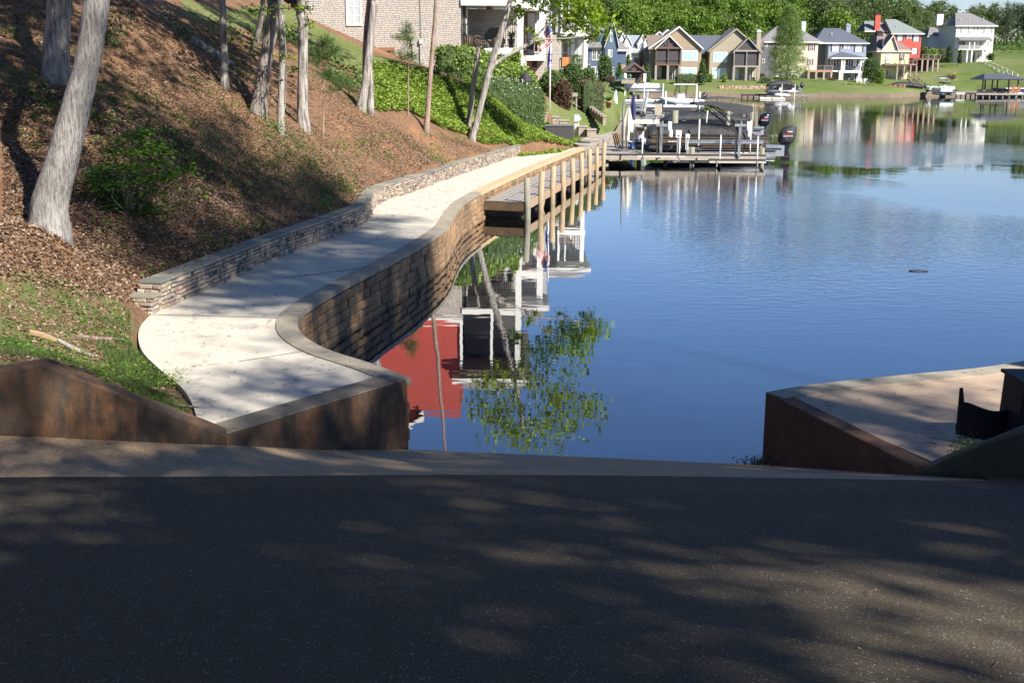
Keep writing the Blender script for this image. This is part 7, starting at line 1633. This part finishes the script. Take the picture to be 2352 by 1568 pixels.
# more boats in the cove, left of the centre console
pontoon('white pontoon boat without cover moored behind the striped umbrella', (r1(300,0,150).x, fz(152)), 7.5, 0, 0, hull='galv', seats=True, motor=False)
pontoon('white boat with black hoop bimini on a lift at the back of the cove', (r1(400,0,190).x, fz(190)), 7.2, .1, 1.3, hull='gel', bimini=(1.5,4.6,3.6,'canvas2'), seats=True, motor=False)
pontoon('grey and white pontoon boat moored behind the lounge chairs', (r1(610,0,128).x, fz(129)), 6.8, 0, 0, hull='canvas2', seats=True, motor=False)
for i, (x, d) in enumerate(((425,186),(640,186),(845,150),(1218,150))):
    a = r1(x, 0, d); o = MB().box(-.25,.25,-.2,.2,3.2,4.6).box(-.1,.1,-.1,.1,-1.5,3.2).build('lift_motor_post', M['pvc']) if i < 2 else MB().tube([(0,0,-1.5),(0,0,3.6)], .1, 8).build('lift_motor_post', M['pvc']); o.location = (a.x, a.y, 0)
    tag(o, ['left white lift post at the back of the cove','right white lift post at the back of the cove','white post at the bow of the centre console boat','white post near the stern of the centre console boat'][i], 'lift post', 'white lift posts')
e = empty('dock', (r1(250,0,165).x, fz(165), 0), 0, 'low dark dock at the back of the cove behind the boats', 'dock'); boards(0, 12, 0, 2, 'x', parent=e, z=.9, m=M['pile_grey'], step=.3); MB().box(0,12,-.04,0,.55,.89).build('side_beam', M['wood_dark'], e)
for k in range(5): MB().tube([(.5+2.7*k,.3,-1.5),(.5+2.7*k,.3,.6)], .13, 8).build('pile', M['pile_grey'], e)

# ------------------------------------------------------------ far shore docks, boats, pavilion
def r6(x, y, d): return P(1653.4+.1562*x, 171.5+.1562*y, d)
def r5p(x, y, d): return P(2021+.1562*x, .1562*y, d)
def fardock(label, xa, xb, d, f, z=.75, m='wood_dark', dep=1.8, n=5, top='pile_grey', edge=None):
    a, b_ = f(xa, 0, d), f(xb, 0, d); L = b_.x-a.x; e = empty('dock', (a.x, a.y, 0), 0, label, 'dock', 'small docks along the far shore')
    MB().box(0, L, 0, dep, z-.1, z).build('deck', M[top], e); MB().box(0, L, -.05, -.002, z-.32, z+.01).build('side_beam', M[edge or m], e)
    for k in range(n): x_ = .15+(L-.3)*k/(n-1); MB().box(x_-.12, x_+.12, .1, .3, -1.5, z-.1).build('pile', M[m], e)
    return e
fardock('dark timber dock left of the jet skis on the far shore', 330, 700, 211, r6); fardock('dock under the far black covered boat', 960, 1330, 207, r6, m='pile_grey'); fardock('short dark and grey dock in front of the steel blue house', 1410, 1835, 222, r6)
e = pontoon('black covered pontoon boat on a lift in front of the feathery tree', (r6(700,0,208).x, fz(209)), 6.9, 0, 1.0, cover=[(.01,1.5),(.08,1.9),(.3,2.5),(.6,2.5),(.75,1.9),(.9,1.5)], hull='gloss_black', bimini=(2.2,6.3,3.75,'canvas2'), mcov=True)
for i, (x, y0, y1, w_) in enumerate(((884,195,255,.45),(1075,200,260,.45))):
    a = r6(x, 300, 206.3); o = MB().box(-.25,.25,-.25,.25,r6(x,y1,206.3).z,r6(x,y0,206.3).z).tube([(.3,0,-1.4),(.3,0,r6(x,140,206.3).z)], .09, 8).build('lift_motor_post', M['pvc']); o.location = (a.x, a.y, 0)
    tag(o, ['left','right'][i]+' white lift post and tank beside the far black covered boat', 'lift post', 'white lift posts')
def jetski(lab, p, m, rz=0):
    e = empty('jet_ski', p, rz, lab, 'jet ski', 'jet skis on the far shore'); rings = []
    for f, w_, zt in ((0,.05,.55),(.15,.35,.7),(.4,.5,.75),(.75,.5,.6),(1,.45,.45)): X_ = f*2.9; rings.append([(X_,-w_,zt*.6),(X_,-w_*.7,.1+.2*(1-f)),(X_,w_*.7,.1+.2*(1-f)),(X_,w_,zt*.6),(X_,w_*.5,zt),(X_,-w_*.5,zt)])
    MB().loft(rings).build('hull', m, e, True); MB().box(1.3,2.5,-.2,.2,.6,.95).build('seat', M['blackplas'], e, bevel=.06); MB().bar((1.0,-.35,1.15),(1.0,.35,1.15),.05).bar((1.25,0,.7),(1.0,0,1.15),.08).build('handlebar', M['metal_black'], e)
    MB().prismy([(.5,.7),(1.15,.75),(1.05,1.15)], -.2, .2).build('windshield', M['gloss_black'], e); return e
jetski('dark jet ski on a white floating dock at left', r6(655,330,204)*1, M['gloss_black']).location.z = .35; jetski('white and blue jet ski on a white floating dock at right', r6(800,320,203.5), M['gel']).location.z = .4
for i, (x0, x1) in enumerate(((600,770),(785,970))):
    a, b_ = r6(x0,0,203.2), r6(x1,0,203.2); o = MB().loft([[(x_,0,.05),(x_,.0,.3),(x_,2.2,.32),(x_,2.2,.05)] for x_ in (0,.3,(b_.x-a.x)*.5,(b_.x-a.x))]).build('floating_dock', M['pvc']); o.location = (a.x, a.y-.6, 0); tag(o, ['left white floating dock under the dark jet ski','right white floating dock under the white jet ski'][i], 'floating dock', 'white floating docks')
# boulder wall
bw = attrmat('orange_boulders', [(0,(.36,.19,.09)),(.3,(.50,.36,.23)),(.55,(.16,.13,.12)),(.8,(.58,.46,.33)),(1,(.42,.22,.11))], .9, .5, 6, .05)
e = empty('boulder_wall', r6(0, 240, 222), 0, 'long wall of stacked orange and brown boulders on the lawn below the khaki cottage', 'rock wall'); mb = MB(); vals = []; o0 = e.location
k = 0
for row in range(4):
    x = -10
    while x < 700:
        w_ = rng.uniform(22, 52); p = r6(x+w_/2, 232-row*16, 222)-o0; r_ = w_*.1562*fz(222)/FOC/2
        n0 = len(mb.f); mb.lathe((p.x, row*.5+rng.uniform(-.2,.2), p.z-.35), [(r_*.5,0),(r_*.95,.15),(r_,.4),(r_*.8,.62),(r_*.3,.7)], 7, 1, .8); vals += [random.random()]*(len(mb.f)-n0); x += w_*.93
o = mb.build('boulders', bw, e); setv(o.data, vals)
# grill pavilion
d = 186; x, y = r3x, r3y; h = House('grill_pavilion', 'small timber pavilion with gable truss over a stone grill counter', 'pavilion', x(620)[0], y(850)[0], d)
h.gable(x(620)[0], x(905)[0], y(712)[0], x(757)[0], y(612)[0], M['dark'], M['sh_brown'], .3, 4.5, .5, .22, M['timber'], wall=False)
h.slab(*x(635,890), *y(700,715), .0, 4, M['timber'], 'beam')
for cx in (632, 865): h.col(*x(cx, cx+22), *y(712,852), M['timber'], 0, 'post')
for cx in (640, 870): h.col(*x(cx, cx+15), *y(712,852), M['timber'], 3.8, 'post')
tr = MB(); cx = x(757)[0]; tr.bar((h.X(cx),.05,h.Z(y(700)[0])), (h.X(cx),.05,h.Z(y(625)[0])), .18).bar((h.X(cx),.05,h.Z(y(698)[0])), (h.X(cx-9),.05,h.Z(y(655)[0])), .15).bar((h.X(cx),.05,h.Z(y(698)[0])), (h.X(cx+9),.05,h.Z(y(655)[0])), .15); h.part(tr, 'gable_truss', M['timber'])
h.wall(*x(655,865), *y(715,850), M['dark'], 3.9, 4.1, 'back_panel'); h.wall(*x(600,765), *y(795,852), M['stone_tan'], -1.2, -.4, 'stone_counter'); h.slab(*x(596,770), *y(790,796), -1.3, -.3, mat('counter_top', (.45,.42,.38), .6), 'counter_top')
gg = MB().lathe((h.X(x(705)[0]), -.2, h.Z(y(790)[0])), [(.15,0),(.33,.15),(.36,.35),(.30,.6),(.1,.75)], 14); tag(gg.build('kamado_grill', mat('green_ceramic', (.03,.10,.08), .3), None, True), 'dark green egg shaped grill on the stone counter', 'grill').location = h.root.location
b = P(1425.5, 197, 150); e = empty('umbrella', b, 0, 'open dark green umbrella standing on the lawn before the grill pavilion', 'umbrella', 'open garden umbrellas'); s = 150/FOC
MB().lathe((0,0,22*s*.6), [(14*s,0),(9*s,4*s),(3*s,10*s),(.05,12*s)], 8).build('canopy', mat('dark_green_fabric', (.02,.06,.05), .8), e); MB().tube([(0,0,-.4),(0,0,22*s)], .03, 6).build('pole', M['metal_black'], e)
# right-hand shore
for i, x_ in enumerate((130,195,275,330)):
    p = r5p(x_, 1372, 247); p.z = .8; adirondack(['leftmost orange slatted chair on the far dock','second orange slatted chair from the left on the far dock','third orange slatted chair from the left on the far dock','fourth orange slatted chair, nearest the black covered boat'][i], p, mat('orange_timber', (.50,.22,.10), .8), math.pi+.3, 1.35)
fardock('long dock with four orange chairs on the far shore', -30, 640, 246, r5p, .75, 'pile_grey', 3, 6, 'pile_grey', 'greywood'); fardock('dark dock between the two white pontoon boats', 640, 930, 244, r5p, .7, 'wood_dark')
pontoon('black covered pontoon boat under a dark bimini below the yellow house', (r5p(215,0,249).x, fz(250.5)), 9.0, 0, .4, cover=[(.01,1.3),(.1,1.9),(.3,2.6),(.55,2.4),(.7,2.3),(.85,1.7),(.93,1.4)], hull='gloss_black', bimini=(2.8,8.1,4.6,'canvas2'))
pontoon('white and navy pontoon boat with blue bimini on the far shore', (r5p(810,0,238).x, fz(239)), 6.8, 0, .5, hull='gel', bimini=(2.6,6.4,3.6,'navy'), seats=True, motor=False)
pontoon('white and black striped pontoon boat seen from its stern at the far dock', (r5p(1110,0,226).x, fz(232)), 7.0, math.pi/2+math.pi, .35, hull='gel', bimini=(.8,4.2,3.5,'gel'), seats=True, motor=False)
fardock('brown and white dock right of the stern facing pontoon boat', 1235, 1545, 231, r5p, .85, 'wood_dark', 3, 5, 'pile_grey', 'white'); fardock('long timber dock in front of the roofed boat dock', 1540, 2250, 226, r5p, .85, 'pile_grey', 4, 8, 'wood_new', 'greywood')
for i, x_ in enumerate((1940, 2015)):
    p = r5p(x_, 1400, 228); p.z = .85; adirondack(['left','right'][i]+' orange slatted chair under the dark boathouse roof', p, mat('orange_timber', (.50,.22,.10), .8), math.pi, 1.4)
d = 228; e = empty('boathouse', (r5p(1640,0,d).x, fz(d), 0), 0, 'open boat dock under a low dark metal hip roof at the right edge', 'boathouse'); s = .1562*fz(d)/FOC
zr = r5p(1640,1165,d).z; X1 = 620*s
MB().add([(0,0,zr),(X1,0,zr),(X1,8,zr),(0,8,zr),(60*s*1.2,3,zr+75*s),(X1-3,3,zr+75*s)], [(0,1,5,4),(1,2,5),(2,3,4,5),(3,0,4),(0,3,2,1)]).build('roof', mat('dark_metal_roof', (.10,.105,.12), .4, (.08,.085,.10), 2), e); MB().box(-.05,X1,-.05,8.05,zr-.18,zr-.003).build('fascia', M['gloss_black'], e)
for x_ in (1690,1775,1880,1955,2065,2200): X_ = (x_-1640)*s; MB().box(X_-.12,X_+.12,.3+(x_%3)*2,.54+(x_%3)*2,-1,zr-.18).build('post', M['timber'], e)
pontoon('navy boat moored under the dark boathouse roof', (r5p(1800,0,233).x, fz(234)), 8.5, 0, .3, hull='navy', seats=True, motor=False)
e = pontoon('dark boat at the left end of the boathouse dock', (r5p(1600,0,229).x, fz(230.5)), 3.8, 0, .2, hull='gloss_black', motor=True, mcov=False, sc=.7)
def stairs(lab, f, a, b_, da, db, m, w_=1.6, n=16, rail=True):
    p0, p1 = f(*a, da), f(*b_, db); e = empty('hillside_steps', p0, 0, lab, 'steps', 'stairs down to the water'); v = p1-p0; sd_ = Vector((-v.y, v.x, 0)).normalized()*w_/2; st = MB()
    for k in range(n): c = v*(k/(n-1)); st.bar(c-sd_, c+sd_, .3, .06)
    st.build('treads', M['greywood'], e); st = MB()
    for q in (-1, 1): st.bar(sd_*q, v+sd_*q, .06, .25)
    st.build('stringer', m, e)
    for q in (-1, 1):
        rl = MB().bar(sd_*q+Vector((0,0,1.0)), v+sd_*q+Vector((0,0,1.0)), .09)
        for k in range(6): c = v*(k/5)+sd_*q; rl.box(c.x-.06,c.x+.06,c.y-.06,c.y+.06,c.z-.3,c.z+1.0)
        rl.build('handrail', m, e)
stairs('dark railed steps going down the slope below the yellow house deck', r5p, (450,1160), (640,1330), 262, 252, M['timber'])
stairs('white railed steps going down the hill to the boathouse', r5p, (1600,985), (1960,1150), 290, 262, M['white'], 2.0, 22)
hedge('ground_cover_bank', 'low bright green juniper bank below the steel blue house', [(1910,195,206,232),(1950,194.5,209,231),(2000,195,210,233),(2040,198,210,238)], 6.0, M['leaf_ivy'], .3, 22, cat='shrub bed')
# adirondack chairs by the round tree
for i, x_ in enumerate((1972, 1979, 1989, 1995)):
    p = P(x_, 195, 247); adirondack(['leftmost pale slatted chair under the round tree','second pale slatted chair from the left under the round tree','third pale slatted chair from the left under the round tree','rightmost pale slatted chair under the round tree'][i], p, mat('pale_timber', (.5,.48,.45), .8), .2, 1.3)
# floating stick on the lake
p = G(2109, 621, .02); o = MB().tube([(-.24,.02,-.01),(0,0,.01),(.26,-.03,-.01)], [.012,.02,.01], 7).build('floating_stick', mat('wet_wood', (.025,.02,.018), .6), None, True); o.location = p; tag(o, 'short dark stick floating on the open water', 'stick')
# debris by the right ramp wall
p = G(1730, 1066, .015); Q = rng.normal(size=(420, 3))*np.array([.16,.09,.022])+np.array([.1,.05,.03]); o = quads('leaf_debris', leafV(Q, .045, .3, .4), M['litter']); o.location = p; tag(o, 'clump of dead leaves washed against the foot of the right ramp wall', 'leaf pile', kind='stuff')
# dark plastic drums at the right edge
M['drum'] = mat('dark_blue_plastic', (.006,.008,.014), .6, (.010,.012,.018), 3, spec=.25)
b = P(2212, 992, 13.4); e = empty('cut_barrel', b, 0, 'low dark blue plastic barrel cut open standing on the right pier', 'barrel'); s = 13.4/FOC
mb = MB(); rings_o = []; 
for z0, z1, r_ in ((0,58*s,88*s),):
    n = 22; v = []
    for k in range(n+1):
        a = math.pi*(1.02+.96*k/n) ; hgt = z1*(1.0 if k > 1 else 1.62)+.03*math.sin(k*.5)
        for rr in (r_, r_-.02): v.append((r_+.02+rr*math.cos(a), rr*math.sin(a)*.7+.3, -.1)); v.append((r_+.02+rr*math.cos(a), rr*math.sin(a)*.7+.3, hgt))
    f = []
    for k in range(n):
        i = k*4; f += [(i,i+4,i+5,i+1),(i+2,i+3,i+7,i+6),(i+1,i+5,i+7,i+3)]
    f += [(0,1,3,2),(n*4,n*4+2,n*4+3,n*4+1)]; mb.add(v, f)
mb.build('wall', M['drum'], e, False)
MB().prism([(.02,.3),(s*176,.3),(s*150,.1),(s*88,.02),(s*30,.1)], -.05, .0).build('bottom', M['drum'], e)
b = P(2316, 1000, 13.1); b.x += .10; e = empty('plastic_bin', b, 0, 'tall black plastic bin at the right edge of the picture', 'bin'); MB().add([(-.02,0,-.1),(.62,0,-.1),(.62,.55,-.1),(-.02,.55,-.1),(.03,-.03,.60),(.70,-.03,.62),(.70,.6,.62),(.03,.6,.60)], [(0,3,2,1),(4,5,6,7),(0,1,5,4),(1,2,6,5),(2,3,7,6),(3,0,4,7)]).build('body', M['drum'], e, bevel=.03)
MB().box(.0,.73,-.06,.63,.59,.63).build('rim', M['drum'], e, bevel=.01)
# seedling weeds on the right pier edge
Q = []
for k in range(26): c = np.array(G(2195+rng.uniform(0,60), 1030+rng.uniform(-22,22), .95)); Q.append(c+rng.normal(size=(14,3))*np.array([.05,.05,.04])+np.array([0,0,.06]))
tag(quads('weeds', leafV(np.concatenate(Q), .05, .3, .3), M['leaf_mid']), kind='stuff')
